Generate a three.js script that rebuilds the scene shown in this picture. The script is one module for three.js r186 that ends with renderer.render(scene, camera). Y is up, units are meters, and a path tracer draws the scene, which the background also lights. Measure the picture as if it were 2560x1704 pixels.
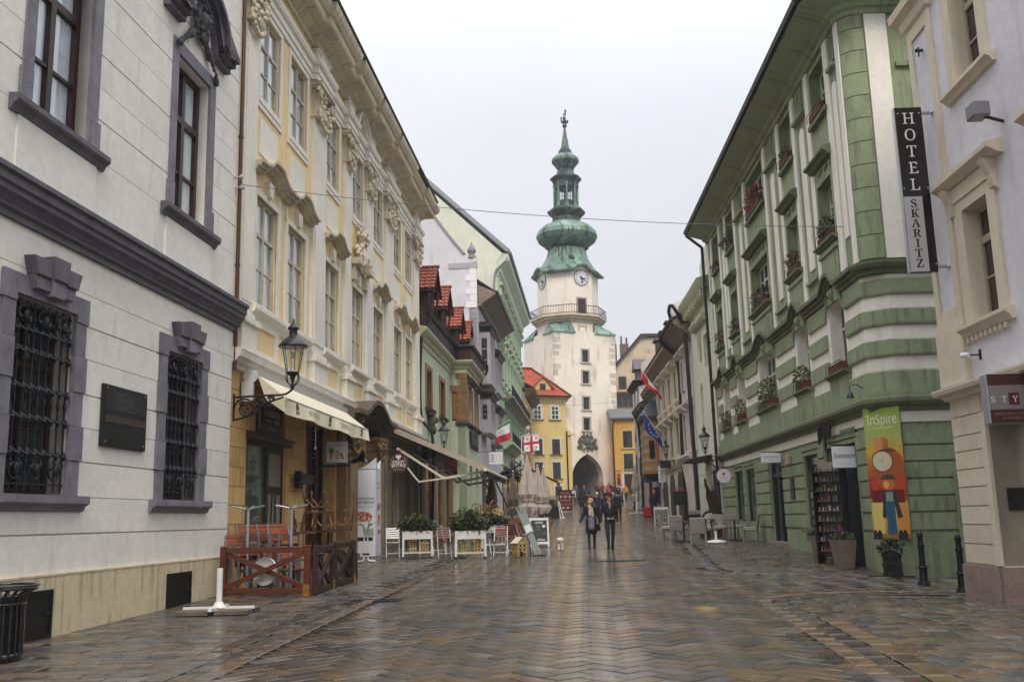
import * as THREE from 'three';
import { mergeGeometries } from 'three/addons/utils/BufferGeometryUtils.js';

// ---------------------------------------------------------------- camera, sky, sun, exposure
const scene = new THREE.Scene();
const camera = new THREE.PerspectiveCamera(38.94, 1024 / 681, 0.1, 900);
camera.rotation.order = 'YXZ';
camera.position.set(0, 1.55, 0);
camera.rotation.set(0.1828, 0, -0.02518);

const renderer = new THREE.WebGLRenderer({ antialias: true });
renderer.setSize(1024, 681);
renderer.toneMapping = THREE.LinearToneMapping;
renderer.toneMappingExposure = 1.72;
renderer.shadowMap.enabled = true;

// seeded random numbers and periodic noise
function rng(seed) { let s = seed >>> 0; return () => { s = (s + 0x6D2B79F5) | 0; let t = Math.imul(s ^ (s >>> 15), 1 | s); t = (t + Math.imul(t ^ (t >>> 7), 61 | t)) ^ t; return ((t ^ (t >>> 14)) >>> 0) / 4294967296; }; }
function hash2(x, y, s) { let h = Math.imul(x, 374761393) + Math.imul(y, 668265263) + Math.imul(s, 2147483647 ^ 0x5bd1e995); h = Math.imul(h ^ (h >>> 13), 1274126177); return ((h ^ (h >>> 16)) >>> 0) / 4294967296; }
function vnoise(x, y, px, py, s) {
  const xi = Math.floor(x), yi = Math.floor(y), xf = x - xi, yf = y - yi;
  const u = xf * xf * (3 - 2 * xf), v = yf * yf * (3 - 2 * yf), m = (a, b) => ((a % b) + b) % b;
  const x0 = m(xi, px), x1 = m(xi + 1, px), y0 = m(yi, py), y1 = m(yi + 1, py);
  const a = hash2(x0, y0, s), b = hash2(x1, y0, s), c = hash2(x0, y1, s), d = hash2(x1, y1, s);
  return a + (b - a) * u + (c - a) * v + (a - b - c + d) * u * v;
}
function fbm(u, v, f, oct, s, fy = f) { let r = 0, a = .5, n = 0; for (let i = 0; i < oct; i++) { r += a * vnoise(u * f, v * fy, f, fy, s + i); n += a; a *= .5; f *= 2; fy *= 2; } return r / n; }

// overcast sky: an even pale cloud deck, brighter overhead than near the horizon
{
  const w = 512, h = 256, d = new Float32Array(w * h * 4);
  for (let j = 0; j < h; j++) for (let i = 0; i < w; i++) {
    const el = (j + .5) / h * Math.PI - Math.PI / 2, se = Math.sin(el);
    const k = se > 0 ? (0.46 + .08 * se + 1.8 * Math.pow(se, 3.4)) : 0.19;
    const c = fbm(i / w, j / h, 6, 5, 11, 8), c2 = fbm(i / w, j / h, 10, 4, 41, 14);
    const cl = 1 + (c - .5) * .3 + (c2 - .5) * .14, o = (j * w + i) * 4, bl = .035 * (.5 - c) * 2;
    d[o] = k * cl * (0.91 - bl); d[o + 1] = k * cl * (0.936 - bl * .5); d[o + 2] = k * cl * 1.0; d[o + 3] = 1;
  }
  const t = new THREE.DataTexture(d, w, h, THREE.RGBAFormat, THREE.FloatType);
  t.mapping = THREE.EquirectangularReflectionMapping; t.magFilter = THREE.LinearFilter; t.minFilter = THREE.LinearFilter; t.wrapS = THREE.RepeatWrapping; t.needsUpdate = true;
  scene.background = t; scene.environment = t;
}
scene.fog = new THREE.FogExp2(0xe6e8ec, .0005);
const sun = new THREE.DirectionalLight(0xfff3e4, 1.1);
sun.position.set(3, 62, 34); sun.target.position.set(0, 0, -30);
sun.castShadow = true; sun.shadow.radius = 40; sun.shadow.mapSize.set(2048, 2048);
Object.assign(sun.shadow.camera, { left: -40, right: 40, top: 90, bottom: -60, near: 1, far: 220 });
scene.add(sun, sun.target);

// ---------------------------------------------------------------- textures and materials
function tex(size, f, metres = 2, srgb = true) {
  const d = new Uint8Array(size * size * 4);
  for (let j = 0; j < size; j++) for (let i = 0; i < size; i++) {
    const c = f((i + .5) / size, (j + .5) / size), o = (j * size + i) * 4;
    for (let k = 0; k < 3; k++) d[o + k] = Math.max(0, Math.min(255, Math.round((typeof c === 'number' ? c : c[k]) * 255)));
    d[o + 3] = 255;
  }
  const t = new THREE.DataTexture(d, size, size, THREE.RGBAFormat);
  if (srgb) t.colorSpace = THREE.SRGBColorSpace;
  t.wrapS = t.wrapT = THREE.RepeatWrapping; t.magFilter = THREE.LinearFilter; t.minFilter = THREE.LinearMipmapLinearFilter; t.generateMipmaps = true;
  t.repeat.set(1 / metres, 1 / metres); t.needsUpdate = true; return t;
}
const ss = (a, b, x) => { x = Math.max(0, Math.min(1, (x - a) / (b - a))); return x * x * (3 - 2 * x); };
const TX = {
  plaster: tex(512, (u, v) => { const a = fbm(u, v, 4, 5, 3), b = fbm(u, v, 48, 2, 9), s = fbm(u, v, 22, 4, 5, 3); const g = .95 + (a - .5) * .09 + (b - .5) * .06 - ss(.6, .85, s) * .05; return [g, g * .995, g * .985]; }, 5),
  grimy: tex(512, (u, v) => { const a = fbm(u, v, 3, 5, 23), b = fbm(u, v, 40, 2, 29), s = fbm(u, v, 30, 4, 25, 3); const st = ss(.54, .8, s) * .15 + ss(.55, .8, a) * .1; const g = .95 + (b - .5) * .08 - st; return [g, g * .985, g * .95 + st * .02]; }, 3.5),
  stone: tex(256, (u, v) => { const a = fbm(u, v, 5, 4, 33), b = vnoise(u * 128, v * 128, 128, 128, 37), c = vnoise(u * 60, v * 60, 60, 60, 38); const g = .86 + (a - .5) * .26 + (b - .5) * .16 + (c - .5) * .12; return [g, g, g * 1.005]; }, 1.2),
  wood: tex(256, (u, v) => { const a = fbm(u, v, 3, 4, 43, 40), b = fbm(u, v, 4, 3, 47, 90); const g = .78 + (a - .5) * .5 + (b - .5) * .25; return [g, g * .97, g * .93]; }, 1),
  paver: tex(512, (u, v) => { const a = fbm(u, v, 6, 5, 53), b = vnoise(u * 170, v * 170, 170, 170, 57), l = fbm(u, v, 4, 4, 59, 22); const g = .84 + (a - .5) * .46 + (b - .5) * .16 + (l - .5) * .2; return [g * 1.01, g, g * .985]; }, 1.1),
  wet: tex(512, (u, v) => { const a = fbm(u, v, 3, 5, 63), b = fbm(u, v, 30, 3, 67), c = fbm(u, v, 14, 3, 69); return .17 + ss(.33, .68, a) * .17 + (b - .5) * .16 + (c - .5) * .12; }, 3.2, false),
  paverBump: tex(512, (u, v) => fbm(u, v, 14, 5, 71) * .7 + fbm(u, v, 70, 2, 75) * .3, 1.1, false),
  copper: tex(512, (u, v) => {
    const a = fbm(u, v, 5, 5, 81), s = fbm(u, v, 26, 5, 85, 5), y = fbm(u, v, 4, 4, 89, 3);
    let c = [.36, .47, .42]; const mix = (c, d, t) => c.map((x, i) => x + (d[i] - x) * t);
    c = mix(c, [.50, .62, .56], ss(.45, .75, a)); c = mix(c, [.17, .22, .21], ss(.5, .7, s) * .8); c = mix(c, [.62, .64, .38], ss(.6, .8, y) * .7); return c;
  }, 6),
  copperDark: tex(512, (u, v) => {
    const a = fbm(u, v, 7, 5, 181), s = fbm(u, v, 24, 5, 185, 6); const mix = (c, d, t) => c.map((x, i) => x + (d[i] - x) * t);
    let c = mix([.14, .18, .17], [.31, .41, .36], ss(.42, .7, a)); return mix(c, [.08, .11, .11], ss(.5, .72, s) * .8);
  }, 5),
  tile: tex(256, (u, v) => { const a = fbm(u, v, 6, 5, 91), b = fbm(u, v, 30, 3, 95); const g = .85 + (a - .5) * .4 + (b - .5) * .2; return [g, g * .97, g * .95]; }, 2),
  fabric: tex(256, (u, v) => { const a = vnoise(u * 128, v * 128, 128, 128, 101), b = fbm(u, v, 5, 4, 103); const g = .93 + (a - .5) * .1 + (b - .5) * .12; return g; }, .6),
  fine: tex(256, (u, v) => fbm(u, v, 24, 4, 107), .8, false),
  tower: tex(512, (u, v) => { const a = fbm(u, v, 4, 6, 111), s = fbm(u, v, 18, 4, 113, 3), p = fbm(u, v, 9, 3, 117); const st = ss(.55, .8, s) * .1 + ss(.6, .8, p) * .08; const g = .95 + (a - .5) * .14 - st; return [g, g * .985, g * .955]; }, 9),
};
const MATS = {};
function M(key, color, o = {}) {
  if (MATS[key]) return MATS[key];
  const { t, rough = .85, metal = 0, bump, bumpScale = .004, roughT, phys, ...rest } = o;
  const m = new (phys ? THREE.MeshPhysicalMaterial : THREE.MeshStandardMaterial)({ color, roughness: rough, metalness: metal, ...rest });
  if (t) m.map = TX[t]; if (bump) { m.bumpMap = TX[bump]; m.bumpScale = bumpScale; } if (roughT) { m.roughnessMap = TX[roughT]; m.roughness = 1; }
  m.name = key; return MATS[key] = m;
}
const glassDark = M('window glass', 0x1b2026, { rough: .04, phys: true, specularIntensity: 1, ior: 1.55 });
const glassOriel = M('sky lit window glass', 0x2a3036, { rough: .03, phys: true, ior: 1.6, clearcoat: 1, clearcoatRoughness: .02 });  // plain dark grey glass of the oriel panes
const glassClear = M('clear glass', 0xf4f6f5, { rough: .02, phys: true, transmission: 1, thickness: 0, ior: 1.5 });
const paneGlass = M('house window glass', 0xf7f9fa, { rough: .015, phys: true, transmission: 1, thickness: 0, ior: 1.75 });
const ironBlack = M('black iron', 0x17181a, { rough: .5, metal: .3, bump: 'fine', bumpScale: .002 });
const steel = M('brushed steel', 0xb9bcbf, { rough: .3, metal: .9 });
const whitePaint = M('white paint', 0xe2e1dc, { rough: .55, t: 'fabric' });
const brownFrame = M('red brown window paint', 0x3f1d14, { rough: .45, t: 'wood' });
const darkAndShade = M('dark paint and painted shade', 0x1d1a17, { rough: .95 }), roomM = M('room wall', 0x6d6257, { rough: .95, t: 'plaster' }), soilM = M('potting soil', 0x2b221a, { rough: .95 });  // first one: dark board colour, also painted in as shade of model house openings
const woodRed = M('stained wood', 0x74371d, { rough: .5, t: 'wood', bump: 'wood', bumpScale: .002 });
const woodDark = M('dark stained wood', 0x3d1e15, { rough: .5, t: 'wood' });

// ---------------------------------------------------------------- geometry helpers
const V = (x, y, z) => new THREE.Vector3(x, y, z);
const PI = Math.PI;
const rot = (g, rx = 0, ry = 0, rz = 0) => { if (rx) g.rotateX(rx); if (ry) g.rotateY(ry); if (rz) g.rotateZ(rz); return g; };
const mv = (g, x, y, z) => g.translate(x, y, z);
function bx(x0, x1, y0, y1, z0, z1) { return new THREE.BoxGeometry(x1 - x0, y1 - y0, z1 - z0).translate((x0 + x1) / 2, (y0 + y1) / 2, (z0 + z1) / 2); }
function box(w, h, d, x = 0, y = 0, z = 0, rx = 0, ry = 0, rz = 0) { return mv(rot(new THREE.BoxGeometry(w, h, d), rx, ry, rz), x, y, z); }
// box with chamfered edges
function cbox(w, h, d, c = .01) {
  const P = [], a = w / 2, b = h / 2, e = d / 2; const I = [];
  const v = (x, y, z) => P.push(x, y, z) / 3 - 1;
  const id = {};
  for (const sx of [-1, 1]) for (const sy of [-1, 1]) for (const sz of [-1, 1]) {
    id[`x${sx}${sy}${sz}`] = v(sx * a, sy * (b - c), sz * (e - c)); id[`y${sx}${sy}${sz}`] = v(sx * (a - c), sy * b, sz * (e - c)); id[`z${sx}${sy}${sz}`] = v(sx * (a - c), sy * (b - c), sz * e);
  }
  const q = (p, r, s, t) => I.push([p, r, s], [p, s, t]);
  for (const s of [-1, 1]) {
    q(id[`x${s}-1-1`], id[`x${s}1-1`], id[`x${s}11`], id[`x${s}-11`]); q(id[`y-1${s}-1`], id[`y1${s}-1`], id[`y1${s}1`], id[`y-1${s}1`]); q(id[`z-1-1${s}`], id[`z1-1${s}`], id[`z11${s}`], id[`z-11${s}`]);
    for (const t of [-1, 1]) {
      q(id[`x${s}${t}-1`], id[`x${s}${t}1`], id[`y${s}${t}1`], id[`y${s}${t}-1`]); q(id[`x${s}-1${t}`], id[`x${s}1${t}`], id[`z${s}1${t}`], id[`z${s}-1${t}`]); q(id[`y-1${s}${t}`], id[`y1${s}${t}`], id[`z1${s}${t}`], id[`z-1${s}${t}`]);
      for (const r of [-1, 1]) I.push([id[`x${s}${t}${r}`], id[`y${s}${t}${r}`], id[`z${s}${t}${r}`]]);
    }
  }
  const pos = [];
  for (const [p, r, s] of I) {
    const A = V(...P.slice(p * 3, p * 3 + 3)), B = V(...P.slice(r * 3, r * 3 + 3)), C = V(...P.slice(s * 3, s * 3 + 3));
    const n = B.clone().sub(A).cross(C.clone().sub(A)), m = A.clone().add(B).add(C);
    const L = n.dot(m) > 0 ? [A, B, C] : [A, C, B]; for (const k of L) pos.push(k.x, k.y, k.z);
  }
  const g = new THREE.BufferGeometry(); g.setAttribute('position', new THREE.Float32BufferAttribute(pos, 3)); g.computeVertexNormals(); return g;
}
function cyl(r0, r1, h, x = 0, y = 0, z = 0, seg = 12) { return new THREE.CylinderGeometry(r1, r0, h, seg).translate(x, y + h / 2, z); }
function bar(a, b, r, seg = 6, r2 = r) {
  const A = V(...a), B = V(...b), d = B.clone().sub(A), L = d.length(); const g = new THREE.CylinderGeometry(r2, r, L, seg);
  g.applyQuaternion(new THREE.Quaternion().setFromUnitVectors(V(0, 1, 0), d.normalize())); return g.translate((A.x + B.x) / 2, (A.y + B.y) / 2, (A.z + B.z) / 2);
}
function beam(a, b, w, h) { // square bar between two points
  const A = V(...a), B = V(...b), d = B.clone().sub(A), L = d.length(); d.normalize();
  const g = new THREE.BoxGeometry(w, h, L); const up = Math.abs(d.y) > .98 ? V(1, 0, 0) : V(0, 1, 0);
  const m = new THREE.Matrix4().lookAt(A, B, up); g.applyMatrix4(m); return g.translate((A.x + B.x) / 2, (A.y + B.y) / 2, (A.z + B.z) / 2);
}
function tube(pts, r, seg = 6, n = 0, closed = false) { const c = new THREE.CatmullRomCurve3(pts.map(p => V(...p)), closed); return new THREE.TubeGeometry(c, n || pts.length * 4, r, seg, closed); }
function lathe(pts, seg = 16) { return new THREE.LatheGeometry(pts.map(p => new THREE.Vector2(p[0], p[1])), seg); }
function ball(r, x, y, z, sx = 1, sy = 1, sz = 1, ws = 10, hs = 8) { return new THREE.SphereGeometry(r, ws, hs).scale(sx, sy, sz).translate(x, y, z); }
function poly(pts, holes = []) { const s = new THREE.Shape(pts.map(p => new THREE.Vector2(p[0], p[1]))); for (const h of holes) s.holes.push(new THREE.Path(h.map(p => new THREE.Vector2(p[0], p[1])))); return s; }
function extr(shape, depth, z = 0, bevel = 0, curveSegments = 8) { return new THREE.ExtrudeGeometry(shape, { depth: depth - 2 * bevel, bevelEnabled: bevel > 0, bevelSize: bevel, bevelThickness: bevel, bevelOffset: -bevel, bevelSegments: 1, curveSegments }).translate(0, 0, z + bevel); }
const rectPts = (x0, x1, y0, y1) => [[x0, y0], [x1, y0], [x1, y1], [x0, y1]];
function archPts(x0, x1, y0, ySpring, rise, n = 12) { const p = [[x0, y0], [x1, y0]]; const c = (x0 + x1) / 2, r = (x1 - x0) / 2; for (let i = 0; i <= n; i++) { const a = i / n * PI; p.push([c + r * Math.cos(a), ySpring + rise * Math.sin(a)]); } return p; }
// wall sheet with openings; front face at z
function wallGeo(outline, holes, thick, z = 0) { return extr(poly(outline, holes), thick, z - thick); }
// profile [[out, y], ...] carried along a path in plan [[x, z], ...]; "out" is to the right-hand side when walking the path with z toward the viewer
function sweep(path, prof, closed = false, sgn = 1) {
  const n = path.length, N = [];
  const seg = (i, j) => { const dx = path[j][0] - path[i][0], dz = path[j][1] - path[i][1], l = Math.hypot(dx, dz) || 1; return [-dz / l * sgn, dx / l * sgn]; };
  for (let i = 0; i < n; i++) {
    const a = i > 0 ? seg(i - 1, i) : closed ? seg(n - 1, 0) : null, b = i < n - 1 ? seg(i, i + 1) : closed ? seg(n - 1, 0) : null;
    if (!a) N.push(b); else if (!b) N.push(a); else { const s = [a[0] + b[0], a[1] + b[1]], k = 2 / (s[0] * s[0] + s[1] * s[1]); N.push([s[0] * k, s[1] * k]); }
  }
  const pos = []; const pt = (i, k) => [path[i][0] + N[i][0] * prof[k][0], prof[k][1], path[i][1] + N[i][1] * prof[k][0]];
  const tri = (a, b, c) => pos.push(...a, ...b, ...c); const m = prof.length;
  for (let i = 0; i < (closed ? n : n - 1); i++) { const j = (i + 1) % n; for (let k = 0; k < m - 1; k++) { const A = pt(i, k), B = pt(j, k), C = pt(j, k + 1), D = pt(i, k + 1); if (sgn > 0) { tri(A, B, C); tri(A, C, D); } else { tri(A, C, B); tri(A, D, C); } } }
  if (!closed) for (const [i, f] of [[0, 1], [n - 1, -1]]) {
    const t = THREE.ShapeUtils.triangulateShape(prof.map(p => new THREE.Vector2(p[0], p[1])), []);
    for (const [a, b, c] of t) tri(pt(i, a), pt(i, b), pt(i, c));
  }
  const g = new THREE.BufferGeometry(); g.setAttribute('position', new THREE.Float32BufferAttribute(pos, 3)); g.computeVertexNormals(); return g;
}
// straight moulding along x, profile [[z, y], ...]
function mould(prof, x0, x1) { return sweep([[x0, 0], [x1, 0]], prof.map(p => [p[0], p[1]]), false, 1); }
function prep(g) {
  let n = g.index ? g.toNonIndexed() : g;
  if (!n.attributes.normal) n.computeVertexNormals();
  const r = new THREE.BufferGeometry(); r.setAttribute('position', n.attributes.position); r.setAttribute('normal', n.attributes.normal);
  r.setAttribute('uv', n.attributes.uv || new THREE.Float32BufferAttribute(new Float32Array(n.attributes.position.count * 2), 2));
  if (n.attributes.color) r.setAttribute('color', n.attributes.color);
  return r;
}
function metreUV(g, off = 0) {
  const p = g.attributes.position.array, n = p.length / 9, uv = g.attributes.uv.array;
  for (let i = 0; i < n; i++) {
    const o = i * 9, ax = p[o + 3] - p[o], ay = p[o + 4] - p[o + 1], az = p[o + 5] - p[o + 2], bx_ = p[o + 6] - p[o], by = p[o + 7] - p[o + 1], bz = p[o + 8] - p[o + 2];
    const nx = Math.abs(ay * bz - az * by), ny = Math.abs(az * bx_ - ax * bz), nz = Math.abs(ax * by - ay * bx_);
    for (let k = 0; k < 3; k++) { const q = o + k * 3; let u, v; if (nz >= nx && nz >= ny) { u = p[q]; v = p[q + 1]; } else if (nx >= ny) { u = p[q + 2]; v = p[q + 1]; } else { u = p[q]; v = p[q + 2]; } uv[i * 6 + k * 2] = u + off; uv[i * 6 + k * 2 + 1] = v + off * .7; }
  }
  return g;
}
let uvSeed = 0;
function geo(list, keepUV = false) { const a = (Array.isArray(list) ? list : [list]).map(prep); const g = a.length > 1 ? mergeGeometries(a) : a[0]; return keepUV ? g : metreUV(g, (uvSeed++ % 17) * .37); }
const taken = {};
function numbered(name) { const k = taken[name] = (taken[name] ?? -1) + 1; return k ? `${name}_${String(k).padStart(3, '0')}` : name; }
function mk(parent, name, list, mat, o = {}) {
  if (name === 'wall' && Array.isArray(list) && list.length === 2) { mk(parent, 'rear_wall', list[1], mat); list = list[0]; }
  const m = new THREE.Mesh(list.isBufferGeometry && o.raw ? list : geo(list, o.keepUV), mat);
  if (/^(shrub|shrub_tips|foliage|blooms|plant)$/.test(name)) o.kind = 'stuff';
  m.name = parent === scene ? numbered(name) : name; m.castShadow = m.receiveShadow = true; if (o.label) m.userData.label = o.label; if (o.kind) m.userData.kind = o.kind; if (o.category) m.userData.category = o.category; if (o.group) m.userData.group = o.group;
  if (o.pos) m.position.set(...o.pos); if (o.rot) m.rotation.set(...o.rot);
  parent.add(m); return m;
}
function thing(name, label, category, [x, y, z] = [0, 0, 0], turn = 0, group) {
  const o = new THREE.Group(); o.name = numbered(name); o.position.set(x, y, z); o.rotation.y = turn; o.userData = { label, category }; if (group) o.userData.group = group; scene.add(o); return o;
}
function dup(src, label, pos, turn, group) { const r = src.clone(); r.name = numbered(src.name.replace(/_\d{3}$/, '')); r.userData = { ...src.userData, label }; if (group) r.userData.group = group; r.position.set(...pos); if (turn !== undefined) r.rotation.y = turn; scene.add(r); return r; }
// ground height of the street at distance d from the viewpoint: it climbs towards the gate
const GD = [0, 12, 17.5, 31, 60, 85, 100, 115, 160, 400], GY = [0, .06, .13, .47, 1.35, 2.3, 3.05, 4.2, 5.2, 8];
const GM = (() => { const n = GD.length, d = []; for (let i = 0; i < n - 1; i++) d.push((GY[i + 1] - GY[i]) / (GD[i + 1] - GD[i])); const m = [d[0]]; for (let i = 1; i < n - 1; i++) m.push(2 * d[i - 1] * d[i] / (d[i - 1] + d[i])); m.push(d[n - 2]); return m; })();
function gz(z) { const d = Math.max(0, Math.min(399.9, -z)); let i = 0; while (GD[i + 1] <= d) i++; const h = GD[i + 1] - GD[i], t = (d - GD[i]) / h; return (2 * t ** 3 - 3 * t * t + 1) * GY[i] + (t ** 3 - 2 * t * t + t) * h * GM[i] + (-2 * t ** 3 + 3 * t * t) * GY[i + 1] + (t ** 3 - t * t) * h * GM[i + 1]; }
function side(x, z) { const k = ss(5.2, 9.5, x) * ss(-26, -20.5, z); return -.13 * k; }   // the side street on the right falls away
function gy(x, z) { return gz(z) + side(x, z); }
// a building front: local x along the front, y up, z out towards the street
const AW = .08806, AY = .07756, AG = .03393;
const leftTurn = a => PI / 2 - a, rightTurn = a => -PI / 2 - a;
// coursed render: slabs standing proud of a wall between joints, cut around openings [x0,x1,y0,y1]
function courses(parent, name, x0, x1, ys, gaps, holes, mat, z0, z1) {
  for (let i = 0; i < ys.length - 1; i++) {
    const a = ys[i] + (typeof gaps === 'number' ? gaps : gaps[i]) / 2, b = ys[i + 1] - (typeof gaps === 'number' ? gaps : gaps[i + 1]) / 2;
    const H = holes.filter(h => h[2] < b - .001 && h[3] > a + .001);
    const cuts = [a, b]; for (const h of H) for (const y of [h[2], h[3]]) if (y > a + .025 && y < b - .025) cuts.push(y);
    cuts.sort((p, q) => p - q);
    for (let c = 0; c < cuts.length - 1; c++) {
      const lo = cuts[c], hi = cuts[c + 1], mid = (lo + hi) / 2; if (hi - lo < .004) continue; const runs = [[x0, x1]];
      for (const h of H) if (h[2] < mid && h[3] > mid) for (let k = runs.length - 1; k >= 0; k--) { const [p, q] = runs[k]; if (h[0] < q && h[1] > p) { runs.splice(k, 1); if (h[0] > p + .01) runs.push([p, h[0]]); if (h[1] < q - .01) runs.push([h[1], q]); } }
      for (const [p, q] of runs) mk(parent, name, bx(p, q, lo, hi, z0, z1), mat);
    }
  }
}
// window: frame mesh (child of parent) with its panes as children; cols/rows per light, transom as a fraction of the height
function win(parent, x0, x1, y0, y1, z, o = {}) {
  const { fm = whitePaint, gm = glassDark, f = .07, cols = 2, rows = [.5], bar_ = .035, depth = .07, name = 'window', mull = .08, bars = [], curtain } = o;
  const L = [bx(x0, x0 + f, y0, y1, z - depth, z), bx(x1 - f, x1, y0, y1, z - depth, z), bx(x0 + f, x1 - f, y0, y0 + f, z - depth, z), bx(x0 + f, x1 - f, y1 - f, y1, z - depth, z)];
  const X = [x0 + f]; const W = x1 - x0 - 2 * f;
  for (let i = 1; i < cols; i++) { const c = x0 + f + W * i / cols; L.push(bx(c - mull / 2, c + mull / 2, y0 + f, y1 - f, z - depth, z + .012)); X.push(c - mull / 2, c + mull / 2); } X.push(x1 - f);
  const Y = [y0 + f]; for (const r of rows) { const c = y0 + (y1 - y0) * r; L.push(bx(x0 + f, x1 - f, c - mull / 2, c + mull / 2, z - depth, z + .008)); Y.push(c - mull / 2, c + mull / 2); } Y.push(y1 - f);
  const P = [];
  for (let i = 0; i < X.length; i += 2) for (let j = 0; j < Y.length; j += 2) {
    const bs = (bars[j / 2] || []), yy = [Y[j]]; for (const b of bs) { const c = Y[j] + (Y[j + 1] - Y[j]) * b; L.push(bx(X[i], X[i + 1], c - bar_ / 2, c + bar_ / 2, z - depth * .8, z - .005)); yy.push(c - bar_ / 2, c + bar_ / 2); } yy.push(Y[j + 1]);
    for (let k = 0; k < yy.length; k += 2) P.push([X[i], X[i + 1], yy[k], yy[k + 1]]);
  }
  const w = mk(parent, name, L, fm);
  const R = rng(Math.round((x0 + 50) * 131 + y0 * 977));
  if (curtain) { const q = []; for (let k = 0; k <= 24; k++) q.push([x0 + (x1 - x0) * k / 24, z - .13 + Math.sin(k * 1.4 + R()) * .012]); mk(w, 'curtain', sweep(q, [[0, y0 + (R() < .3 ? (y1 - y0) * .2 : 0)], [.004, y0], [.004, y1], [0, y1]]), M('added net curtain', 0xeff0ee, { rough: .95, t: 'fabric' })); }  // pale curtain added behind the panes to brighten them like sky reflection
  for (const [a, b, c, d] of P) { const p = mk(w, 'pane', bx(-(b - a) / 2 - .004, (b - a) / 2 + .004, -(d - c) / 2 - .004, (d - c) / 2 + .004, -.004, .004), gm); p.position.set((a + b) / 2, (c + d) / 2, z - depth * .55); p.rotation.set((R() - .5) * .012, (R() - .5) * .014, 0); }
  return w;
}
// a sign face drawn on a canvas; returns a material
function print(w, h, draw, rough = .6, o = {}) { const c = document.createElement('canvas'); c.width = w; c.height = h; const x = c.getContext('2d'); draw(x, w, h); const t = new THREE.CanvasTexture(c); t.colorSpace = THREE.SRGBColorSpace; return new THREE.MeshStandardMaterial({ map: t, roughness: rough, ...o }); }
// flat printed face of size w x h centred at the origin, facing +z
function face(parent, name, w, h, mat, x, y, z, ry = 0, rx = 0) { const m = new THREE.Mesh(new THREE.PlaneGeometry(w, h), mat); m.name = name; m.position.set(x, y, z); m.rotation.set(rx, ry, 0, 'YXZ'); m.castShadow = m.receiveShadow = true; parent.add(m); return m; }
// ---------------------------------------------------------------- ground and paving
const lerpLine = (pts, z) => { for (let i = 0; i < pts.length - 1; i++) { const [x0, z0] = pts[i], [x1, z1] = pts[i + 1]; if (z <= z0 && z >= z1) return x0 + (x1 - x0) * (z - z0) / (z1 - z0); } return z > pts[0][1] ? pts[0][0] : pts[pts.length - 1][0]; };
const channelLeft = [[-3.5, 6], [-3.46, -6], [-3.41, -10.35], [-3.32, -13.0], [-2.98, -18.2], [-2.06, -27.6], [-1.72, -31.5]];
const channelRight = [[2.7, 6], [3.3, -6.5], [3.58, -9.32], [3.8, -11.17], [3.98, -12.94], [4.16, -14.6], [4.22, -15.6], [4.3, -16.3], [4.52, -16.85], [4.9, -17.2], [5.5, -17.45], [6.4, -17.65], [7.7, -17.85]];
const edgeRight = [[8.0, -21.3], [6.2, -21.75], [5.2, -22.1], [4.75, -22.5], [4.62, -23.2], [4.85, -26], [5.44, -30.75], [6.97, -43.1], [7.6, -50]];
{
  const nx = 70, nz = 170, P = [], I = [];
  for (let j = 0; j <= nz; j++) { const z = j < 130 ? 12 - j : -118 - (j - 130) * 7; for (let i = 0; i <= nx; i++) { const x = (i < 10 ? -160 + i * 14.6 : i > 60 ? 14 + (i - 60) * 14.6 : -14 + (i - 10) * .56); P.push(x, gy(x, z) - .045, z); } }
  for (let j = 0; j < nz; j++) for (let i = 0; i < nx; i++) { const a = j * (nx + 1) + i, b = a + 1, c = a + nx + 1, d = c + 1; I.push(a, b, c, b, d, c); }
  const g = new THREE.BufferGeometry(); g.setAttribute('position', new THREE.Float32BufferAttribute(P, 3)); g.setIndex(I); g.computeVertexNormals();
  mk(scene, 'ground', g, M('wet joint sand', 0x2d2925, { rough: .6, t: 'stone' }), { kind: 'structure', label: 'dark wet bedding sand under the street paving', category: 'ground' });
}
const paverTones = [0x524d48, 0x5f5852, 0x454442, 0x66594b, 0x6e5c43, 0x604c40, 0x4f5051, 0x706b64, 0x575046, 0x45403a, 0x605b57, 0x645544];
const paverWeights = [5, 5, 4, 4, 2.2, 2.4, 4, 2, 4, 3, 4, 3];
const pavMat = (c, k) => M(k, c, { t: 'paver', roughT: 'wet', bump: 'paverBump', bumpScale: .0022, phys: true, specularIntensity: 1, ior: 1.5 });
const paverMats = paverTones.map((c, i) => pavMat(c, 'wet paving stone ' + i));
const paverWhite = pavMat(0xffffff, 'wet paving stone');
function pickTone(r) { let s = 0; for (const w of paverWeights) s += w; let t = r * s; for (let i = 0; i < paverWeights.length; i++) { t -= paverWeights[i]; if (t <= 0) return i; } return 0; }
camera.updateMatrixWorld(true); camera.updateProjectionMatrix();
const inFrame = (x, y, z) => { const p = V(x, y, z).project(camera); return p.z < 1 && Math.abs(p.x) < 1.02 && Math.abs(p.y) < 1.06; };
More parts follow.
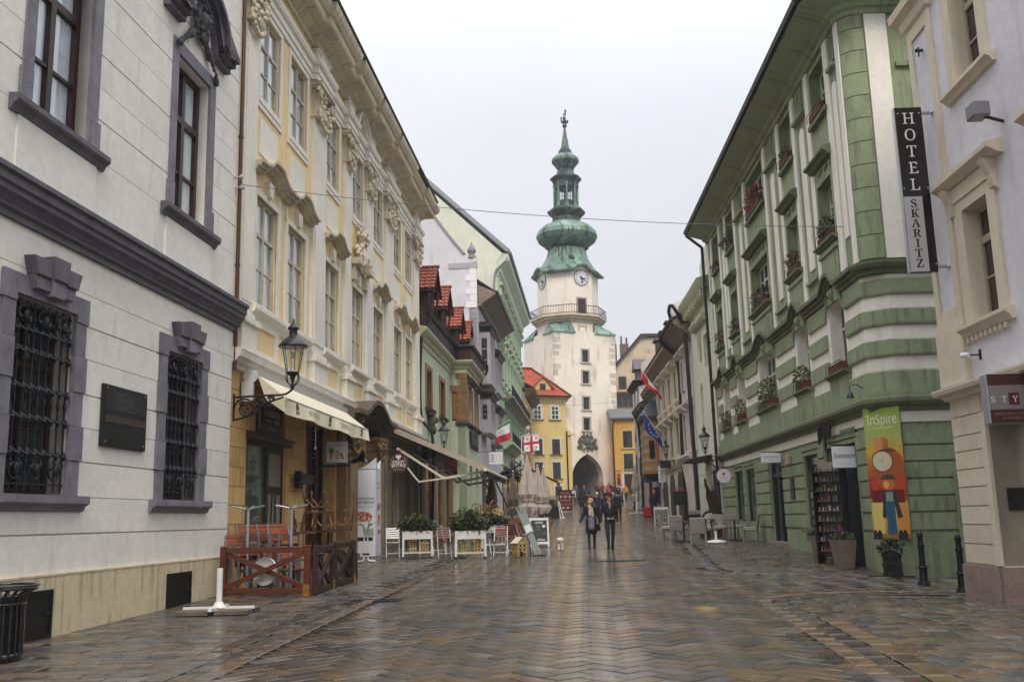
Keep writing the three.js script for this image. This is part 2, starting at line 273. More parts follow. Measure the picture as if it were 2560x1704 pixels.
// lays a list of {x, z, turn, w, d} stones as one piece of the setting: the nearest in view one by one, the rest instanced
function pave(name, label, stones, R, most = 300) {
  const grp = new THREE.Group(); grp.name = name; grp.userData = { kind: 'structure', label, category: 'paving' }; scene.add(grp);
  const variants = {}; const gOf = (w, d) => { const k = w.toFixed(2) + '/' + d.toFixed(2); return variants[k] = variants[k] || geo(cbox(w, .09, d, .007)); };
  for (const s of stones) { s.tone = pickTone(R()); s.y = gy(s.x, s.z) + (R() - .5) * .007; s.tx = (R() - .5) * .022 + Math.atan((gz(s.z - .1) - gz(s.z + .1)) / .2); s.tz = (R() - .5) * .02 + Math.atan(side(s.x + .1, s.z) / .2 - side(s.x - .1, s.z) / .2); s.dist = Math.hypot(s.x, s.z); s.in = inFrame(s.x, s.y, s.z); s.u = R(); }
  const near = stones.filter(s => s.in).sort((a, b) => a.dist - b.dist).slice(0, most), set = new Set(near);
  const place = (o, s) => { o.position.set(s.x, s.y - .045, s.z); o.quaternion.setFromEuler(new THREE.Euler(s.tx, 0, s.tz)).multiply(new THREE.Quaternion().setFromAxisAngle(V(0, 1, 0), s.turn)); };
  for (const s of near) { const m = new THREE.Mesh(gOf(s.w, s.d), paverMats[s.tone]); m.name = 'paving_stone'; place(m, s); m.castShadow = m.receiveShadow = true; grp.add(m); }
  const rest = stones.filter(s => !set.has(s)), by = {};
  for (const s of rest) (by[s.w.toFixed(2) + '/' + s.d.toFixed(2)] = by[s.w.toFixed(2) + '/' + s.d.toFixed(2)] || []).push(s);
  for (const k in by) {
    const L = by[k], im = new THREE.InstancedMesh(gOf(L[0].w, L[0].d), paverWhite, L.length), o = new THREE.Object3D(), c = new THREE.Color();
    L.forEach((s, i) => { place(o, s); o.updateMatrix(); im.setMatrixAt(i, o.matrix); c.set(paverTones[s.tone]); c.multiplyScalar(.9 + .2 * s.u); im.setColorAt(i, c); });
    im.name = 'paving_stones'; im.userData.kind = 'stuff'; im.castShadow = im.receiveShadow = true; grp.add(im);
  }
  return grp;
}
{
  const R = rng(5), W = .24, A = PI / 4 + .07, ca = Math.cos(A), sa = Math.sin(A), street = [], left = [], right = [], far = [];
  const inStreet = (x, z) => { const xl = lerpLine(channelLeft, z) + .3; if (z > -31.5 && x < xl) return false; if (z > -17.9 && x > lerpLine(channelRight, z) - .22) return false; if (z < -21.3 && z > -50 && x > lerpLine(edgeRight, z) - .16) return false; return true; };
  for (let i = -390; i < 390; i++) for (let j = -390; j < 390; j++) {
    const m = (((i - j) % 4) + 4) % 4; let cx, cz, t;
    if (m === 0) { cx = i + 1; cz = j + .5; t = 0; } else if (m === 3) { cx = i + .5; cz = j + 1; t = PI / 2; } else continue;
    const x = (cx * ca - cz * sa) * W, z = (cx * sa + cz * ca) * W - 48;
    if (z > -5 || z < -132 || x < -7 + .05 * (-z - 20) || x > 9.8 + .05 * Math.max(0, -z - 30)) continue;
    if (!inStreet(x, z)) continue;
    street.push({ x, z, turn: -A + t + (R() - .5) * .016, w: 2 * W - .017, d: W - .015 });
  }
  pave('street_paving', 'wet multicoloured stone blocks laid in herringbone along the street', street, R);
  // rows of larger slabs beside the fronts
  const row = (list, x0, x1, z, a, wmin, R) => { let x = x0 + R() * .2; while (x < x1) { const w = [.32, .4, .48][Math.floor(R() * 3)] * .86; list.push({ x: x + w / 2, z: z - (x + w / 2 - x0) * a, turn: a * 0, w: w - .014, d: .236 }); x += w; } };
  for (let z = -5; z > -33; z -= .25) { const xl = lerpLine(channelLeft, z) + .04; const xw = -6.71 + (-z - 13.61) * .088 - .2; row(left, Math.min(xw, -5), xl - .2, z, 0, .3, R); }
  pave('pavement_left', 'rows of large wet stone slabs along the white palace', left.filter(s => s.x + s.w / 2 < lerpLine(channelLeft, s.z) + .08), R, 300);
  for (let z = -5; z > -17.6; z -= .25) { row(right, lerpLine(channelRight, z) + .05, 9.5, z, 0, .3, R); }
  for (let z = -21.9; z > -50; z -= .25) { row(right, lerpLine(edgeRight, z) + .2, 9.6 + .034 * (-z - 21), z, 0, .3, R); }
  pave('pavement_right', 'rows of large wet stone slabs on the right beside the side street', right.filter(s => !(s.z < -16.2 && s.z > -17.9 && s.x < 7.6 && s.z < -17.0)), R, 300);
  // gutters: hollow dark stones with a row of ochre border stones beside
  const gutterM = pavMat(0x4a443d, 'gutter stone'), borderM = [pavMat(0x685643, 'ochre border stone'), pavMat(0x6b5a45, 'brown border stone'), pavMat(0x5f5a54, 'grey border stone')];
  const lay = (grp, name, pts, off, w, len, mats, y) => {
    const c = new THREE.CatmullRomCurve3(pts.map(p => V(p[0], 0, p[1]))), L = c.getLength(), n = Math.round(L / len);
    for (let i = 0; i < n; i++) {
      const p = c.getPointAt((i + .5) / n), t = c.getTangentAt((i + .5) / n); const x = p.x - t.z * off, z = p.z + t.x * off;
      if (z > -5) continue;
      const m = mk(grp, name, cbox(w - .012, .09, L / n - .012 + Math.abs(off) * .04, .008), mats[Math.floor(R() * mats.length)]); m.position.set(x, gy(x, z) + y - .045 + (R() - .5) * .004, z); m.rotation.y = Math.atan2(t.x, t.z); m.rotation.x = 0;
      m.rotation.order = 'YXZ'; const gr = gz(z - .1 * 1) - gz(z + .1); m.rotation.x = Math.atan(gr / .2) * (t.z < 0 ? 1 : 0) * -1 * -1;
    }
  };
  for (const [nm, lb, pts, sg] of [['drainage_gutter', 'stone gutter running along the left pavement', channelLeft, 1], ['drainage_gutter_right', 'stone gutter curving around the right pavement', channelRight, -1]]) {
    const grp = new THREE.Group(); grp.name = nm.replace('_right', '') === nm ? numbered('drainage_gutter') : numbered('drainage_gutter'); grp.userData = { kind: 'structure', label: lb, category: 'gutter' }; scene.add(grp);
    const o = sg;
    lay(grp, 'gutter_stone', pts, 0, .24, .62, [gutterM], -.004);
    lay(grp, 'border_stone', pts, sg * .245, .22, .5, borderM, .01);
    lay(grp, 'border_stone', pts, -sg * .25, .26, .7, sg > 0 ? [borderM[2], gutterM] : [borderM[1], gutterM], .012);
  }
  { const grp = new THREE.Group(); grp.name = 'kerb'; grp.userData = { kind: 'structure', label: 'low curved border of stones around the cafe chairs on the right', category: 'kerb' }; scene.add(grp); lay(grp, 'border_stone', edgeRight, 0, .22, .45, [gutterM, borderM[2]], .006); }
  // small fittings in the paving
  const cover = thing('painted_cover', 'small round yellow painted cover set in the wet paving', 'cover', [2.93, gy(2.93, -15.61) + .006, -15.61]);
  mk(cover, 'rim', lathe([[.205, -.03], [.205, .006], [.185, .008], [.185, -.03]], 24), M('worn yellow paint', 0x7d6a24, { rough: .5, t: 'paver' }));
  mk(cover, 'lid', cyl(.18, .18, .03, 0, -.026, 0, 24), M('worn yellow paint', 0xa08519));
  const grate = thing('drain_grate', 'dark slotted iron drain grate beside the left gutter', 'drain', [-2.62, gy(-2.62, -18.25) + .006, -18.25], -.08);
  mk(grate, 'frame', [bx(-.45, .45, -.03, .008, -.24, -.2), bx(-.45, .45, -.03, .008, .2, .24), bx(-.45, -.41, -.03, .008, -.2, .2), bx(.41, .45, -.03, .008, -.2, .2)], ironBlack);
  for (let i = 0; i < 11; i++) mk(grate, 'slat', bx(-.385 + i * .07, -.35 + i * .07, -.03, .004, -.2, .2), ironBlack);
  const slot = thing('drain_slot', 'long dark drain slot across the street in front of the couple', 'drain', [2.85, gy(2.85, -27) + .008, -27], .03);
  mk(slot, 'frame', [bx(-.62, .62, -.03, .006, -.12, -.09), bx(-.62, .62, -.03, .006, .09, .12)], ironBlack); for (let i = 0; i < 16; i++) mk(slot, 'slat', bx(-.6 + i * .076, -.56 + i * .076, -.03, .003, -.09, .09), ironBlack);
}
// ---------------------------------------------------------------- white palace on the left
{
  const T = thing('white_palace', 'white palace with grey stone window surrounds and iron grilles at the left edge', 'building', [-6.71, 0, -13.61], leftTurn(AW));
  const wallM = M('white render', 0xe8e4dc, { t: 'plaster', bump: 'fine', bumpScale: .003 }), plinthM = M('cream plinth render', 0xd0c4a6, { t: 'grimy', bump: 'fine', bumpScale: .004 });
  const stoneM = M('blue grey stone', 0x86838a, { t: 'stone', bump: 'stone', bumpScale: .003, rough: .8 }), stoneD = M('dark grey stone', 0x6b686d, { t: 'stone', bump: 'stone', bumpScale: .003, rough: .8 });
  const U0 = -5.2, U1 = 7.04, lc = [-.04, 4.65], uc = [0, 4.63];
  const lo = lc.map(c => [c - .77, c + .77, 2.05, 4.77]), up = uc.map(c => [c - .77, c + .77, 7.6, 10.65]);
  mk(T, 'wall', [wallGeo(rectPts(U0, U1, -.6, 15.4), [...lo, ...up].map(h => rectPts(...h)), .5, -.035), bx(U0, U1 - .02, -.6, 15.4, -9, -8.6), bx(U1 - .4, U1 - .01, -.6, 15.4, -8.6, -.54), bx(U0, U0 + .3, -.6, 15.4, -8.6, -.54), bx(U0, U1, 15.4, 15.7, -9, .35)], wallM);
  mk(T, 'plinth', bx(U0, U1 + .012, -.6, .92, -.2, .05), plinthM);
  mk(T, 'plinth', bx(U0, U1 + .014, .921, .95, -.2, .058), plinthM);
  const holes = [...lc.map(c => [c - 1.08, c + 1.08, 2.05, 5.05]), ...lc.map(c => [c - 1.23, c + 1.23, 1.82, 2.05]), ...uc.map(c => [c - 1.02, c + 1.02, 7.5, 10.92])];
  const ys = [.95, 1.5, 2.04, 2.57, 3.09, 3.6, 4.15, 4.66, 5.16, 5.76], gp = [0, .026, .01, .026, .01, .026, .01, .026, .01, 0];
  courses(T, 'wall_panel', U0, U1, ys, gp, holes, wallM, -.08, 0);
  const ys2 = [6.34, 7.42, 8.09, 8.64, 9.21, 9.76, 10.36, 10.93, 11.5, 12.08, 12.66, 13.24, 13.82, 14.4, 15], gp2 = [0, .01, .026, .01, .026, .01, .026, .01, .026, .01, .026, .01, .026, .01, .0];
  courses(T, 'wall_panel', U0, U1, ys2, gp2, holes, wallM, -.08, 0);
  for (const c of uc) mk(T, 'apron_panel', bx(c - 1.05, c + 1.05, 6.37, 7.27, -.02, .03), wallM);
  mk(T, 'string_course', mould([[-.05, 5.72], [.05, 5.74], [.05, 5.83], [.10, 5.86], [.10, 5.9], [.15, 5.98], [.21, 6.02], [.21, 6.1], [.25, 6.12], [.25, 6.24], [.3, 6.26], [.3, 6.33], [-.05, 6.4]], U0, U1 + .16), stoneD);
  const glassM = M('iron window glass', 0x23282b, { rough: .06, phys: true });
  const grilleM = M('painted grille iron', 0x1d1f22, { rough: .55, metal: .2 });
  for (const c of lc) {
    // stone surround
    const jy = [2.052, 2.57, 3.09, 3.6, 4.15, 4.66];
    for (const s of [-1, 1]) for (let i = 0; i < 5; i++) { const w = i % 2 ? .33 : .29; const x0 = c + s * .77, x1 = c + s * (.77 + w); mk(T, 'jamb_stone', bx(Math.min(x0, x1), Math.max(x0, x1), jy[i] + .004, jy[i + 1] - .004, -.4, i % 2 ? .05 : .035), stoneM); }
    mk(T, 'lintel_stone', [bx(c - 1.1, c + 1.1, 4.772, 5.05, -.4, .05), bx(c - 1.1, c - .772, 4.664, 4.772, -.4, .05), bx(c + .772, c + 1.1, 4.664, 4.772, -.4, .05)], stoneM);
    const wedge = (a0, a1, b0, b1, y0, y1, z) => { const ym = y0 + (y1 - y0) * .42; const m = t => [a0 + (b0 - a0) * t, a1 + (b1 - a1) * t]; const k = mk(T, 'keystone', extr(poly([[c + m(.42)[0], ym], [c + m(.42)[1], ym], [c + b1, y1], [c + b0, y1]]), .2 + z, -.02, .012), stoneD); mk(k, 'keystone_foot', extr(poly([[c + a0, y0], [c + a1, y0], [c + m(.42)[1], ym - .004], [c + m(.42)[0], ym - .004]]), .16 + z, -.02, .01), stoneM); };
    wedge(-.46, -.15, -.62, -.2, 4.9, 5.34, 0); wedge(.15, .46, .2, .62, 4.9, 5.34, 0); wedge(-.148, .148, -.198, .198, 4.84, 5.42, .05);
    mk(T, 'window_sill', mould([[-.3, 1.9], [.02, 1.82], [.05, 1.84], [.07, 1.9], [.12, 1.92], [.14, 1.94], [.14, 2.05], [-.3, 2.06]], c - 1.24, c + 1.24), stoneM);
    const W = win(T, c - .77, c + .77, 2.06, 4.77, -.3, { fm: brownFrame, gm: glassM, cols: 2, rows: [.68], bars: [[.5], []], f: .09, mull: .1 });
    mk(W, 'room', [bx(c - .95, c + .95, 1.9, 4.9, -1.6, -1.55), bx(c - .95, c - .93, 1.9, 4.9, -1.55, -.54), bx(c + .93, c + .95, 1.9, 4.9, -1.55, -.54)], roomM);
    // iron grille
    const rails = [2.2, 2.62, 3.14, 3.56, 4.08, 4.5, 4.68], gl = [];
    for (const y of rails) gl.push(bx(c - .77, c + .77, y - .012, y + .012, -.075, -.04));
    for (const y of [2.66, 3.14, 3.56, 4.06, 4.36]) for (let i = 0; i < 8; i++) { const x = c - .66 + i * .19; gl.push(tube([[x - .085, y + .02, -.05], [x - .05, y - .035, -.01], [x, y - .06, .02], [x + .05, y - .035, -.01], [x + .085, y + .02, -.05]], .02, 5, 8), ball(.032, x, y - .07, .0, .8, 1.3, .8, 6, 5)); }
    for (const [y, s] of [[2.35, 1], [4.56, -1]]) for (let i = -1; i <= 1; i++) { const x = c + i * .48; const p = []; for (let k = 0; k <= 14; k++) { const a = k / 14 * PI * 2.6, r = .19 - k * .0105; p.push([x + Math.cos(a) * r, y + s * Math.sin(a) * r * .8, -.03 + k * .002]); } gl.push(tube(p, .016, 5, 30)); gl.push(ball(.05, x, y + s * .05, .01, 1, 1.6, .6, 7, 6), ball(.035, x + .1, y + .1 * s, .0, 1, 1.4, .6, 6, 5), ball(.035, x - .12, y + .08 * s, .0, 1.3, 1, .6, 6, 5)); }
    const G = mk(T, 'grille', gl, grilleM);
    for (let i = 0; i < 9; i++) { const x = c - .72 + i * .18; mk(G, 'bar', [bar([x, 2.1, -.055], [x, 4.75, -.055], .0155, 7), lathe([[.016, 0], [.026, .02], [.026, .04], [.02, .055], [.038, .075], [.02, .095], [.026, .11], [.016, .14]], 8).translate(x, 3.28, -.055), ball(.03, x, 2.5, -.055, 1, 1.8, 1, 6, 6)], grilleM); }
  }
  for (const c of uc) {
    mk(T, 'window_surround', [bx(c - 1.02, c - .77, 7.5, 10.652, -.4, .03), bx(c + .77, c + 1.02, 7.5, 10.652, -.4, .03), bx(c - 1.02, c + 1.02, 10.652, 10.92, -.4, .03), bx(c - 1.07, c - .8, 7.5, 7.98, -.05, .055), bx(c + .8, c + 1.07, 7.5, 7.98, -.05, .055)], stoneM);
    mk(T, 'window_sill', mould([[-.3, 7.3], [.03, 7.25], [.05, 7.28], [.08, 7.34], [.13, 7.37], [.15, 7.4], [.15, 7.48], [-.3, 7.5]], c - 1.26, c + 1.26), stoneD);
    const W = win(T, c - .77, c + .77, 7.5, 10.65, -.22, { fm: brownFrame, gm: paneGlass, cols: 2, rows: [.655], bars: [[.45], []], f: .11, mull: .13, bar_: .05, depth: .09 });
    const curt = []; for (let i = 0; i < 2; i++) { const L = [], a = c - .74 + i * .76, n = 26; const pts = []; for (let k = 0; k <= n; k++) pts.push([a + k / n * .72, -.31 + Math.sin(k * 1.3 + i) * .015]); curt.push(sweep(pts, [[0, 7.5], [.004, 7.5], [.004, 10.62], [0, 10.62]])); }
    mk(W, 'curtain', curt, M('pale curtain', 0xf0f2f5, { rough: .95, t: 'fabric' })); mk(W, 'room', [bx(c - .95, c + .95, 7.3, 10.8, -1.6, -1.55)], roomM);
    // hood: straight shoulders breaking into an arch, with a mask and festoons below
    const y0 = 11.3, r = .78, arc = []; arc.push([c - 1.5, y0], [c - .8, y0]); for (let k = 0; k <= 14; k++) { const a = PI - k / 14 * PI; arc.push([c + .78 * Math.cos(a), y0 + .12 + .82 * Math.sin(a)]); } arc.push([c + .8, y0], [c + 1.5, y0]);
    const hood = (t, b, z0, z1) => { const up_ = [], dn = []; arc.forEach(([x, y], i) => { const s = i > 1 && i < arc.length - 2; const cx = x - c, cy = y - y0 - .12, l = Math.hypot(cx, cy) || 1; const nx = s ? cx / l : 0, ny = s ? cy / l : 1; up_.push([x + nx * t, y + ny * t]); dn.unshift([x + nx * b, y + ny * b]); }); return extr(poly([...up_, ...dn]), z1 - z0, z0); };
    const H = mk(T, 'window_hood', [hood(.3, .2, -.03, .36), hood(.2, .1, -.03, .26), hood(.1, -.02, -.03, .14)], stoneD);
    const R = rng(77 + Math.round(c)); const L = [ball(.19, c, 11.72, .14, .85, 1.15, .7, 12, 10), ball(.07, c, 11.7, .28, .8, 1.2, .8), ball(.09, c - .1, 11.52, .16, 1, .8, .8), ball(.09, c + .1, 11.52, .16, 1, .8, .8)];
    for (let k = 0; k < 46; k++) { const a = k / 46 * PI * 2, q = .22 + R() * .12; L.push(ball(.04 + R() * .04, c + Math.cos(a) * q, 11.7 + Math.sin(a) * q * 1.2, .06 + R() * .12, 1, .7 + R(), .7, 6, 5)); }
    for (const s of [-1, 1]) for (let k = 0; k < 16; k++) { const t = k / 15; L.push(ball(.06 + .04 * Math.sin(t * 7) * R(), c + s * (.3 + t * .62), 11.36 - Math.sin(t * PI) * .12 - t * t * .55, .07 + R() * .05, 1, 1.1, .8, 6, 5)); }
    mk(H, 'carved_mask', L, M('dark carved stone', 0x57565a, { t: 'stone', rough: .85 }));
  }
  // basement hatches
  for (const [a, b] of [[-.53, .44], [4.15, 5.14]]) { const h = mk(T, 'basement_hatch', [bx(a, b, .1, .72, .03, .064), bx(a - .02, a + .035, .09, .74, .03, .08), bx(b - .035, b + .02, .09, .74, .03, .08), bx(a + .035, b - .035, .685, .74, .03, .08), bx(a + .035, b - .035, .09, .14, .03, .08)], M('hatch iron', 0x131414, { rough: .45, metal: .3 })); for (const y of [.25, .55]) mk(h, 'hinge', bx(a + .03, a + .26, y, y + .03, .064, .082), ironBlack); mk(h, 'latch', bx(b - .2, b - .06, .4, .44, .064, .09), ironBlack); }
  // red-brown pipe at the corner and small hooks
  mk(T, 'downpipe', [bar([7.08, 4.9, .05], [7.08, 15.6, .05], .045, 8), cyl(.06, .06, .06, 7.08, 7.2, .05), cyl(.06, .06, .06, 7.08, 10.2, .05)], M('red brown pipe paint', 0x4a231c, { rough: .5 }));
  mk(T, 'cable_hook', [bar([6.86, 9.2, 0], [6.86, 9.2, .16], .02), ball(.05, 6.86, 9.2, .17), bar([6.98, 9.0, 0], [6.98, 9.0, .14], .02), ball(.06, 6.98, 9.0, .15)], M('pale porcelain', 0xb6b1a6, { rough: .4 }));
  mk(T, 'wall_valve', [cyl(.03, .03, .06, 6.62, .72, .06, 8), cyl(.03, .03, .06, 6.9, .3, .06, 8)], ironBlack);
}
{ // memorial plaque
  const T = thing('memorial_plaque', 'dark bronze memorial plaque on the white wall between the grilled windows', 'plaque', [-6.71, 0, -13.61], leftTurn(AW));
  mk(T, 'plate', mv(cbox(1.5, 1.0, .05, .012), 2.35, 3.35, .028), M('dark bronze', 0x2b2c2e, { rough: .45, metal: .5, t: 'stone' }));
  mk(T, 'band', bx(1.66, 3.06, 3.24, 3.36, .054, .062), M('brown inset band', 0x3a2c25, { rough: .6 }));
  const p = print(512, 352, (x, w, h) => { x.fillStyle = '#2b2c2e'; x.fillRect(0, 0, w, h); x.fillStyle = '#77787b'; const R = rng(9); for (let l = 0; l < 8; l++) { const n = 9 + Math.floor(R() * 7), y = 44 + l * 36; let q = w / 2 - n * 11; for (let k = 0; k < n; k++) { const c = 8 + R() * 8; if (R() > .14) { x.fillRect(q, y, 3, 17); x.fillRect(q, y + (R() > .5 ? 0 : 14), c, 3); if (R() > .5) x.fillRect(q + c - 3, y + 4, 3, 12); } q += 21; } } }, .5, { metalness: .4 });
  face(T, 'inscription', 1.38, .36, p, 2.35, 3.61, .0555);
  for (const [x, y] of [[1.7, 3.78], [3.0, 3.78], [1.7, 2.92], [3.0, 2.92]]) mk(T, 'stud', ball(.022, x, y, .056), M('brass', 0x7a6434, { rough: .35, metal: .8 }));
}
// ---------------------------------------------------------------- yellow palace
const ochreM = M('yellow ochre render', 0xeed49d, { t: 'plaster', bump: 'fine', bumpScale: .003 }), creamM = M('cream render', 0xe9e4d8, { t: 'plaster', bump: 'fine', bumpScale: .003 });
// broken or curved hood mouldings: offset a polyline and extrude it in steps
function hoodGeo(line, steps) { return steps.map(([t, b, z0, z1]) => { const up = [], dn = []; line.forEach(([x, y], i) => { const p = line[Math.max(0, i - 1)], q = line[Math.min(line.length - 1, i + 1)]; const dx = q[0] - p[0], dy = q[1] - p[1], l = Math.hypot(dx, dy) || 1; const nx = -dy / l, ny = dx / l; up.push([x + nx * t, y + ny * t]); dn.unshift([x + nx * b, y + ny * b]); }); return extr(poly([...up, ...dn]), z1 - z0, z0); }); }
function spiral(x, y, z, r, turns, s, t, n = 16) { const p = []; for (let k = 0; k <= n; k++) { const a = k / n * turns * 2 * PI; const q = r * (1 - k / n * .85); p.push([x + s * Math.cos(a) * q, y + Math.sin(a) * q, z + k / n * r * .35]); } return tube(p, t, 5, n * 2); }
function capitalGeo(x0, x1, y0, y1, z, seed) {
  const R = rng(seed), w = x1 - x0, c = (x0 + x1) / 2, h = y1 - y0, L = [];
  L.push(bx(x0 - .05, x1 + .05, y0, y0 + .07, -.02, z + .06), bx(x0, x1, y0 + .07, y1 - .12, -.02, z), bx(x0 - .14, x1 + .14, y1 - .12, y1, -.02, z + .2), bx(x0 - .1, x1 + .1, y1 - .18, y1 - .12, -.02, z + .14));
  for (const s of [-1, 1]) { L.push(spiral(c + s * (w / 2 + .02), y1 - .36, z + .1, .19, 1.6, s, .05)); L.push(ball(.1, c + s * (w / 2 + .02), y1 - .36, z + .14, 1, 1, .8, 8, 6)); }
  for (let k = 0; k < 3; k++) { const x = x0 + w * (k + .5) / 3; L.push(ball(.16, x, y0 + .2, z + .06, .9, 1.25, .7, 8, 6), ball(.11, x, y0 + .36, z + .15, .9, .8, .8, 7, 5)); }
  for (let k = 0; k < 16; k++) L.push(ball(.05 + R() * .05, c + (R() - .5) * w * .9, y0 + .1 + R() * (h - .3), z + .04 + R() * .12, 1, 1, .8, 6, 5));
  for (let k = 0; k < 9; k++) { const t = k / 8 - .5; L.push(ball(.085, c + t * w * .9, y0 + .06 - (.25 - t * t) * .9, z + .1, 1, 1, .8, 6, 5)); }
  return L;
}
{
  const T = thing('yellow_palace', 'long yellow baroque palace with white pilasters and sculpted capitals', 'building', [-6.2104, 0, -20.6333], leftTurn(AY));
  const C = [2.35, 4.78, 8.36, 11.7, 14.93, 18.64, 21.1], U1 = 23.45;
  const baseM = M('ochre ground floor render', 0xdcb577, { t: 'grimy', bump: 'fine', bumpScale: .003 }), greyBeige = M('beige shopfront stone', 0xb3a78f, { t: 'stone', bump: 'fine' });
  const portalM = M('brown portal stone', 0x9c7d54, { t: 'stone', bump: 'stone', bumpScale: .004 }), hoodM = M('dark weathered portal stone', 0x5d5143, { t: 'grimy' });
  const upper = C.map(c => rectPts(c - .78, c + .78, 11.95, 14.28)), lower = C.map(c => rectPts(c - .8, c + .8, 6.75, 9.42));
  mk(T, 'wall', [wallGeo(rectPts(.02, U1, 5.02, 16.2), [...upper, ...lower], .5, 0), bx(.02, U1, -.5, 16.2, -9.4, -9), bx(U1 - .3, U1 - .01, -.3, 16.2, -9, -.52), bx(.02, .3, 5.02, 16.2, -9, -.52), bx(.3, U1 - .3, 4.9, 5.01, -9, -.6)], ochreM);
  mk(T, 'ground_floor_wall', wallGeo(rectPts(.02, 16.2, -.4, 5.0), [rectPts(1.42, 4.36, .32, 3.52), rectPts(6.05, 9.2, -.35, 4.4), archPts(10.98, 13.2, -.35, 3.4, 1.05)], .5, -.03), baseM);
  const holes = [[1.32, 4.46, .2, 3.62], [5.98, 17, -1, 4.5]];
  courses(T, 'wall_panel', .04, 9.2, [.3, .8, 1.18, 1.59, 2.0, 2.41, 2.84, 3.27, 3.7, 4.11, 4.54, 4.98], .016, holes, baseM, -.07, 0);
  mk(T, 'base_cornice', sweep([[-.0, 0], [16, 0], [U1, 0]], [[-.05, 4.95], [.1, 4.98], [.12, 5.06], [.2, 5.1], [.24, 5.16], [.3, 5.2], [.32, 5.3], [.34, 5.36], [-.05, 5.44]]), creamM);
  // pilasters with pedestals and capitals
  const P = [[.38, 1.25], [6.08, 7.4], [9.72, 10.5], [12.72, 13.72], [16.0, 17.55], [22.1, 23.38]];
  P.forEach(([a, b], i) => {
    mk(T, 'pedestal', [bx(a - .05, b + .05, 5.42, 6.05, -.03, .2), bx(a - .12, b + .12, 6.05, 6.18, -.03, .27), bx(a - .02, b + .02, 6.18, 6.34, -.03, .16)], creamM);
    mk(T, 'pilaster', i === 1 || i === 4 ? [bx(a, b, 6.34, 13.34, -.03, .1), bx(a + .12, b - .12, 6.6, 13.1, .08, .13)] : [bx(a, b, 6.34, 13.34, -.03, .11), bx(a + .1, b - .1, 6.6, 13.1, .1, .125)], creamM);
    mk(T, 'capital', capitalGeo(a, b, 13.34, 14.42, .14, 300 + i), M('weathered stucco', 0xd8cfbd, { t: 'grimy' }));
  });
  // entablature breaking forward over the pilasters
  const path = (o) => { const p = [[.02, 0]]; for (const [a, b] of P) p.push([Math.max(.03, a - .12), 0], [Math.max(.03, a - .12), o], [b + .12 > U1 ? U1 + .0 : b + .12, o], [b + .12 > U1 ? U1 + .001 : b + .12, 0]); if (p[p.length - 1][0] < U1) p.push([U1, 0]); return p; };
  mk(T, 'architrave', sweep(path(.16), [[-.05, 14.44], [.06, 14.45], [.06, 14.62], [.1, 14.64], [.1, 14.82], [.16, 14.86], [.2, 14.95], [.2, 15.04], [-.05, 15.06]]), creamM);
  mk(T, 'cornice', sweep(path(.12), [[-.05, 15.52], [.08, 15.54], [.1, 15.64], [.22, 15.72], [.3, 15.78], [.34, 15.84], [.62, 15.86], [.66, 15.92], [.66, 16.06], [.74, 16.1], [.84, 16.22], [.88, 16.34], [.88, 16.4], [-.05, 16.5]]), M('weathered cornice stucco', 0xd6ccb8, { t: 'grimy' }));
  for (const [a, b] of P) mk(T, 'frieze_bracket', [bx(a + .05, b - .05, 15.06, 15.5, -.02, .17), ...[.25, .5, .75].map(t => ball(.13, a + (b - a) * t, 15.28, .19, .8, 1.2, .6, 8, 6)), bx(a, b, 15.44, 15.52, -.02, .21)], creamM);
  // windows
  C.forEach((c, i) => {
    mk(T, 'window_surround', [bx(c - .94, c - .78, 11.8, 14.3, -.03, .035), bx(c + .78, c + .94, 11.8, 14.3, -.03, .035), bx(c - .94, c + .94, 14.282, 14.42, -.03, .035), bx(c - .94, c + .94, 11.66, 11.8, -.03, .04), bx(c - .84, c + .84, 11.8, 11.95, -.3, .06)], creamM);
    win(T, c - .78, c + .78, 11.95, 14.28, -.06, { cols: 2, rows: [.64], bars: [[.5], []], f: .07, mull: .07, bar_: .03, gm: paneGlass, curtain: 1, fm: M('weathered white frame', 0xc9c4b6, { rough: .7, t: 'grimy' }) });
    if (i !== 3) mk(T, 'wall_panel', bx(c - .68, c + .68, 10.52, 11.42, -.03, .03), creamM);
    mk(T, 'window_surround', [bx(c - 1.0, c - .8, 6.62, 9.55, -.03, .045), bx(c + .8, c + 1.0, 6.62, 9.55, -.03, .045), bx(c - 1.0, c + 1.0, 9.42, 9.56, -.03, .046), bx(c - .8, c + .8, 6.66, 6.75, -.3, .05), bx(c - 1.0, c - .84, 9.562, 9.92, -.03, .04), bx(c + .84, c + 1.0, 9.562, 9.92, -.03, .04)], creamM);
    win(T, c - .8, c + .8, 6.75, 9.42, -.07, { cols: 2, rows: [.66], bars: [[.5], []], f: .08, mull: .08, bar_: .03, gm: paneGlass, curtain: 1, fm: M('weathered white frame', 0xc9c4b6) });
    mk(T, 'keystone', extr(poly([[c - .11, 9.565], [c + .11, 9.565], [c + .19, 9.93], [c - .19, 9.93]]), .16, -.03), creamM);
    const line = []; for (const [x, y] of [[-1.2, 9.93], [-.92, 9.93], [-.62, 10.0], [-.4, 10.12], [-.3, 10.22], [0, 10.25], [.3, 10.22], [.4, 10.12], [.62, 10.0], [.92, 9.93], [1.2, 9.93]]) line.push([c + x, y]);
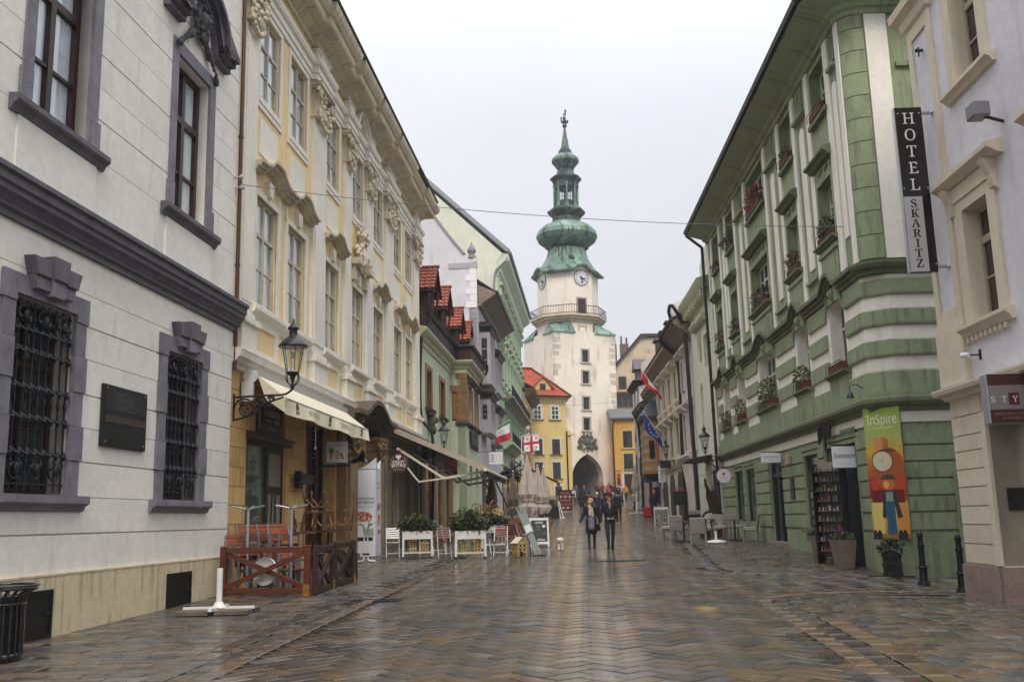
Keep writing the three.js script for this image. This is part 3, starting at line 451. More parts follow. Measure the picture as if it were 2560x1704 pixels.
    if (i !== 3) mk(T, 'window_hood', hoodGeo(line, [[.2, .13, -.03, .36], [.13, .06, -.03, .27], [.06, -.01, -.03, .17]]), M('weathered hood stucco', 0xc9bfad, { t: 'grimy' }));
    else {
      const R = rng(41), L = [...[-1, 1].flatMap(s => [bx(c + s * .78 - .3, c + s * .78 + .3, 10.1, 10.3, -.03, .38), bx(c + s * .8 - .16, c + s * .8 + .16, 9.6, 10.1, -.03, .2), spiral(c + s * .72, 10.45, .26, .22, 1.5, s, .06)])];
      L.push(ball(.42, c, 10.55, .1, .8, 1.25, .6, 12, 10), ball(.3, c + .02, 10.5, .24, .8, 1.2, .5, 12, 10)); for (let k = 0; k < 60; k++) { const a = R() * PI * 2, q = .35 + R() * .45; L.push(ball(.05 + R() * .08, c + Math.cos(a) * q * .8, 10.75 + Math.sin(a) * q * 1.25, .08 + R() * .22, 1, 1, .8, 6, 5)); }
      mk(T, 'cartouche', L, M('weathered stucco', 0xd8cfbd));
    }
    mk(T, 'window_sill', mould([[-.03, 6.3], [.05, 6.3], [.08, 6.4], [.16, 6.46], [.2, 6.52], [.2, 6.62], [-.2, 6.66]], c - 1.16, c + 1.16), creamM);
    mk(T, 'apron', [bx(c - .98, c - .74, 5.46, 6.3, -.03, .05), bx(c + .74, c + .98, 5.46, 6.3, -.03, .05), bx(c - .74, c + .74, 6.2, 6.3, -.03, .05), bx(c - .74, c + .74, 5.46, 5.62, -.03, .05)], creamM);
  });
  // segmental pediment over the centre bay of the cornice
  mk(T, 'frieze_arch', hoodGeo(Array.from({ length: 13 }, (_, k) => { const a = PI - k / 12 * PI; return [11.7 + Math.cos(a) * .85, 15.0 + Math.sin(a) * .75]; }), [[.12, 0, -.03, .3], [0, -.12, -.03, .2]]), creamM);
  mk(T, 'roof', [sweep([[-.1, -.2], [U1 + .1, -.2]], [[1.1, 16.41], [1.14, 16.46], [-4.6, 20.6], [-4.6, 20.45]])], M('dark roof tiles', 0x3a2b25, { t: 'tile', rough: .8 }));
  mk(T, 'eaves_gutter', sweep([[-.05, 0], [U1 + .05, 0]], [[.86, 16.44], [.98, 16.4], [1.06, 16.48], [.98, 16.46], [.88, 16.52]]), M('dark zinc', 0x2d2a29, { rough: .5, metal: .4 }));
  // shop window and door
  const W = win(T, 1.42, 4.36, .32, 3.52, -.12, { cols: 1, rows: [], f: .1, fm: M('brown shop frame', 0x2f1812, { rough: .5, t: 'wood' }), gm: M('shop glass', 0x49564f, { rough: .03, phys: true, ior: 1.6 }), name: 'shop_window' });
  mk(W, 'shop_post', bx(3.02, 3.16, .42, 3.42, -.18, -.1), M('brown shop frame', 0));
  const dr = mk(T, 'shop_door', [bx(3.16, 4.26, .42, 3.42, -.17, -.125)], M('shop door brown', 0x2a1712, { rough: .5, t: 'wood' }));
  mk(dr, 'door_panel', bx(3.26, 4.16, 2.5, 3.3, -.125, -.11), M('aged white board', 0x8f8a7e, { t: 'grimy' })); mk(dr, 'door_panel', bx(3.26, 3.66, .6, 2.3, -.125, -.11), M('aged white board', 0)); mk(dr, 'door_panel', bx(3.72, 4.16, .6, 2.3, -.125, -.112), M('aged white board', 0));
  mk(dr, 'slat', beam([3.34, .7, -.1], [3.5, 2.3, -.1], .03, .03), darkAndShade); mk(dr, 'slat', beam([3.8, .7, -.1], [3.74, 2.3, -.1], .03, .03), darkAndShade);
  mk(T, 'shop_lintel', mould([[-.03, 3.5], [.1, 3.52], [.1, 3.6], [.16, 3.64], [.16, 3.68], [-.03, 3.7]], 1.3, 4.5), M('brown shop frame', 0));
  // passage: deep dark doorway with posts
  const pd = mk(T, 'passage', [bx(6.05, 9.2, -.35, 4.4, -3.2, -3.1), bx(6.0, 6.1, -.35, 4.4, -3.1, -.53), bx(9.16, 9.2, -.35, 4.4, -3.1, -.53), bx(6.1, 9.16, 4.3, 4.39, -3.1, -.53)], M('passage render', 0x7c5f40, { t: 'plaster' }));
  mk(pd, 'post', bx(6.06, 6.42, .1, 4.38, -.4, -.06), woodDark); mk(pd, 'post', bx(7.6, 7.72, .1, 4.38, -.3, -.2), ironBlack); mk(pd, 'post', bx(8.3, 8.4, .1, 4.38, -.3, -.2), ironBlack);
  for (let k = 0; k < 7; k++) mk(pd, 'louvre', box(1.1, .03, .14, 7.0, 3.45 + k * .13, -.22, .5), ironBlack);
  // portal: stone pilasters, arch, weathered hood
  mk(T, 'portal_pier', [bx(9.24, 10.94, .1, .62, -.1, .42), bx(9.34, 10.84, .62, 3.7, -.1, .28), bx(9.58, 10.6, .7, 3.6, .26, .34), bx(9.26, 10.92, 3.7, 3.82, -.1, .36), bx(9.36, 10.82, 3.82, 4.5, -.1, .3)], portalM);
  mk(T, 'portal_pier', [bx(13.24, 14.6, .1, .62, -.1, .42), bx(13.3, 14.5, .62, 3.7, -.1, .28), bx(13.22, 14.6, 3.7, 3.82, -.1, .36), bx(13.3, 14.5, 3.82, 4.5, -.1, .3)], portalM);
  mk(T, 'portal_capital', [...capitalGeo(9.5, 10.7, 3.9, 4.5, .32, 610)], portalM); mk(T, 'portal_capital', [...capitalGeo(13.4, 14.4, 3.9, 4.5, .32, 611)], portalM);
  mk(T, 'portal_hood', hoodGeo([[9.0, 4.7], [10.0, 4.72], [10.5, 4.86], [11, 5.08], [11.6, 5.24], [12.2, 5.24], [12.8, 5.08], [13.3, 4.86], [13.8, 4.72], [14.8, 4.7]], [[.34, .2, -.03, .8], [.2, .06, -.03, .62], [.06, -.16, -.03, .44]]), hoodM);
  mk(T, 'portal_door', extr(poly(archPts(10.98, 13.2, .1, 3.4, 1.05)), .06, -.5), woodDark);
  // beige shop front to the end of the palace
  mk(T, 'shop_front_wall', wallGeo(rectPts(16.22, U1, -.2, 5.0), [rectPts(17.2, 18.6, .4, 4.1), rectPts(19.98, 21.1, .4, 4.1), rectPts(21.98, 23.0, .4, 4.1)], .4, -.03), greyBeige);
  for (const [a, b] of [[16.3, 17.2], [18.6, 19.98], [21.1, 21.98], [23.0, 23.42]]) mk(T, 'shop_pier', [bx(a, b, .3, 4.14, -.02, .07), bx(a - .04, b + .04, .3, .7, -.02, .1)], greyBeige);
  for (const [a, b] of [[17.2, 18.6], [19.98, 21.1], [21.98, 23.0]]) win(T, a, b, .4, 4.1, -.2, { cols: 1, rows: [.72], f: .06, fm: M('dark shop frame', 0x1f1c19, { rough: .5 }), gm: glassDark, name: 'shop_window' });
  // wall lamp box beside the shop
  mk(T, 'wall_lamp', [bx(4.55, 5.75, 2.62, 2.86, .12, .3), bx(5.0, 5.3, 2.5, 2.95, -.02, .14)], ironBlack);
}
// ---------------------------------------------------------------- green corner building on the right
const greenM = M('sage green render', 0x919e80, { t: 'grimy', bump: 'fine', bumpScale: .004 }), paleM = M('pale cream render', 0xefebe0, { t: 'plaster', bump: 'fine', bumpScale: .004 });
const greenD = M('dark green moulding', 0x6a7359, { t: 'grimy' });
const whiteFrame = M('white window paint', 0xd5d2c8, { rough: .5 });
{
  const T = thing('green_corner_building', 'sage green corner building with pale stripes and rounded corner on the right', 'building', [8.24, 0, -21.4], rightTurn(AG));
  const S = 6.5, side_ = [[-.42, -.5], [-.42 - .034 * S, -.5 - S]];
  const corner = [[-.8, 0], ...side_];
  const arc = []; for (let k = 0; k <= 8; k++) { const t = k / 8; const a = (1 - t) * (1 - t), b = 2 * t * (1 - t), c = t * t; arc.push([-.8 * a + -.44 * b + -.42 * c, 0 * a + -.04 * b + -.5 * c]); }
  const round = [...arc, side_[1]];
  const slab = (path, y0, y1, z = 0, th = .3) => sweep(path, [[-th, y0], [z, y0], [z, y1], [-th, y1]]);
  const X = ([a, b]) => [-b, -a];
  const low = [[2.2, 3.45], [5.6, 6.85], [9.6, 12.05], [14.65, 15.95], [17.75, 19.05]].map(X), mid = [[2.15, 3.4], [5.55, 6.8], [9.5, 12.1], [14.75, 16], [18, 19.25]].map(X), top = [[2.0, 3.3], [5.5, 6.8], [9.4, 12.0], [14.75, 16.05], [18, 19.3]].map(X);
  const gnd = [[2.25, 4.85, .15, 3.2], [5.65, 7.1, 1.1, 3.15], [9.35, 12.25, .1, 3.2], [14.05, 15.6, 1.25, 3.18], [16.25, 17.75, 1.25, 3.2]].map(([a, b, c, d]) => [-b, -a, c, d]);
  const arch = (x0, x1, y0, y1) => archPts(x0, x1, y0, y1 - .18, .18, 8);
  mk(T, 'ground_floor_wall', [wallGeo(rectPts(-20.6, -.8, -.3, 3.5), gnd.map(h => h[0] === -12.25 ? archPts(h[0] + .5, h[1] - .5, .1, 3.2, .5, 10) : rectPts(...h)), .5, -.04), slab(corner, -.4, 3.5, -.04)], greenM);
  mk(T, 'upper_wall', [wallGeo(rectPts(-20.6, -.8, 7.1, 13.7), [...mid.map(w => rectPts(...w, 8.42, 10.06)), ...top.map(w => rectPts(...w, 11.82, 13.24))], .5, 0), slab(round, 7.1, 13.7, -.02), bx(-20.6, -1, -.3, 14, -9.2, -8.8), bx(-20.6, -20.2, -.3, 13.9, -8.8, -.52), bx(-20.2, -1, 3.4, 3.46, -8.8, -.6), bx(-20.2, -1, 6.96, 7.0, -8.8, -.6)], greenM);
  mk(T, 'first_floor_wall', [wallGeo(rectPts(-20.6, -.8, 3.5, 7.1), low.map(w => rectPts(...w, 5.0, 6.8)), .5, 0), slab(corner, 3.5, 7.1, 0)], paleM);
  // ground floor rustication
  const cut = [...gnd.map(h => h[0] === -12.25 ? [-11.8, -9.85, -1, 3.75] : [h[0] - .12, h[1] + .12, h[2] - .12, h[3] + .14])];
  const ys = [1.08, 1.49, 1.85, 2.23, 2.61, 2.98, 3.44];
  courses(T, 'rusticated_block', -20.58, -.8, ys, .05, cut, greenM, -.08, .012);
  mk(T, 'plinth', [bx(-20.58, -12.0, -.3, 1.03, -.08, .03)], greenM); for (const [a, b] of [[-9.65, -5], [-2.1, -.8]]) mk(T, 'plinth', bx(a, b, -.3, 1.03, -.08, .03), greenM);
  for (let i = 0; i < ys.length - 1; i++) mk(T, 'rusticated_block', slab([[-.802, 0], ...side_], ys[i] + .025, ys[i + 1] - .025, .012, .06), greenM);
  mk(T, 'plinth', slab([[-.802, 0], ...side_], -.4, 1.03, .03, .08), greenM);
  for (const h of gnd) if (h[0] !== -12.25) mk(T, 'opening_frame', [bx(h[0] - .1, h[0], h[2], h[3] + .1, -.1, .0), bx(h[1], h[1] + .1, h[2], h[3] + .1, -.1, 0), bx(h[0], h[1], h[3], h[3] + .1, -.1, 0)], greenM);
  const full = [[-20.6, 0], ...corner];
  mk(T, 'shop_cornice', sweep(full, [[-.02, 3.74], [.06, 3.76], [.08, 3.84], [.16, 3.88], [.22, 3.96], [.22, 4.04], [.18, 4.1], [-.02, 4.16]]), greenD);
  // green stripes of the first floor
  const gaps = [[-20.58, -19.25], [-17.55, -16.15], [-14.45, -12.3], [-9.4, -7.05], [-5.4, -3.65]];
  const bands = [[6.46, 6.84], [5.74, 6.13], [5.02, 5.41]];
  for (const [y0, y1] of bands) { for (const [a, b] of gaps) mk(T, 'green_block', [bx(a + .05, b - .05, y0, y1, -.02, .06)], greenM); mk(T, 'green_block', sweep([[-2.02, 0], ...corner], [[-.02, y0 - .02], [.05, y0], [.07, y0 + .05], [.07, y1 - .03], [.04, y1], [-.02, y1]]), greenM); }
  for (const [a, b] of gaps) mk(T, 'green_block', bx(a, b, 4.14, 4.66, -.02, .06), greenM);
  mk(T, 'green_block', sweep([[-2.02, 0], ...corner], [[-.02, 4.14], [.07, 4.14], [.07, 4.66], [.04, 4.7], [-.02, 4.7]]), greenM);
  for (const w of low) {
    mk(T, 'sill_panel', bx(w[0] - .18, w[1] + .18, 4.14, 4.88, -.02, .08), greenM);
    mk(T, 'window_sill', mould([[-.2, 4.86], [.1, 4.88], [.14, 4.93], [.2, 4.95], [.2, 5.0], [-.2, 5.02]], w[0] - .22, w[1] + .22), greenD);
    const n = w[1] - w[0] > 2 ? 4 : 2; win(T, w[0], w[1], 5.0, 6.8, -.28, { cols: n, rows: [.66], f: .07, mull: .06, bars: [[], []], fm: whiteFrame });
  }
  // string course rising into small arches over the windows
  const prof = [[-.03, 6.94], [.08, 6.96], [.1, 7.04], [.2, 7.1], [.24, 7.18], [.24, 7.24], [-.03, 7.3]];
  const line = [[-20.6, 7.0]]; for (const w of [...low].reverse()) { const c = (w[0] + w[1]) / 2, r = (w[1] - w[0]) / 2 > 1 ? 1.05 : .42; for (let k = -8; k <= 8; k++) line.push([c + k / 8 * (r + .22), 7.0 + .36 * Math.pow(.5 + .5 * Math.cos(k / 8 * PI), .8)]); } line.push([-.8, 7.0]);
  mk(T, 'string_course', [...hoodGeo(line, [[.24, .14, -.03, .26], [.14, .04, -.03, .16], [.04, -.06, -.03, .1]]), sweep([[-.8, 0], ...round.slice(1)], prof)], greenD);
  for (const w of low) { const c = (w[0] + w[1]) / 2, r = (w[1] - w[0]) / 2; const R = rng(Math.round(-c * 10)); const L = [ball(.13, c, 7.02, .08, .7, 1.3, .6), ball(.08, c, 7.02, .15, .7, 1.3, .6)]; for (const s of [-1, 1]) for (let k = 0; k < 7; k++) L.push(ball(.07 - k * .004, c + s * (r - .1 + k * .035), 7.02 - k * .075, .06, 1, 1, .8, 6, 5)); mk(T, 'cartouche', [...L, extr(poly([[c - r, 6.82], [c + r, 6.82], [c + r * .9, 7.0], [c + r * .4, 7.2], [c - r * .4, 7.2], [c - r * .9, 7.0]]), .08, -.02)], greenM); }
  // giant order of pale strips
  const strip = (a, b, y0, y1, z) => mk(T, 'pilaster_strip', bx(a, b, y0, y1, -.02, z), paleM);
  const bays = [[-5.45, -3.5], [-9.25, -6.95], [-14.6, -12.25], [-17.85, -16.15]];
  for (const [a, b] of bays) {
    strip(a + .02, a + .36, 7.32, 13.5, .06); strip(b - .36, b - .02, 7.32, 13.5, .06);
    const c = (a + b) / 2, h = Math.min(.24, (b - a) * .13);
    mk(T, 'pilaster_panel', extr(poly(archPts(c - h, c + h, 8.1, 12.0, h, 8)), .06, -.02), paleM);
    mk(T, 'panel_ledge', bx(a + .42, b - .42, 12.5, 12.6, -.02, .16), greenM); mk(T, 'panel_ledge', bx(a + .42, b - .42, 7.75, 7.83, -.02, .1), greenM); for (const k of [-1, 0, 1]) mk(T, 'panel_rib', bx(c + k * .2 - .05, c + k * .2 + .05, 12.7, 13.45, -.02, .05), greenM);
  }
  strip(-1.95, -1.58, 7.32, 13.5, .06); strip(-.98, -.7, 7.32, 13.6, .05); mk(T, 'pilaster_panel', extr(poly(archPts(-1.46, -1.14, 8.1, 12.0, .16, 8)), .06, -.02), paleM); mk(T, 'panel_ledge', [bx(-1.55, -1.02, 12.5, 12.6, -.02, .14), ...[-1, 0, 1].map(k => bx(-1.29 + k * .16 - .04, -1.29 + k * .16 + .04, 12.7, 13.45, -.02, .05))], greenM);
  strip(-20.56, -20.3, 7.32, 13.5, .06); strip(-19.85, -19.5, 7.32, 13.5, .06);
  // rounded corner: courses with joints, then a pale strip on the side front
  for (let k = 0; k < 11; k++) mk(T, 'corner_course', slab(arc.slice(1), 7.34 + k * .58, 7.34 + k * .58 + .56, .04, .1), greenM);
  mk(T, 'pilaster_strip', sweep([[-.422, -.53], [-.424 - .034 * .5, -1.06]], [[-.05, 7.32], [.06, 7.32], [.06, 13.62], [-.05, 13.62]]), paleM);
  for (const y of [8.6, 9.6, 12.1]) mk(T, 'panel_ledge', sweep([[-.45, -1.2], [-.5, -3]], [[-.05, y], [.08, y], [.1, y + .1], [-.05, y + .12]]), greenM);
  mk(T, 'eaves_cornice', sweep([[-20.6, 0], ...arc, side_[1]], [[-.03, 13.46], [.1, 13.48], [.12, 13.58], [.22, 13.62], [.26, 13.72], [.84, 13.9], [.9, 13.92], [.9, 14.02], [-.03, 14.1]]), greenM);
  mk(T, 'eaves_gutter', sweep([[-20.7, 0], ...arc, side_[1]], [[.86, 14.03], [1.02, 14.0], [1.06, 14.12], [.95, 14.08], [.84, 14.14]]), M('black zinc', 0x1d1a1c, { rough: .45, metal: .4 }));
  mk(T, 'roof', sweep([[-20.7, 0], [-.4, 0]], [[.92, 14.06], [.96, 14.12], [-5, 17.6], [-5, 17.4]]), M('dark roof tiles', 0));
  mk(T, 'downpipe', [bar([-20.72, 14.0, .95], [-20.72, 13.4, .25], .07, 8), bar([-20.72, 13.4, .25], [-20.72, .2, .16], .07, 10), ...[11.5, 9, 6, 3].map(y => cyl(.085, .085, .07, -20.72, y, .2, 10))], M('dark brown pipe', 0x231a18, { rough: .45 }));
  for (const w of mid) {
    const c = (w[0] + w[1]) / 2, h = (w[1] - w[0]) / 2;
    mk(T, 'window_surround', [bx(w[0] - .14, w[0], 8.42, 10.06, -.02, .05), bx(w[1], w[1] + .14, 8.42, 10.06, -.02, .05), bx(w[0] - .14, w[1] + .14, 10.06, 10.2, -.02, .05), bx(w[0] - .02, w[1] + .02, 10.2, 10.5, -.02, .03)], greenM);
    mk(T, 'swag', [-.6, -.2, .2, .6].filter(() => h > 1).concat(h > 1 ? [] : [-.4, .4]).map(t => tube([[c + t * h - .1, 10.3, .05], [c + t * h, 10.42, .07], [c + t * h + .06, 10.34, .07], [c + t * h + .14, 10.44, .05]], .028, 5, 10)), greenM);
    mk(T, 'window_hood', mould([[-.02, 10.5], [.14, 10.52], [.2, 10.6], [.3, 10.64], [.3, 10.7], [.26, 10.74], [-.02, 10.82]], w[0] - .26, w[1] + .26), greenD);
    mk(T, 'window_sill', [mould([[-.2, 8.28], [.1, 8.3], [.14, 8.35], [.22, 8.37], [.22, 8.42], [-.2, 8.44]], w[0] - .24, w[1] + .24)], greenD);
    mk(T, 'sill_panel', [bx(w[0] - .1, w[1] + .1, 7.36, 8.28, -.02, .07), bx(w[0] - .16, w[1] + .16, 8.1, 8.2, -.02, .12)], greenM);
    win(T, w[0], w[1], 8.42, 10.06, -.26, { cols: h > 1 ? 4 : 2, rows: [.66], f: .07, mull: .06, fm: whiteFrame });
  }
  for (const w of top) {
    const h = (w[1] - w[0]) / 2;
    mk(T, 'window_surround', [bx(w[0] - .12, w[0], 11.82, 13.24, -.02, .05), bx(w[1], w[1] + .12, 11.82, 13.24, -.02, .05), bx(w[0] - .12, w[1] + .12, 13.24, 13.36, -.02, .05)], greenM);
    mk(T, 'window_sill', bx(w[0] - .14, w[1] + .14, 11.7, 11.82, -.2, .14), greenD);
    win(T, w[0], w[1], 11.82, 13.24, -.26, { cols: h > 1 ? 4 : 2, rows: [.62], f: .07, mull: .06, fm: whiteFrame });
  }
  // ground floor openings
  const shopF = M('black shop frame', 0x15161a, { rough: .4 }); const shopG = M('shop glass dark', 0x20241f, { rough: .04, phys: true, ior: 1.6 });
  const sw = win(T, -7.1, -5.65, 1.1, 3.15, -.1, { cols: 1, rows: [.78], f: .08, fm: shopF, gm: glassClear, name: 'shop_window' });
  mk(sw, 'shop_backdrop', [bx(-7.6, -5.2, .9, 3.3, -1.5, -1.45)], M('cream display board', 0x9c9270, { rough: .9, t: 'plaster' }));
  mk(T, 'window_sill', bx(-7.3, -5.5, .96, 1.1, -.3, .16), greenD);
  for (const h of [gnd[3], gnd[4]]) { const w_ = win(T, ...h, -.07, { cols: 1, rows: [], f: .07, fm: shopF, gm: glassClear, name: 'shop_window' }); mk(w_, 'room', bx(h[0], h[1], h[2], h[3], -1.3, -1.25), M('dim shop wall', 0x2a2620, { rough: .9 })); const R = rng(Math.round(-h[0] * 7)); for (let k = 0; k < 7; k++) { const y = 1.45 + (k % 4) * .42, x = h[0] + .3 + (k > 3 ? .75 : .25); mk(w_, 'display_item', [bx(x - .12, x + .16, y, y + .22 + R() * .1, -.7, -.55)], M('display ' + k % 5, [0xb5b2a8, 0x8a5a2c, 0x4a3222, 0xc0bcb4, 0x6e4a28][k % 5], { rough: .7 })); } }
  const door = mk(T, 'shop_door', [bx(-11.75, -11.6, .12, 3.2, -.22, -.1), bx(-10.0, -9.85, .12, 3.2, -.22, -.1), bx(-11.6, -10.0, 2.7, 2.85, -.22, -.1), bx(-10.85, -10.7, .12, 2.7, -.22, -.1), bx(-11.6, -10.0, .12, .3, -.22, -.1)], shopF);
  for (const [a, b] of [[-11.6, -10.85], [-10.7, -10.0]]) mk(door, 'pane', bx(a, b, .3, 2.7, -.18, -.16), shopG); mk(door, 'pane', extr(poly(archPts(-11.74, -9.86, 2.86, 3.2, .48, 10)), 0.02, -.18), shopG);
  mk(T, 'door_step', bx(-12, -9.6, -.2, .62, -.4, .14), M('stone step', 0x8d857a, { t: 'stone' }));
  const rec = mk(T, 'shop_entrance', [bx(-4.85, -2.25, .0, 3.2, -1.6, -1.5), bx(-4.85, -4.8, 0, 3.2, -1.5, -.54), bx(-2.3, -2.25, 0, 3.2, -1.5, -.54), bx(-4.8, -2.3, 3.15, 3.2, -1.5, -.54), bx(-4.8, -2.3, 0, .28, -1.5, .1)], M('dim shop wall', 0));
  mk(rec, 'door_leaf', [bx(-2.62, -2.54, .3, 3.1, -1.1, .35), bx(-2.36, -2.28, .3, 3.1, -1.1, .25)], shopF);
  mk(T, 'nameplate', bx(-8.75, -8.35, 1.95, 2.6, .0, .05), M('bronze plate', 0x3c332a, { rough: .4, metal: .5 }));
  // hatch on the side front and its frame
  const so = (x, z) => [-.42 - .034 * -z * 1 + x, -.5 + z];
  mk(T, 'service_door', sweep([[-.46, -1.55], [-.56, -4.2]], [[-.05, -.2], [.045, -.2], [.045, 2.36], [-.05, 2.36]]), greenM); mk(T, 'service_hatch', sweep([[-.462, -1.62], [-.5, -2.85]], [[-.02, 1.15], [.07, 1.15], [.07, 2.3], [-.02, 2.3]]), greenM);
}
// ---------------------------------------------------------------- hotel front at the right edge
{
  const T = thing('hotel_building', 'pale lilac hotel front with cream trim at the right edge', 'building', [7.75, 0, -16.2], rightTurn(AG));
  const lilac = M('pale lilac render', 0xd3d1d8, { t: 'plaster', bump: 'fine', bumpScale: .003 }), trim = M('cream trim render', 0xd3c8b3, { t: 'plaster', bump: 'fine', bumpScale: .003 }), granite = M('pink granite', 0xa08a80, { t: 'stone', rough: .6 });
  // local x = -u ; the building runs from u=0.95 towards the viewer
  const E = -.95, N = 9; const wins = [[.46, 1.42], [3.6, 4.6], [6.7, 7.7]];
  mk(T, 'upper_wall', [wallGeo(rectPts(E, N, 3.62, 14.5), [...wins.map(w => rectPts(w[0], w[1], 4.62, 6.52)), ...wins.map(w => rectPts(w[0] + .35, w[1] + .35, 8.62, 10.9))], .6, 0), bx(E + .02, N, -.3, 14.5, -8.5, -8.2), bx(E + .01, E + .4, -.3, 14.5, -8.2, -.62)], lilac);
  mk(T, 'ground_floor_wall', wallGeo(rectPts(E, N, -.4, 3.6), [rectPts(.4, 3.2, -.3, 2.95), rectPts(4.6, 7.6, .6, 2.95)], .6, -.03), trim);
  courses(T, 'rusticated_block', E, .22, [.62, .95, 1.27, 1.58, 1.9, 2.2, 2.51, 2.78, 3.11, 3.46], .022, [], trim, -.08, 0);
  courses(T, 'rusticated_block', 3.4, 4.4, [.62, .95, 1.27, 1.58, 1.9, 2.2, 2.51, 2.78, 3.11, 3.46], .022, [], trim, -.08, 0);
  mk(T, 'plinth', [bx(E - .05, .36, -.4, .6, -.6, .06), bx(.38, .45, -.4, .6, -1.3, .02)], granite); mk(T, 'plinth', bx(3.2, 4.5, -.4, .6, -.6, .06), granite);
  mk(T, 'door_surround', [bx(.22, .4, .62, 3.1, -.6, .03), bx(.4, 3.2, 2.95, 3.1, -.6, .03), bx(3.2, 3.38, .62, 3.1, -.6, .03)], trim);
  mk(T, 'shop_entrance', [bx(.4, 3.2, -.3, 2.95, -1.4, -1.3), bx(.34, .4, -.3, 2.95, -1.3, -.6)], M('grey brown reveal', 0x6d6459, { t: 'plaster' }));
  mk(T, 'meter_box', bx(.405, .44, 1.5, 1.85, -.5, -.2), ironBlack);
  mk(T, 'shop_cornice', sweep([[E, -1.2], [E, 0], [N, 0]], [[-.02, 3.4], [.06, 3.42], [.1, 3.48], [.2, 3.52], [.22, 3.58], [.22, 3.62], [-.02, 3.68]]), trim);
  // corner pilaster with base block, sunk panel and capital
  mk(T, 'pilaster_base', [bx(E - .06, .1, 3.66, 4.66, -.1, .1), bx(E - .06, .1, 4.66, 4.78, -.1, .07)], trim);
  mk(T, 'pilaster', [bx(E - .03, E + .16, 4.78, 10.6, -.1, .06), bx(-.12, .06, 4.78, 10.6, -.1, .06), bx(E + .16, -.12, 4.78, 4.98, -.1, .06), bx(E + .16, -.12, 10.26, 10.6, -.1, .06)], trim);
  mk(T, 'pilaster_panel', bx(E + .16, -.12, 4.98, 10.26, -.1, .02), lilac);
  mk(T, 'pilaster_capital', sweep([[E - .03, -.4], [E - .03, .06], [.06, .06], [.06, -.02]], [[0, 10.5], [.06, 10.55], [.1, 10.7], [.22, 10.8], [.24, 10.95], [0, 11.05]]), trim);
  const fm = M('cream window paint', 0x9d907a, { rough: .6 });
  for (const w of wins) {
    mk(T, 'window_surround', [bx(w[0] - .3, w[0] + .02, 4.56, 6.7, -.5, .05), bx(w[1] - .02, w[1] + .26, 4.56, 6.7, -.5, .05), bx(w[0] + .02, w[1] - .02, 6.5, 6.7, -.5, .05), bx(w[0] - .36, w[1] + .32, 6.7, 6.95, -.05, .08)], trim);
    mk(T, 'window_sill', mould([[-.3, 4.36], [.06, 4.38], [.1, 4.44], [.17, 4.5], [.17, 4.56], [-.3, 4.62]], w[0] - .42, w[1] + .4), trim);
    const dent = []; for (let k = 0; k < 9; k++) dent.push(bx(w[0] - .3 + k * .17, w[0] - .22 + k * .17, 4.28, 4.37, -.02, .07));
    mk(T, 'sill_dentils', dent, trim, { kind: 'stuff' });
    mk(T, 'window_hood', [mould([[-.02, 6.95], [.1, 6.97], [.2, 7.03], [.26, 7.06], [.26, 7.14], [-.02, 7.2]], w[0] - .66, w[1] + .62)], trim);
    mk(T, 'hood_bracket', [extr(poly([[0, 6.45], [.08, 6.5], [.12, 6.7], [.24, 6.96], [0, 6.96]]), .16, 0).rotateY(-PI / 2).translate(w[1] + .36, 0, 0)], trim); mk(T, 'hood_bracket', [extr(poly([[0, 6.45], [.08, 6.5], [.12, 6.7], [.24, 6.96], [0, 6.96]]), .16, 0).rotateY(-PI / 2).translate(w[0] - .24, 0, 0)], trim);
    win(T, w[0], w[1], 4.6, 6.52, -.2, { cols: 1, rows: [.7], f: .1, mull: .12, bars: [[.5], []], fm, gm: M('brown tinted glass', 0x33291f, { rough: .05, phys: true }) });
    const a = w[0] + .35, b = w[1] + .35;
    mk(T, 'window_surround', [bx(a - .3, a + .02, 8.6, 11.1, -.5, .05), bx(b - .02, b + .24, 8.6, 11.1, -.5, .05), bx(a + .02, b - .02, 10.88, 11.1, -.5, .05)], trim);
    mk(T, 'window_sill', mould([[-.3, 8.4], [.06, 8.42], [.1, 8.48], [.17, 8.52], [.17, 8.58], [-.3, 8.64]], a - .42, b + .4), trim);
    win(T, a, b, 8.6, 10.9, -.2, { cols: 1, rows: [.6], f: .1, mull: .12, bars: [[.5], [.5]], fm, gm: M('brown tinted glass', 0) });
  }
  mk(T, 'cable_anchor', [bar([-.42, 9.9, .02], [-.42, 9.9, .1], .03), ball(.04, -.42, 9.9, .12), tube([[-.4, 9.95, .1], [-.34, 9.85, .12], [-.42, 9.78, .1]], .014, 5)], ironBlack);
}
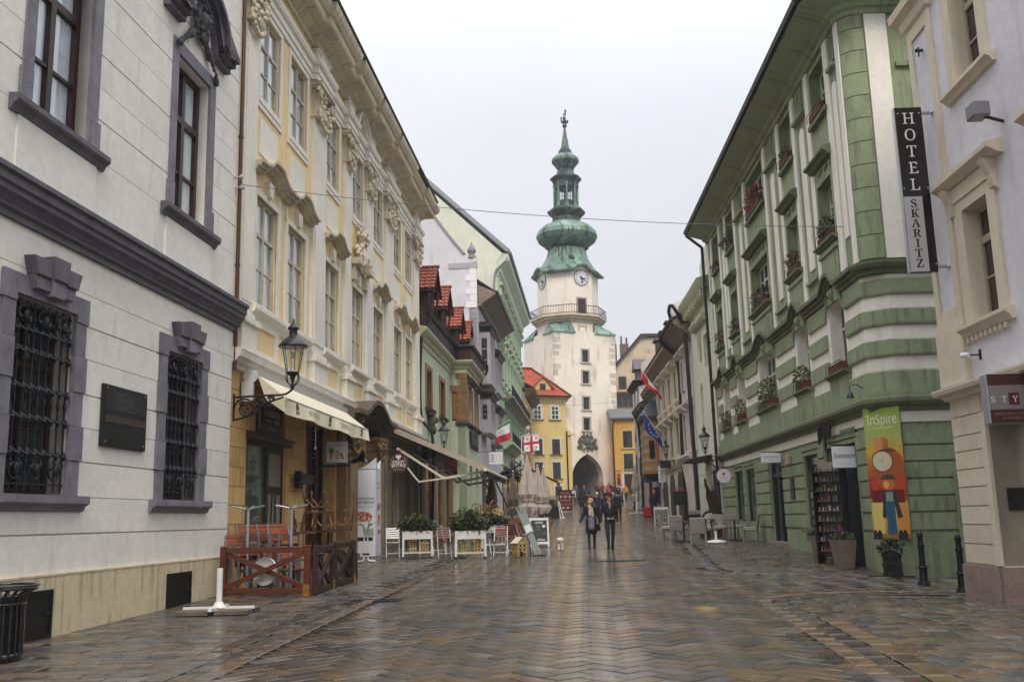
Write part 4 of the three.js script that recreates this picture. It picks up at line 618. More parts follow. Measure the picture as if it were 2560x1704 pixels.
// ---------------------------------------------------------------- row of houses beyond the yellow palace (left side)
const YO = [-6.2104, 0, -20.6333], YT = leftTurn(AY);
const mintM = M('mint green render', 0xd2e0cc, { t: 'plaster' }), zincD = M('dark zinc', 0x2d2a29, { rough: .5, metal: .4 });
function wavyRoof(parent, x0, y0, x1, y1, z0, z1, rows, mat, name = 'tile_row') { // rows of scalloped tiles from eave (x0,y0) to ridge (x1,y1)
  for (let r = 0; r < rows; r++) {
    const t0 = r / rows, t1 = (r + 1.12) / rows, P = [], n = Math.round((z1 - z0) / .07), L = Math.hypot(x1 - x0, y1 - y0), nx = -(y1 - y0) / L, ny = (x1 - x0) / L, s = ny < 0 ? -1 : 1;
    const pt = (t, k, up) => { const z = z0 + (z1 - z0) * k / n, h = .028 * Math.sin(k * 2 * PI / 4) + up; return [x0 + (x1 - x0) * t + nx * h * s, y0 + (y1 - y0) * t + ny * h * s, z]; };
    for (let k = 0; k < n; k++) { const a = pt(t0, k, .075), b = pt(t0, k + 1, .075), c = pt(t1, k + 1, .02), d = pt(t1, k, .02), e = pt(t0, k, .02), f = pt(t0, k + 1, .02); P.push(...a, ...b, ...c, ...a, ...c, ...d, ...e, ...f, ...b, ...e, ...b, ...a); }
    const g = new THREE.BufferGeometry(); g.setAttribute('position', new THREE.Float32BufferAttribute(P, 3)); g.computeVertexNormals(); mk(parent, name, g, mat);
  }
}
const tileOrange = M('orange clay tiles', 0x9e4c2d, { t: 'tile', rough: .75 });
{
  const T = thing('pale_green_house', 'low pale green house with tiled dormers beyond the yellow palace', 'building', YO, YT);
  const wallM = M('pale green render', 0xb9c4a8, { t: 'plaster' }), tan = M('tan stone trim', 0x8f6f4b, { t: 'stone' }), salmon = M('salmon window reveal', 0x94694a, { t: 'plaster' }), wood = M('brown roof boards', 0x3d1f14, { rough: .7, t: 'wood' });
  mk(T, 'wall', [wallGeo(rectPts(23.5, 33.8, .2, 10.4), [rectPts(25.7, 27.2, 6.95, 8.85), rectPts(30.0, 31.5, 6.95, 8.9)], .5, 0), bx(33.8, 34.2, .2, 10.4, -.5, .9), wallGeo(rectPts(33.8, 40.1, .2, 10.4), [rectPts(34.6, 36.4, 6.95, 9.2), rectPts(37.7, 39.4, 6.95, 9.2), archPts(34.7, 36.3, .8, 3.3, 1.5), archPts(37.5, 39.3, .8, 3.3, 1.5)], .5, .92), bx(23.5, 40.1, .2, 10.4, -7, -6.6)], wallM);
  for (const [a, b, z] of [[25.7, 27.2, 0], [30.0, 31.5, 0], [34.6, 36.4, .92], [37.7, 39.4, .92]]) { mk(T, 'window_surround', [bx(a - .25, a, 6.95, 9.1, z - .4, z + .05), bx(b, b + .25, 6.95, 9.1, z - .4, z + .05), bx(a, b, 8.88 + (z ? .3 : 0), 9.1 + (z ? .22 : 0), z - .4, z + .05)], salmon); mk(T, 'window_sill', mould([[z - .1, 6.75], [z + .1, 6.78], [z + .2, 6.88], [z + .22, 6.95], [z - .1, 6.98]], a - .35, b + .35), M('dark stone sill', 0x55483a, { t: 'stone' })); win(T, a, b, 6.95, 8.9, z - .32, { fm: brownFrame, cols: 2, rows: [.65], f: .08 }); }
  for (const z of [36.4, 39.4]) mk(T, 'window_hood', mould([[.92, 9.3], [1.1, 9.34], [1.24, 9.5], [1.24, 9.56], [.92, 9.75]], z - 2.0, z + .3), M('dark stone sill', 0x55483a));
  for (const [a, b] of [[34.7, 36.3], [37.5, 39.3]]) mk(T, 'arched_door', extr(poly(archPts(a, b, .8, 3.3, 1.5)), .06, .5), M('dark arch glass', 0x20201a, { rough: .1, phys: true }));
  // quoins and the small window on the return facing down the street
  const zr = 33.8; const quoin = (y, w, h) => mk(T, 'quoin', bx(zr - .04, zr + .3, y, y + h, .93 - w, .96), tan);
  for (let k = 0; k < 7; k++) quoin(7.1 + k * .4, k % 2 ? .32 : .6, .38);
  mk(T, 'corner_window', [bx(zr - .03, zr + .02, 7.1, 8.75, .1, .12), bx(zr - .03, zr + .02, 7.1, 8.75, .42, .44), bx(zr - .03, zr + .02, 7.1, 7.2, .12, .42), bx(zr - .03, zr + .02, 8.65, 8.75, .12, .42)], brownFrame); mk(T, 'corner_pane', bx(zr - .02, zr, 7.2, 8.65, .12, .42), M('amber glass', 0x8a6224, { rough: .1, phys: true })); mk(T, 'window_surround', [bx(zr - .02, zr + .02, 8.76, 9.1, .0, .6), bx(zr - .02, zr, 7.1, 8.76, .44, .62)], salmon);
  const path = [[23.5, 0], [33.8, 0], [33.8, .92], [40.1, .92]];
  mk(T, 'sill_band', sweep([[33.8, .3], [33.8, .92], [40.1, .92]], [[-.02, 6.82], [.1, 6.84], [.14, 6.95], [.14, 7.0], [-.02, 7.06]]), M('dark stone sill', 0x55483a));
  mk(T, 'eaves_cornice', sweep(path, [[-.02, 9.75], [.06, 9.8], [.06, 10.0], [.14, 10.06], [.2, 10.2], [.34, 10.3], [.42, 10.42], [.42, 10.5], [-.02, 10.6]]), M('cream green cornice', 0xb3b697, { t: 'plaster' }));
  mk(T, 'roof_parapet', sweep(path, [[-.05, 10.56], [.34, 10.58], [.4, 11.2], [-.05, 11.3]]), wood);
  mk(T, 'eaves_gutter', sweep(path, [[.36, 11.2], [.5, 11.16], [.58, 11.28], [.5, 11.24], [.38, 11.34]]), zincD);
  mk(T, 'roof', sweep([[23.5, 0], [40.1, 0]], [[.45, 11.15], [.5, 11.25], [-5.5, 15.6], [-5.5, 15.3]]), M('brown red tiles', 0x5a2517, { t: 'tile' }));
  for (const c of [25.7, 29.9, 35.2, 39.4]) {
    const w = c > 33 ? .0 : 0, d = mk(T, 'dormer', [extr(poly([[c - .85, 11.2], [c + .85, 11.2], [c + .85, 12.75], [c, 13.7], [c - .85, 12.75]]), 3.2, -2.9), bx(c - 1.25, c - .8, 12.42, 12.52, -2.8, .62), beam([c - 1.2, 12.55, .6], [c, 13.88, .6], .09, .1), beam([c + 1.2, 12.55, .6], [c, 13.88, .6], .09, .1), beam([c - .8, 11.3, .32], [c - .8, 12.8, .55], .1, .1), beam([c + .8, 11.3, .32], [c + .8, 12.8, .55], .1, .1)], wood);
    wavyRoof(d, c - 1.25, 12.55, c, 13.86, -2.9, .66, 6, tileOrange); wavyRoof(d, c + 1.25, 12.55, c, 13.86, -2.9, .66, 6, tileOrange);
    mk(d, 'ridge_tiles', bar([c, 13.92, -2.9], [c, 13.92, .72], .09, 6), tileOrange);
    win(T, c - .55, c + .55, 11.5, 12.6, .33, { fm: brownFrame, cols: 2, rows: [], f: .08, name: 'dormer_window' });
  }
  mk(T, 'downpipe', [tube([[23.9, 11.2, .5], [23.9, 10.9, .5], [23.85, 10.4, .18], [23.8, 9.8, .12], [23.8, 6.2, .12], [23.9, 5.9, .3], [24.1, 5.6, .5], [24.1, 1, .5]], .07, 8, 40), tube([[40, 11.2, 1.5], [40.1, 10.8, 1.45], [40.0, 10.2, 1.1], [40.0, 9.6, 1.02]], .09, 8, 20)], zincD);
  // carved corbel and shop front below
  mk(T, 'corbel', [ball(.3, 26.2, 6.3, .15, .9, 1.5, .7), ball(.2, 26.2, 5.9, .25, 1, 1.2, .8), ball(.16, 26.35, 6.4, .35, 1, 1, 1), bx(25.8, 26.7, 6.62, 6.74, 0, .3)], M('dark stone sill', 0x55483a));
  for (const [a, b] of [[23.6, 24.8], [26.6, 27.9], [29.6, 30.7], [32.4, 33.6]]) mk(T, 'shop_pier', [bx(a, b, .3, 4.3, -.02, .12)], tan);
  mk(T, 'shop_glass', bx(23.6, 33.6, .4, 4.3, -.06, .02), M('brown shop glass', 0x1d1712, { rough: .08, phys: true }));
  mk(T, 'shop_fascia', mould([[-.02, 4.3], [.2, 4.34], [.24, 4.8], [.5, 4.95], [.5, 5.05], [-.02, 5.1]], 24.4, 33.7), M('brown fascia', 0x3b2a1f, { t: 'wood' }));
}
{
  const T = thing('grey_oriel_house', 'grey house with boxed oriel windows and a tall white gable', 'building', YO, YT);
  const grey = M('grey render', 0xc2c0c5, { t: 'plaster' }), oriM = M('grey oriel render', 0xa8a5ab, { t: 'plaster' }), gab = M('white gable render', 0xd3d4da, { t: 'plaster' }), frame = M('dark brown frame', 0x2a211e, { rough: .5 });
  mk(T, 'wall', [bx(40.1, 53.6, .4, 15.2, .4, .92), bx(40.5, 53.6, .4, 15.2, -9, -8.6)], grey);
  const gp = [[-9, .5], [.9, .5], [.9, 17.6], [.6, 18.0], [.92, 18.05], [.92, 18.3], [.13, 18.55], [-.5, 19.35], [-1.17, 20.26], [-2.16, 21.75], [-3, 23.2], [-4.2, 24.6], [-5.5, 25.5], [-9, 25.6]];
  mk(T, 'gable_wall', extr(poly(gp.map(p => [-p[0], p[1]]).reverse()), .35, 0).rotateY(PI / 2).translate(40.1, 0, 0), gab);
  const cap = gp.slice(6); for (let i = 0; i < cap.length - 1; i++) mk(T, 'gable_coping', beam([40.28, cap[i][1] + .05, cap[i][0]], [40.28, cap[i + 1][1] + .05, cap[i + 1][0]], .55, .14), M('zinc coping', 0x85878a, { rough: .5, metal: .4 }));
  for (let k = 0; k < 6; k++) { const w = k % 2 ? .42 : .7; mk(T, 'quoin', bx(40.07, 40.3, 15.0 + k * .44, 15.42 + k * .44, .9 - w, .915), M('white quoin paint', 0xe0dfdf, { rough: .8 })); }
  mk(T, 'gable_band', bx(40.05, 40.5, 17.62, 17.98, -.9, .94), M('pale grey band', 0xa9abb2, { t: 'plaster' }));
  mk(T, 'finial', lathe([[.3, 18.3], [.3, 18.45], [.16, 18.55], [.26, 18.7], [.3, 18.85], [.16, 19.1], [.08, 19.25], [.03, 19.4], [0, 19.45]], 14).translate(40.3, 0, .6), M('grey stone finial', 0x8c8c8e, { t: 'stone' }));
  mk(T, 'eaves_soffit', sweep([[40.4, .92], [53.6, .92]], [[-.05, 15.1], [.25, 15.2], [.3, 15.35], [1.15, 15.9], [1.2, 15.9], [1.2, 16.02], [-.05, 16.6]]), M('brown boarded soffit', 0xa3968c, { t: 'wood' }));
  mk(T, 'eaves_gutter', sweep([[40.3, .92], [53.6, .92]], [[1.16, 15.98], [1.3, 15.95], [1.36, 16.08], [1.2, 16.12]]), zincD);
  mk(T, 'roof', sweep([[40.4, .92], [53.6, .92]], [[1.2, 16.03], [1.2, 16.1], [-6, 21.2], [-6, 21]]), M('dark roof tiles', 0));
  const oriel = (u0, u1, y0, y1, zo) => {
    const o = mk(T, 'oriel', [bx(u0, u1, y0, y1, .9, zo), bx(u0 - .03, u0, y0, y1, .92, 1.02), bx(u0 - .03, u0, y0, y1, zo - .14, zo + .03), bx(u0 - .03, u0, y1 - .3, y1, 1.02, zo - .14), bx(u0 - .03, u0, y0, y0 + .7, 1.02, zo - .14), ...[0, 1, 2, 3, 4].map(k => bx(u0 + (u1 - u0 - .2) * k / 4, u0 + (u1 - u0 - .2) * k / 4 + .2, y0, y1, zo, zo + .05))], oriM);
    mk(o, 'oriel_cap', sweep([[u0 - .02, .92], [u0 - .02, zo], [u1, zo]], [[0, y1], [.12, y1 + .04], [.2, y1 + .2], [.34, y1 + .3], [.34, y1 + .42], [-.1, y1 + .7]]), zincD);
    mk(o, 'oriel_foot', sweep([[u0 - .02, .92], [u0 - .02, zo], [u1, zo]], [[0, y0], [.1, y0 - .02], [.1, y0 - .16], [-.1, y0 - .3], [-.3, y0 - .34], [-.3, y0]]), oriM);
    for (let k = 0; k < 3; k++) { const h = (y1 - y0 - 1.1) / 3; mk(o, 'pane', bx(u0 - .016, u0 - .004, y0 + .74 + k * h, y0 + .72 + (k + .94) * h, 1.04, zo - .16), glassOriel); }
    mk(o, 'pane', bx(u0 + .3, u1 - .3, y0 + .75, y1 - .35, zo, zo + .02), glassDark);
  };
  oriel(41.2, 44.2, 10.3, 13.6, 1.55); oriel(41.0, 44.2, 7.15, 9.2, 1.5); oriel(47.2, 50.4, 10.5, 12.85, 1.45); oriel(47.2, 50.4, 6.9, 8.9, 1.4);
  for (const y of [5.2]) for (const [a, b] of [[41, 43], [44.5, 46.5], [48, 50]]) mk(T, 'arched_door', extr(poly(archPts(a, b, .9, 3.6, 1.3)), .08, .9), M('dark arch glass', 0));
}
{
  const T = thing('mint_house', 'tall mint green house with rows of hooded windows and a pale side gable', 'building', YO, YT);
  const gab = M('pale mint gable', 0xdcdfcc, { t: 'plaster' }), trim = M('mint trim', 0xb7cbae, { t: 'plaster' });
  mk(T, 'wall', [wallGeo(rectPts(53.7, 79.5, .8, 21.7), [], .5, .98), bx(54.1, 79.5, .8, 21, -9.5, -9)], mintM);
  const gp = [[-10, 1], [.97, 1], [.97, 21.7], [1.5, 22.3], [-4.8, 28.4], [-10, 33]];
  mk(T, 'gable_wall', extr(poly(gp.map(p => [-p[0], p[1]]).reverse()), .4, 0).rotateY(PI / 2).translate(53.65, 0, 0), gab);
  mk(T, 'gable_wall_lower', bx(53.6, 53.9, 2, 19.4, -.3, .985), mintM);
  mk(T, 'gable_coping', beam([53.8, 22.5, 1.95], [53.8, 33.2, -9.2], .55, .3), M('zinc coping', 0));
  mk(T, 'eaves_cornice', sweep([[53.7, .98], [79.5, .98]], [[-.05, 20.5], [.1, 20.55], [.14, 20.8], [.3, 20.9], [.34, 21.3], [.6, 21.5], [.95, 21.75], [1.0, 21.8], [1.0, 22.3], [-.05, 22.4]]), mintM);
  mk(T, 'eaves_gutter', sweep([[53.6, .98], [79.5, .98]], [[.96, 22.25], [1.16, 22.2], [1.22, 22.4], [.96, 22.5]]), M('grey brown gutter', 0x6e6660, { rough: .6 }));
  mk(T, 'roof', sweep([[53.8, .98], [79.5, .98]], [[1.0, 22.45], [1.05, 22.5], [-10, 33], [-10, 32.8]]), M('dark roof tiles', 0));
  for (let k = 0; k < 8; k++) {
    const c = 55.2 + k * 3.1;
    for (const [y0, y1, hy] of [[17.3, 19.4, 19.75], [12.6, 15.2, 15.55], [8.2, 10.4, 10.7]]) {
      mk(T, 'window_surround', [bx(c - .95, c - .65, y0, y1, .95, 1.1), bx(c + .65, c + .95, y0, y1, .95, 1.1), bx(c - .95, c + .95, y1, y1 + .2, .95, 1.1)], trim);
      mk(T, 'window_hood', mould([[.95, hy - .1], [1.1, hy - .06], [1.2, hy + .1], [1.42, hy + .18], [1.42, hy + .3], [.95, hy + .5]], c - 1.15, c + 1.15), trim);
      mk(T, 'hood_bracket', [bx(c - 1.05, c - .85, hy - .7, hy - .1, .95, 1.3), bx(c + .85, c + 1.05, hy - .7, hy - .1, .95, 1.3)], trim);
      mk(T, 'window', bx(c - .65, c + .65, y0, y1, .9, 1.0), glassDark);
      mk(T, 'window_sill', bx(c - 1.05, c + 1.05, y0 - .2, y0, .95, 1.25), trim);
    }
    mk(T, 'pilaster', bx(c - 1.5, c - 1.2, 5.2, 20.4, .95, 1.12), trim);
  }
  for (const y of [11.9, 16.5, 5.6]) mk(T, 'string_course', mould([[.95, y - .1], [1.1, y - .08], [1.2, y + .06], [1.2, y + .14], [.95, y + .2]], 53.7, 79.5), trim);
  // balcony with an iron railing
  const b = mk(T, 'balcony', mould([[.95, 10.5], [1.3, 10.55], [1.6, 10.8], [2.0, 10.9], [2.0, 11.05], [.95, 11.1]], 54.5, 77), M('grey balcony stone', 0x8d8f86, { t: 'grimy' }));
  mk(b, 'balcony_railing', [bar([54.5, 11.9, 1.9], [77, 11.9, 1.9], .04), bar([54.5, 11.2, 1.9], [77, 11.2, 1.9], .03), ...Array.from({ length: 90 }, (_, k) => bar([54.5 + k * .25, 11.1, 1.9], [54.5 + k * .25, 11.9, 1.9], .018, 5))], ironBlack);
  const b2 = mk(T, 'balcony', mould([[.95, 6.9], [1.3, 6.95], [1.6, 7.2], [1.9, 7.3], [1.9, 7.45], [.95, 7.5]], 54.5, 66), trim);
  mk(b2, 'balcony_railing', [bar([54.5, 8.2, 1.85], [66, 8.2, 1.85], .04), ...Array.from({ length: 46 }, (_, k) => bar([54.5 + k * .25, 7.45, 1.85], [54.5 + k * .25, 8.2, 1.85], .018, 5))], ironBlack);
  mk(T, 'downpipe', [tube([[53.9, 22.2, 1.9], [53.7, 21.9, 1.8], [53.5, 21.2, 1.2], [53.5, 20.8, .9], [53.5, 14, .85]], .09, 8, 30)], M('grey zinc pipe', 0x8a8c8d, { rough: .45, metal: .5 }));
  for (let k = 0; k < 4; k++) { const c = 56 + k * 5; mk(T, 'shop_front', [bx(c - 1.8, c + 1.8, 1.8, 5.0, .96, 1.06)], M('dark shop glass', 0x191513, { rough: .1, phys: true })); mk(T, 'shop_fascia', bx(c - 1.9, c + 1.9, 5.02, 5.4, .96, 1.2), M('brick red fascia', 0x5b3526, { rough: .7 })); }
}
{
  const T = thing('corner_statue_house', 'narrow cream house with a niche statue beside the mint house', 'building', YO, YT);
  const m = M('warm cream render', 0xb9a583, { t: 'grimy' });
  mk(T, 'wall', [bx(79.6, 91, 2, 14.6, -6, 1.3)], m);
  mk(T, 'eaves', sweep([[79.5, 1.3], [91, 1.3]], [[-.05, 14], [.2, 14.1], [.9, 14.7], [.95, 14.9], [-.05, 15.1]]), M('brown eaves boards', 0x6b5842, { t: 'wood' }));
  mk(T, 'roof', sweep([[79.5, 1.3], [91, 1.3]], [[.95, 14.9], [1, 15], [-6, 19], [-6, 18.8]]), M('dark roof tiles', 0));
  const R = rng(8); mk(T, 'stucco_ornament', Array.from({ length: 40 }, () => ball(.15 + R() * .2, 79.6 + R() * .3, 9.5 + R() * 4, 1 + R() * .5, 1, 1, .8, 6, 5)), M('pale stucco', 0xc0b49c, { t: 'grimy' }));
  mk(T, 'niche_roof', extr(poly([[.2, 8.4], [1.9, 8.4], [1.5, 8.8], [1.2, 9.6], [.9, 8.9]]), 1.2, 0).rotateY(-PI / 2).translate(80.6, 0, 0), M('brown shingle', 0x6d4a35, { t: 'tile' }));
  mk(T, 'statue', [ball(.2, 79.9, 11.1, 1.5), ball(.3, 79.9, 10.5, 1.5, 1, 1.8, 1), ball(.32, 79.9, 9.9, 1.5, 1, 1.2, 1)], M('brown stone', 0x6f5138, { t: 'stone' }));
  mk(T, 'niche', bx(79.5, 80.2, 6.5, 8.4, 1.2, 1.7), M('orange render', 0xb9813f, { t: 'plaster' }));
}
// ---------------------------------------------------------------- row of houses beyond the green building (right side); local x = -u
const GO = [8.24, 0, -21.4], GT = rightTurn(AG);
const pipeBrown = M('dark brown pipe', 0x231a18);
{
  const T = thing('pale_mint_house', 'narrow pale green house with a parapet next to the green corner building', 'building', GO, GT);
  const m = M('pale lime render', 0xd8dbc8, { t: 'plaster' }), tr = M('pale lime trim', 0xb8bd9b, { t: 'plaster' });
  mk(T, 'wall', [wallGeo(rectPts(-27, -20.85, .2, 11.9), [archPts(-25.0, -24.3, 4.9, 7.4, .35), rectPts(-23.3, -22.1, 8.3, 9.8)], .5, .02), bx(-27, -20.85, .2, 12, -8, -7.6)], m);
  mk(T, 'oval_window', lathe([[.3, 0], [.42, .06], [.5, .02]], 20).rotateX(PI / 2).scale(.8, 1.5, 1).translate(-24.3, 9.5, .03), tr); mk(T, 'oval_pane', new THREE.CircleGeometry(.34, 20).scale(.8, 1.5, 1).translate(-24.3, 9.5, .035), glassDark);
  win(T, -23.3, -22.1, 8.3, 9.8, -.2, { fm: whiteFrame }); mk(T, 'niche', extr(poly(archPts(-25.0, -24.3, 4.9, 7.4, .35)), .04, -.3), m);
  mk(T, 'window_hood', mould([[0, 10.3], [.2, 10.35], [.3, 10.5], [.3, 10.6], [0, 10.75]], -23.9, -21.7), tr); mk(T, 'window_hood', mould([[0, 10.35], [.25, 10.4], [.34, 10.55], [.34, 10.65], [0, 10.8]], -25.6, -23.95), tr);
  mk(T, 'cornice', sweep([[-27, .02], [-20.85, .02]], [[-.02, 11.2], [.1, 11.25], [.14, 11.5], [.4, 11.6], [.5, 11.8], [.56, 11.95], [.56, 12.05], [-.02, 12.2]]), tr);
  for (let k = 0; k < 9; k++) mk(T, 'cornice_bracket', bx(-26.7 + k * .68, -26.45 + k * .68, 11.25, 11.58, .02, .42), tr);
  mk(T, 'parapet', [bx(-23.2, -20.86, 12.1, 13.2, -.4, .0), extr(poly([[-23.2, 13.2], [-20.86, 13.2], [-20.86, 13.7], [-22.4, 13.75]]), .35, -.38)], m);
  mk(T, 'downpipe', [bar([-27.1, 11.6, .3], [-27.1, .8, .12], .1, 8)], pipeBrown);
  courses(T, 'rusticated_block', -26.9, -20.9, [1.2, 1.75, 2.3, 2.85, 3.4, 3.95, 4.5], .03, [[-22.8, -21.2, 0, 3.6]], m, -.02, .06);
  mk(T, 'shop_doorway', bx(-22.8, -21.2, .5, 3.5, -.1, .04), M('brown doorway', 0x3a2c20, { t: 'wood' })); mk(T, 'door_canopy', mould([[0, 4.0], [.5, 3.9], [1.1, 3.95], [1.1, 4.05], [0, 4.25]], -24.6, -22.6), M('brown canopy', 0x45372b, { t: 'wood' }));
}
{
  const T = thing('pinkish_white_house', 'pinkish white house with a brown boarded eave on the right', 'building', GO, GT);
  const m = M('pinkish render', 0xddd6d1, { t: 'grimy' }), tr = M('pinkish trim', 0xd9d0ca, { t: 'plaster' }), sof = M('brown boarded soffit', 0x7d7068);
  mk(T, 'wall', [bx(-31.7, -27.15, .4, 11.2, -.5, .0), bx(-31.7, -27.15, .4, 11.2, -8, -7.6)], m);
  mk(T, 'eaves_soffit', sweep([[-31.9, 0], [-26.9, 0]], [[-.02, 10.3], [.1, 10.35], [.16, 10.6], [.9, 11.2], [.95, 11.2], [.95, 11.35], [-.02, 11.6]]), sof);
  mk(T, 'eaves_gutter', [sweep([[-31.9, 0], [-26.7, 0]], [[.9, 11.35], [1.05, 11.3], [1.1, 11.42], [.9, 11.5]]), tube([[-26.9, 11.4, 1.0], [-26.7, 11.8, 1.1], [-26.6, 12.1, 1.0], [-26.7, 11.7, .7], [-26.9, 11.2, .4]], .09, 7, 20)], pipeBrown);
  mk(T, 'gable_end', extr(poly([[-.9, 11.4], [5, 11.4], [5, 14.6], [.4, 12.9], [-.9, 12.2]].map(p => [p[0], p[1]])), .3, 0).rotateY(PI / 2).translate(-27.4, 0, 0), M('white gable render', 0));
  mk(T, 'roof', sweep([[-31.9, 0], [-27, 0]], [[.95, 11.4], [1, 11.46], [-5, 14.9], [-5, 14.7]]), M('dark roof tiles', 0));
  for (const c of [-30.6, -28.4]) for (const [y0, y1] of [[8.1, 9.7], [5.0, 6.8]]) { mk(T, 'window', bx(c - .45, c + .45, y0, y1, -.05, .03), glassDark); mk(T, 'window_surround', [bx(c - .62, c - .45, y0, y1, -.02, .1), bx(c + .45, c + .62, y0, y1, -.02, .1), bx(c - .62, c + .62, y1, y1 + .16, -.02, .1)], tr); mk(T, 'window_hood', mould([[0, y1 + .2], [.2, y1 + .24], [.4, y1 + .4], [.4, y1 + .5], [0, y1 + .7]], c - .85, c + .85), tr); }
  mk(T, 'string_course', mould([[0, 4.2], [.3, 4.25], [.5, 4.5], [.5, 4.62], [0, 4.75]], -31.7, -27.2), tr);
  mk(T, 'arcade_pier', [extr(poly([[-29.2, .6], [-27.3, .6], [-27.3, 4.2], [-31, 4.2], [-30.2, 3.6], [-29.4, 2.6]]), .3, 0)], M('cream pier render', 0xd4cab6, { t: 'plaster' }));
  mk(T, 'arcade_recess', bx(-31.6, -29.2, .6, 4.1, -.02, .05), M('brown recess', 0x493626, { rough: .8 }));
  mk(T, 'downpipe', [tube([[-31.2, 11.4, 1.0], [-31.4, 11.0, 1.0], [-31.7, 10.6, .5], [-31.8, 10.2, .16], [-31.8, 5, .12], [-31.8, .9, .12]], .1, 8, 40)], pipeBrown);
}
{
  const T = thing('cream_house', 'cream house with bracketed window hoods and a broad eave on the right', 'building', GO, GT);
  const m = M('cream yellow render', 0xe4dac6, { t: 'grimy' }), tr = M('cream yellow trim', 0xded2ba, { t: 'plaster' });
  mk(T, 'wall', [bx(-43, -31.9, .6, 10.9, -.5, .02), bx(-43, -31.9, .6, 10.9, -8, -7.6)], m);
  mk(T, 'eaves_soffit', sweep([[-43.1, .02], [-31.9, .02]], [[-.02, 10.0], [.1, 10.05], [.16, 10.3], [.7, 10.8], [.8, 10.8], [.8, 11.0], [-.02, 11.2]]), M('brown cream soffit', 0xbca88e, { t: 'wood' }));
  mk(T, 'roof', sweep([[-43.1, .02], [-31.9, .02]], [[.8, 11.0], [.86, 11.06], [-5, 14.4], [-5, 14.2]]), M('dark roof tiles', 0));
  for (let k = 0; k < 4; k++) { const c = -41.6 + k * 2.75; for (const [y0, y1] of [[8.0, 9.6], [4.9, 6.7]]) { mk(T, 'window', bx(c - .5, c + .5, y0, y1, -.02, .05), glassDark); mk(T, 'window_surround', [bx(c - .7, c - .5, y0, y1, 0, .12), bx(c + .5, c + .7, y0, y1, 0, .12), bx(c - .7, c + .7, y1, y1 + .16, 0, .12)], tr); mk(T, 'window_hood', mould([[0, y1 + .16], [.25, y1 + .2], [.5, y1 + .4], [.5, y1 + .52], [0, y1 + .75]], c - .95, c + .95), tr); mk(T, 'window_sill', bx(c - .8, c + .8, y0 - .16, y0, 0, .2), tr); } mk(T, 'pilaster', bx(c + 1.1, c + 1.5, 4.6, 10, 0, .1), tr); }
  for (const y of [4.3, 7.2]) mk(T, 'string_course', mould([[0, y - .1], [.15, y - .08], [.26, y + .1], [0, y + .2]], -43, -31.9), tr);
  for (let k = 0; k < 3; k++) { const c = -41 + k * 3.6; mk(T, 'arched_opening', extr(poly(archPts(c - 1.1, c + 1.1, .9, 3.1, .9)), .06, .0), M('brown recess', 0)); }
  for (let k = 0; k < 3; k++) mk(T, 'roof_dormer', [bx(-34 - k * 3, -33.2 - k * 3, 11.2, 12.5, -1, .35), bx(-34.1 - k * 3, -33.1 - k * 3, 12.5, 12.6, -1, .5)], M('dark dormer zinc', 0x2c2827, { rough: .5 }));
}
{
  const T = thing('orange_oriel_house', 'small house with an orange and cream striped oriel and slate cap', 'building', GO, GT);
  const m = M('white plaster', 0xd3ccc6, { t: 'grimy' }), or = M('orange render', 0xb9813f);
  mk(T, 'wall', [bx(-48.5, -43.1, .8, 10.2, -6, .04)], m);
  mk(T, 'eaves', sweep([[-48.6, .04], [-43.1, .04]], [[-.02, 9.6], [.5, 10.0], [.55, 10.2], [-.02, 10.4]]), M('brown cream soffit', 0)); mk(T, 'roof', sweep([[-48.6, .04], [-43.1, .04]], [[.55, 10.2], [.6, 10.26], [-6, 14], [-6, 13.8]]), M('dark roof tiles', 0));
  const o = mk(T, 'oriel', [bx(-46.4, -43.4, 4.3, 7.9, .03, .95)], or);
  for (let k = 0; k < 6; k++) mk(o, 'oriel_stripe', [bx(-43.42, -43.37, 4.5 + k * .58, 4.78 + k * .58, .25, .965), bx(-46.4, -43.38, 4.5 + k * .58, 4.78 + k * .58, .94, .97)], M('pale oriel stone', 0xb9a88b, { t: 'stone' }));
  mk(o, 'pane', bx(-43.4, -43.36, 5.3, 6.5, .35, .7), glassDark);
  mk(o, 'oriel_cap', sweep([[-46.5, .96], [-43.38, .96], [-43.38, .04]], [[0, 7.9], [.25, 7.95], [.3, 8.15], [-.5, 9.2], [-.9, 9.4]]), M('slate cap', 0x3f4244, { rough: .5 })); mk(o, 'oriel_foot', sweep([[-46.5, .96], [-43.38, .96], [-43.38, .04]], [[.02, 4.3], [.14, 4.3], [.14, 4.1], [-.3, 3.8]]), M('brown shop frame', 0));
}
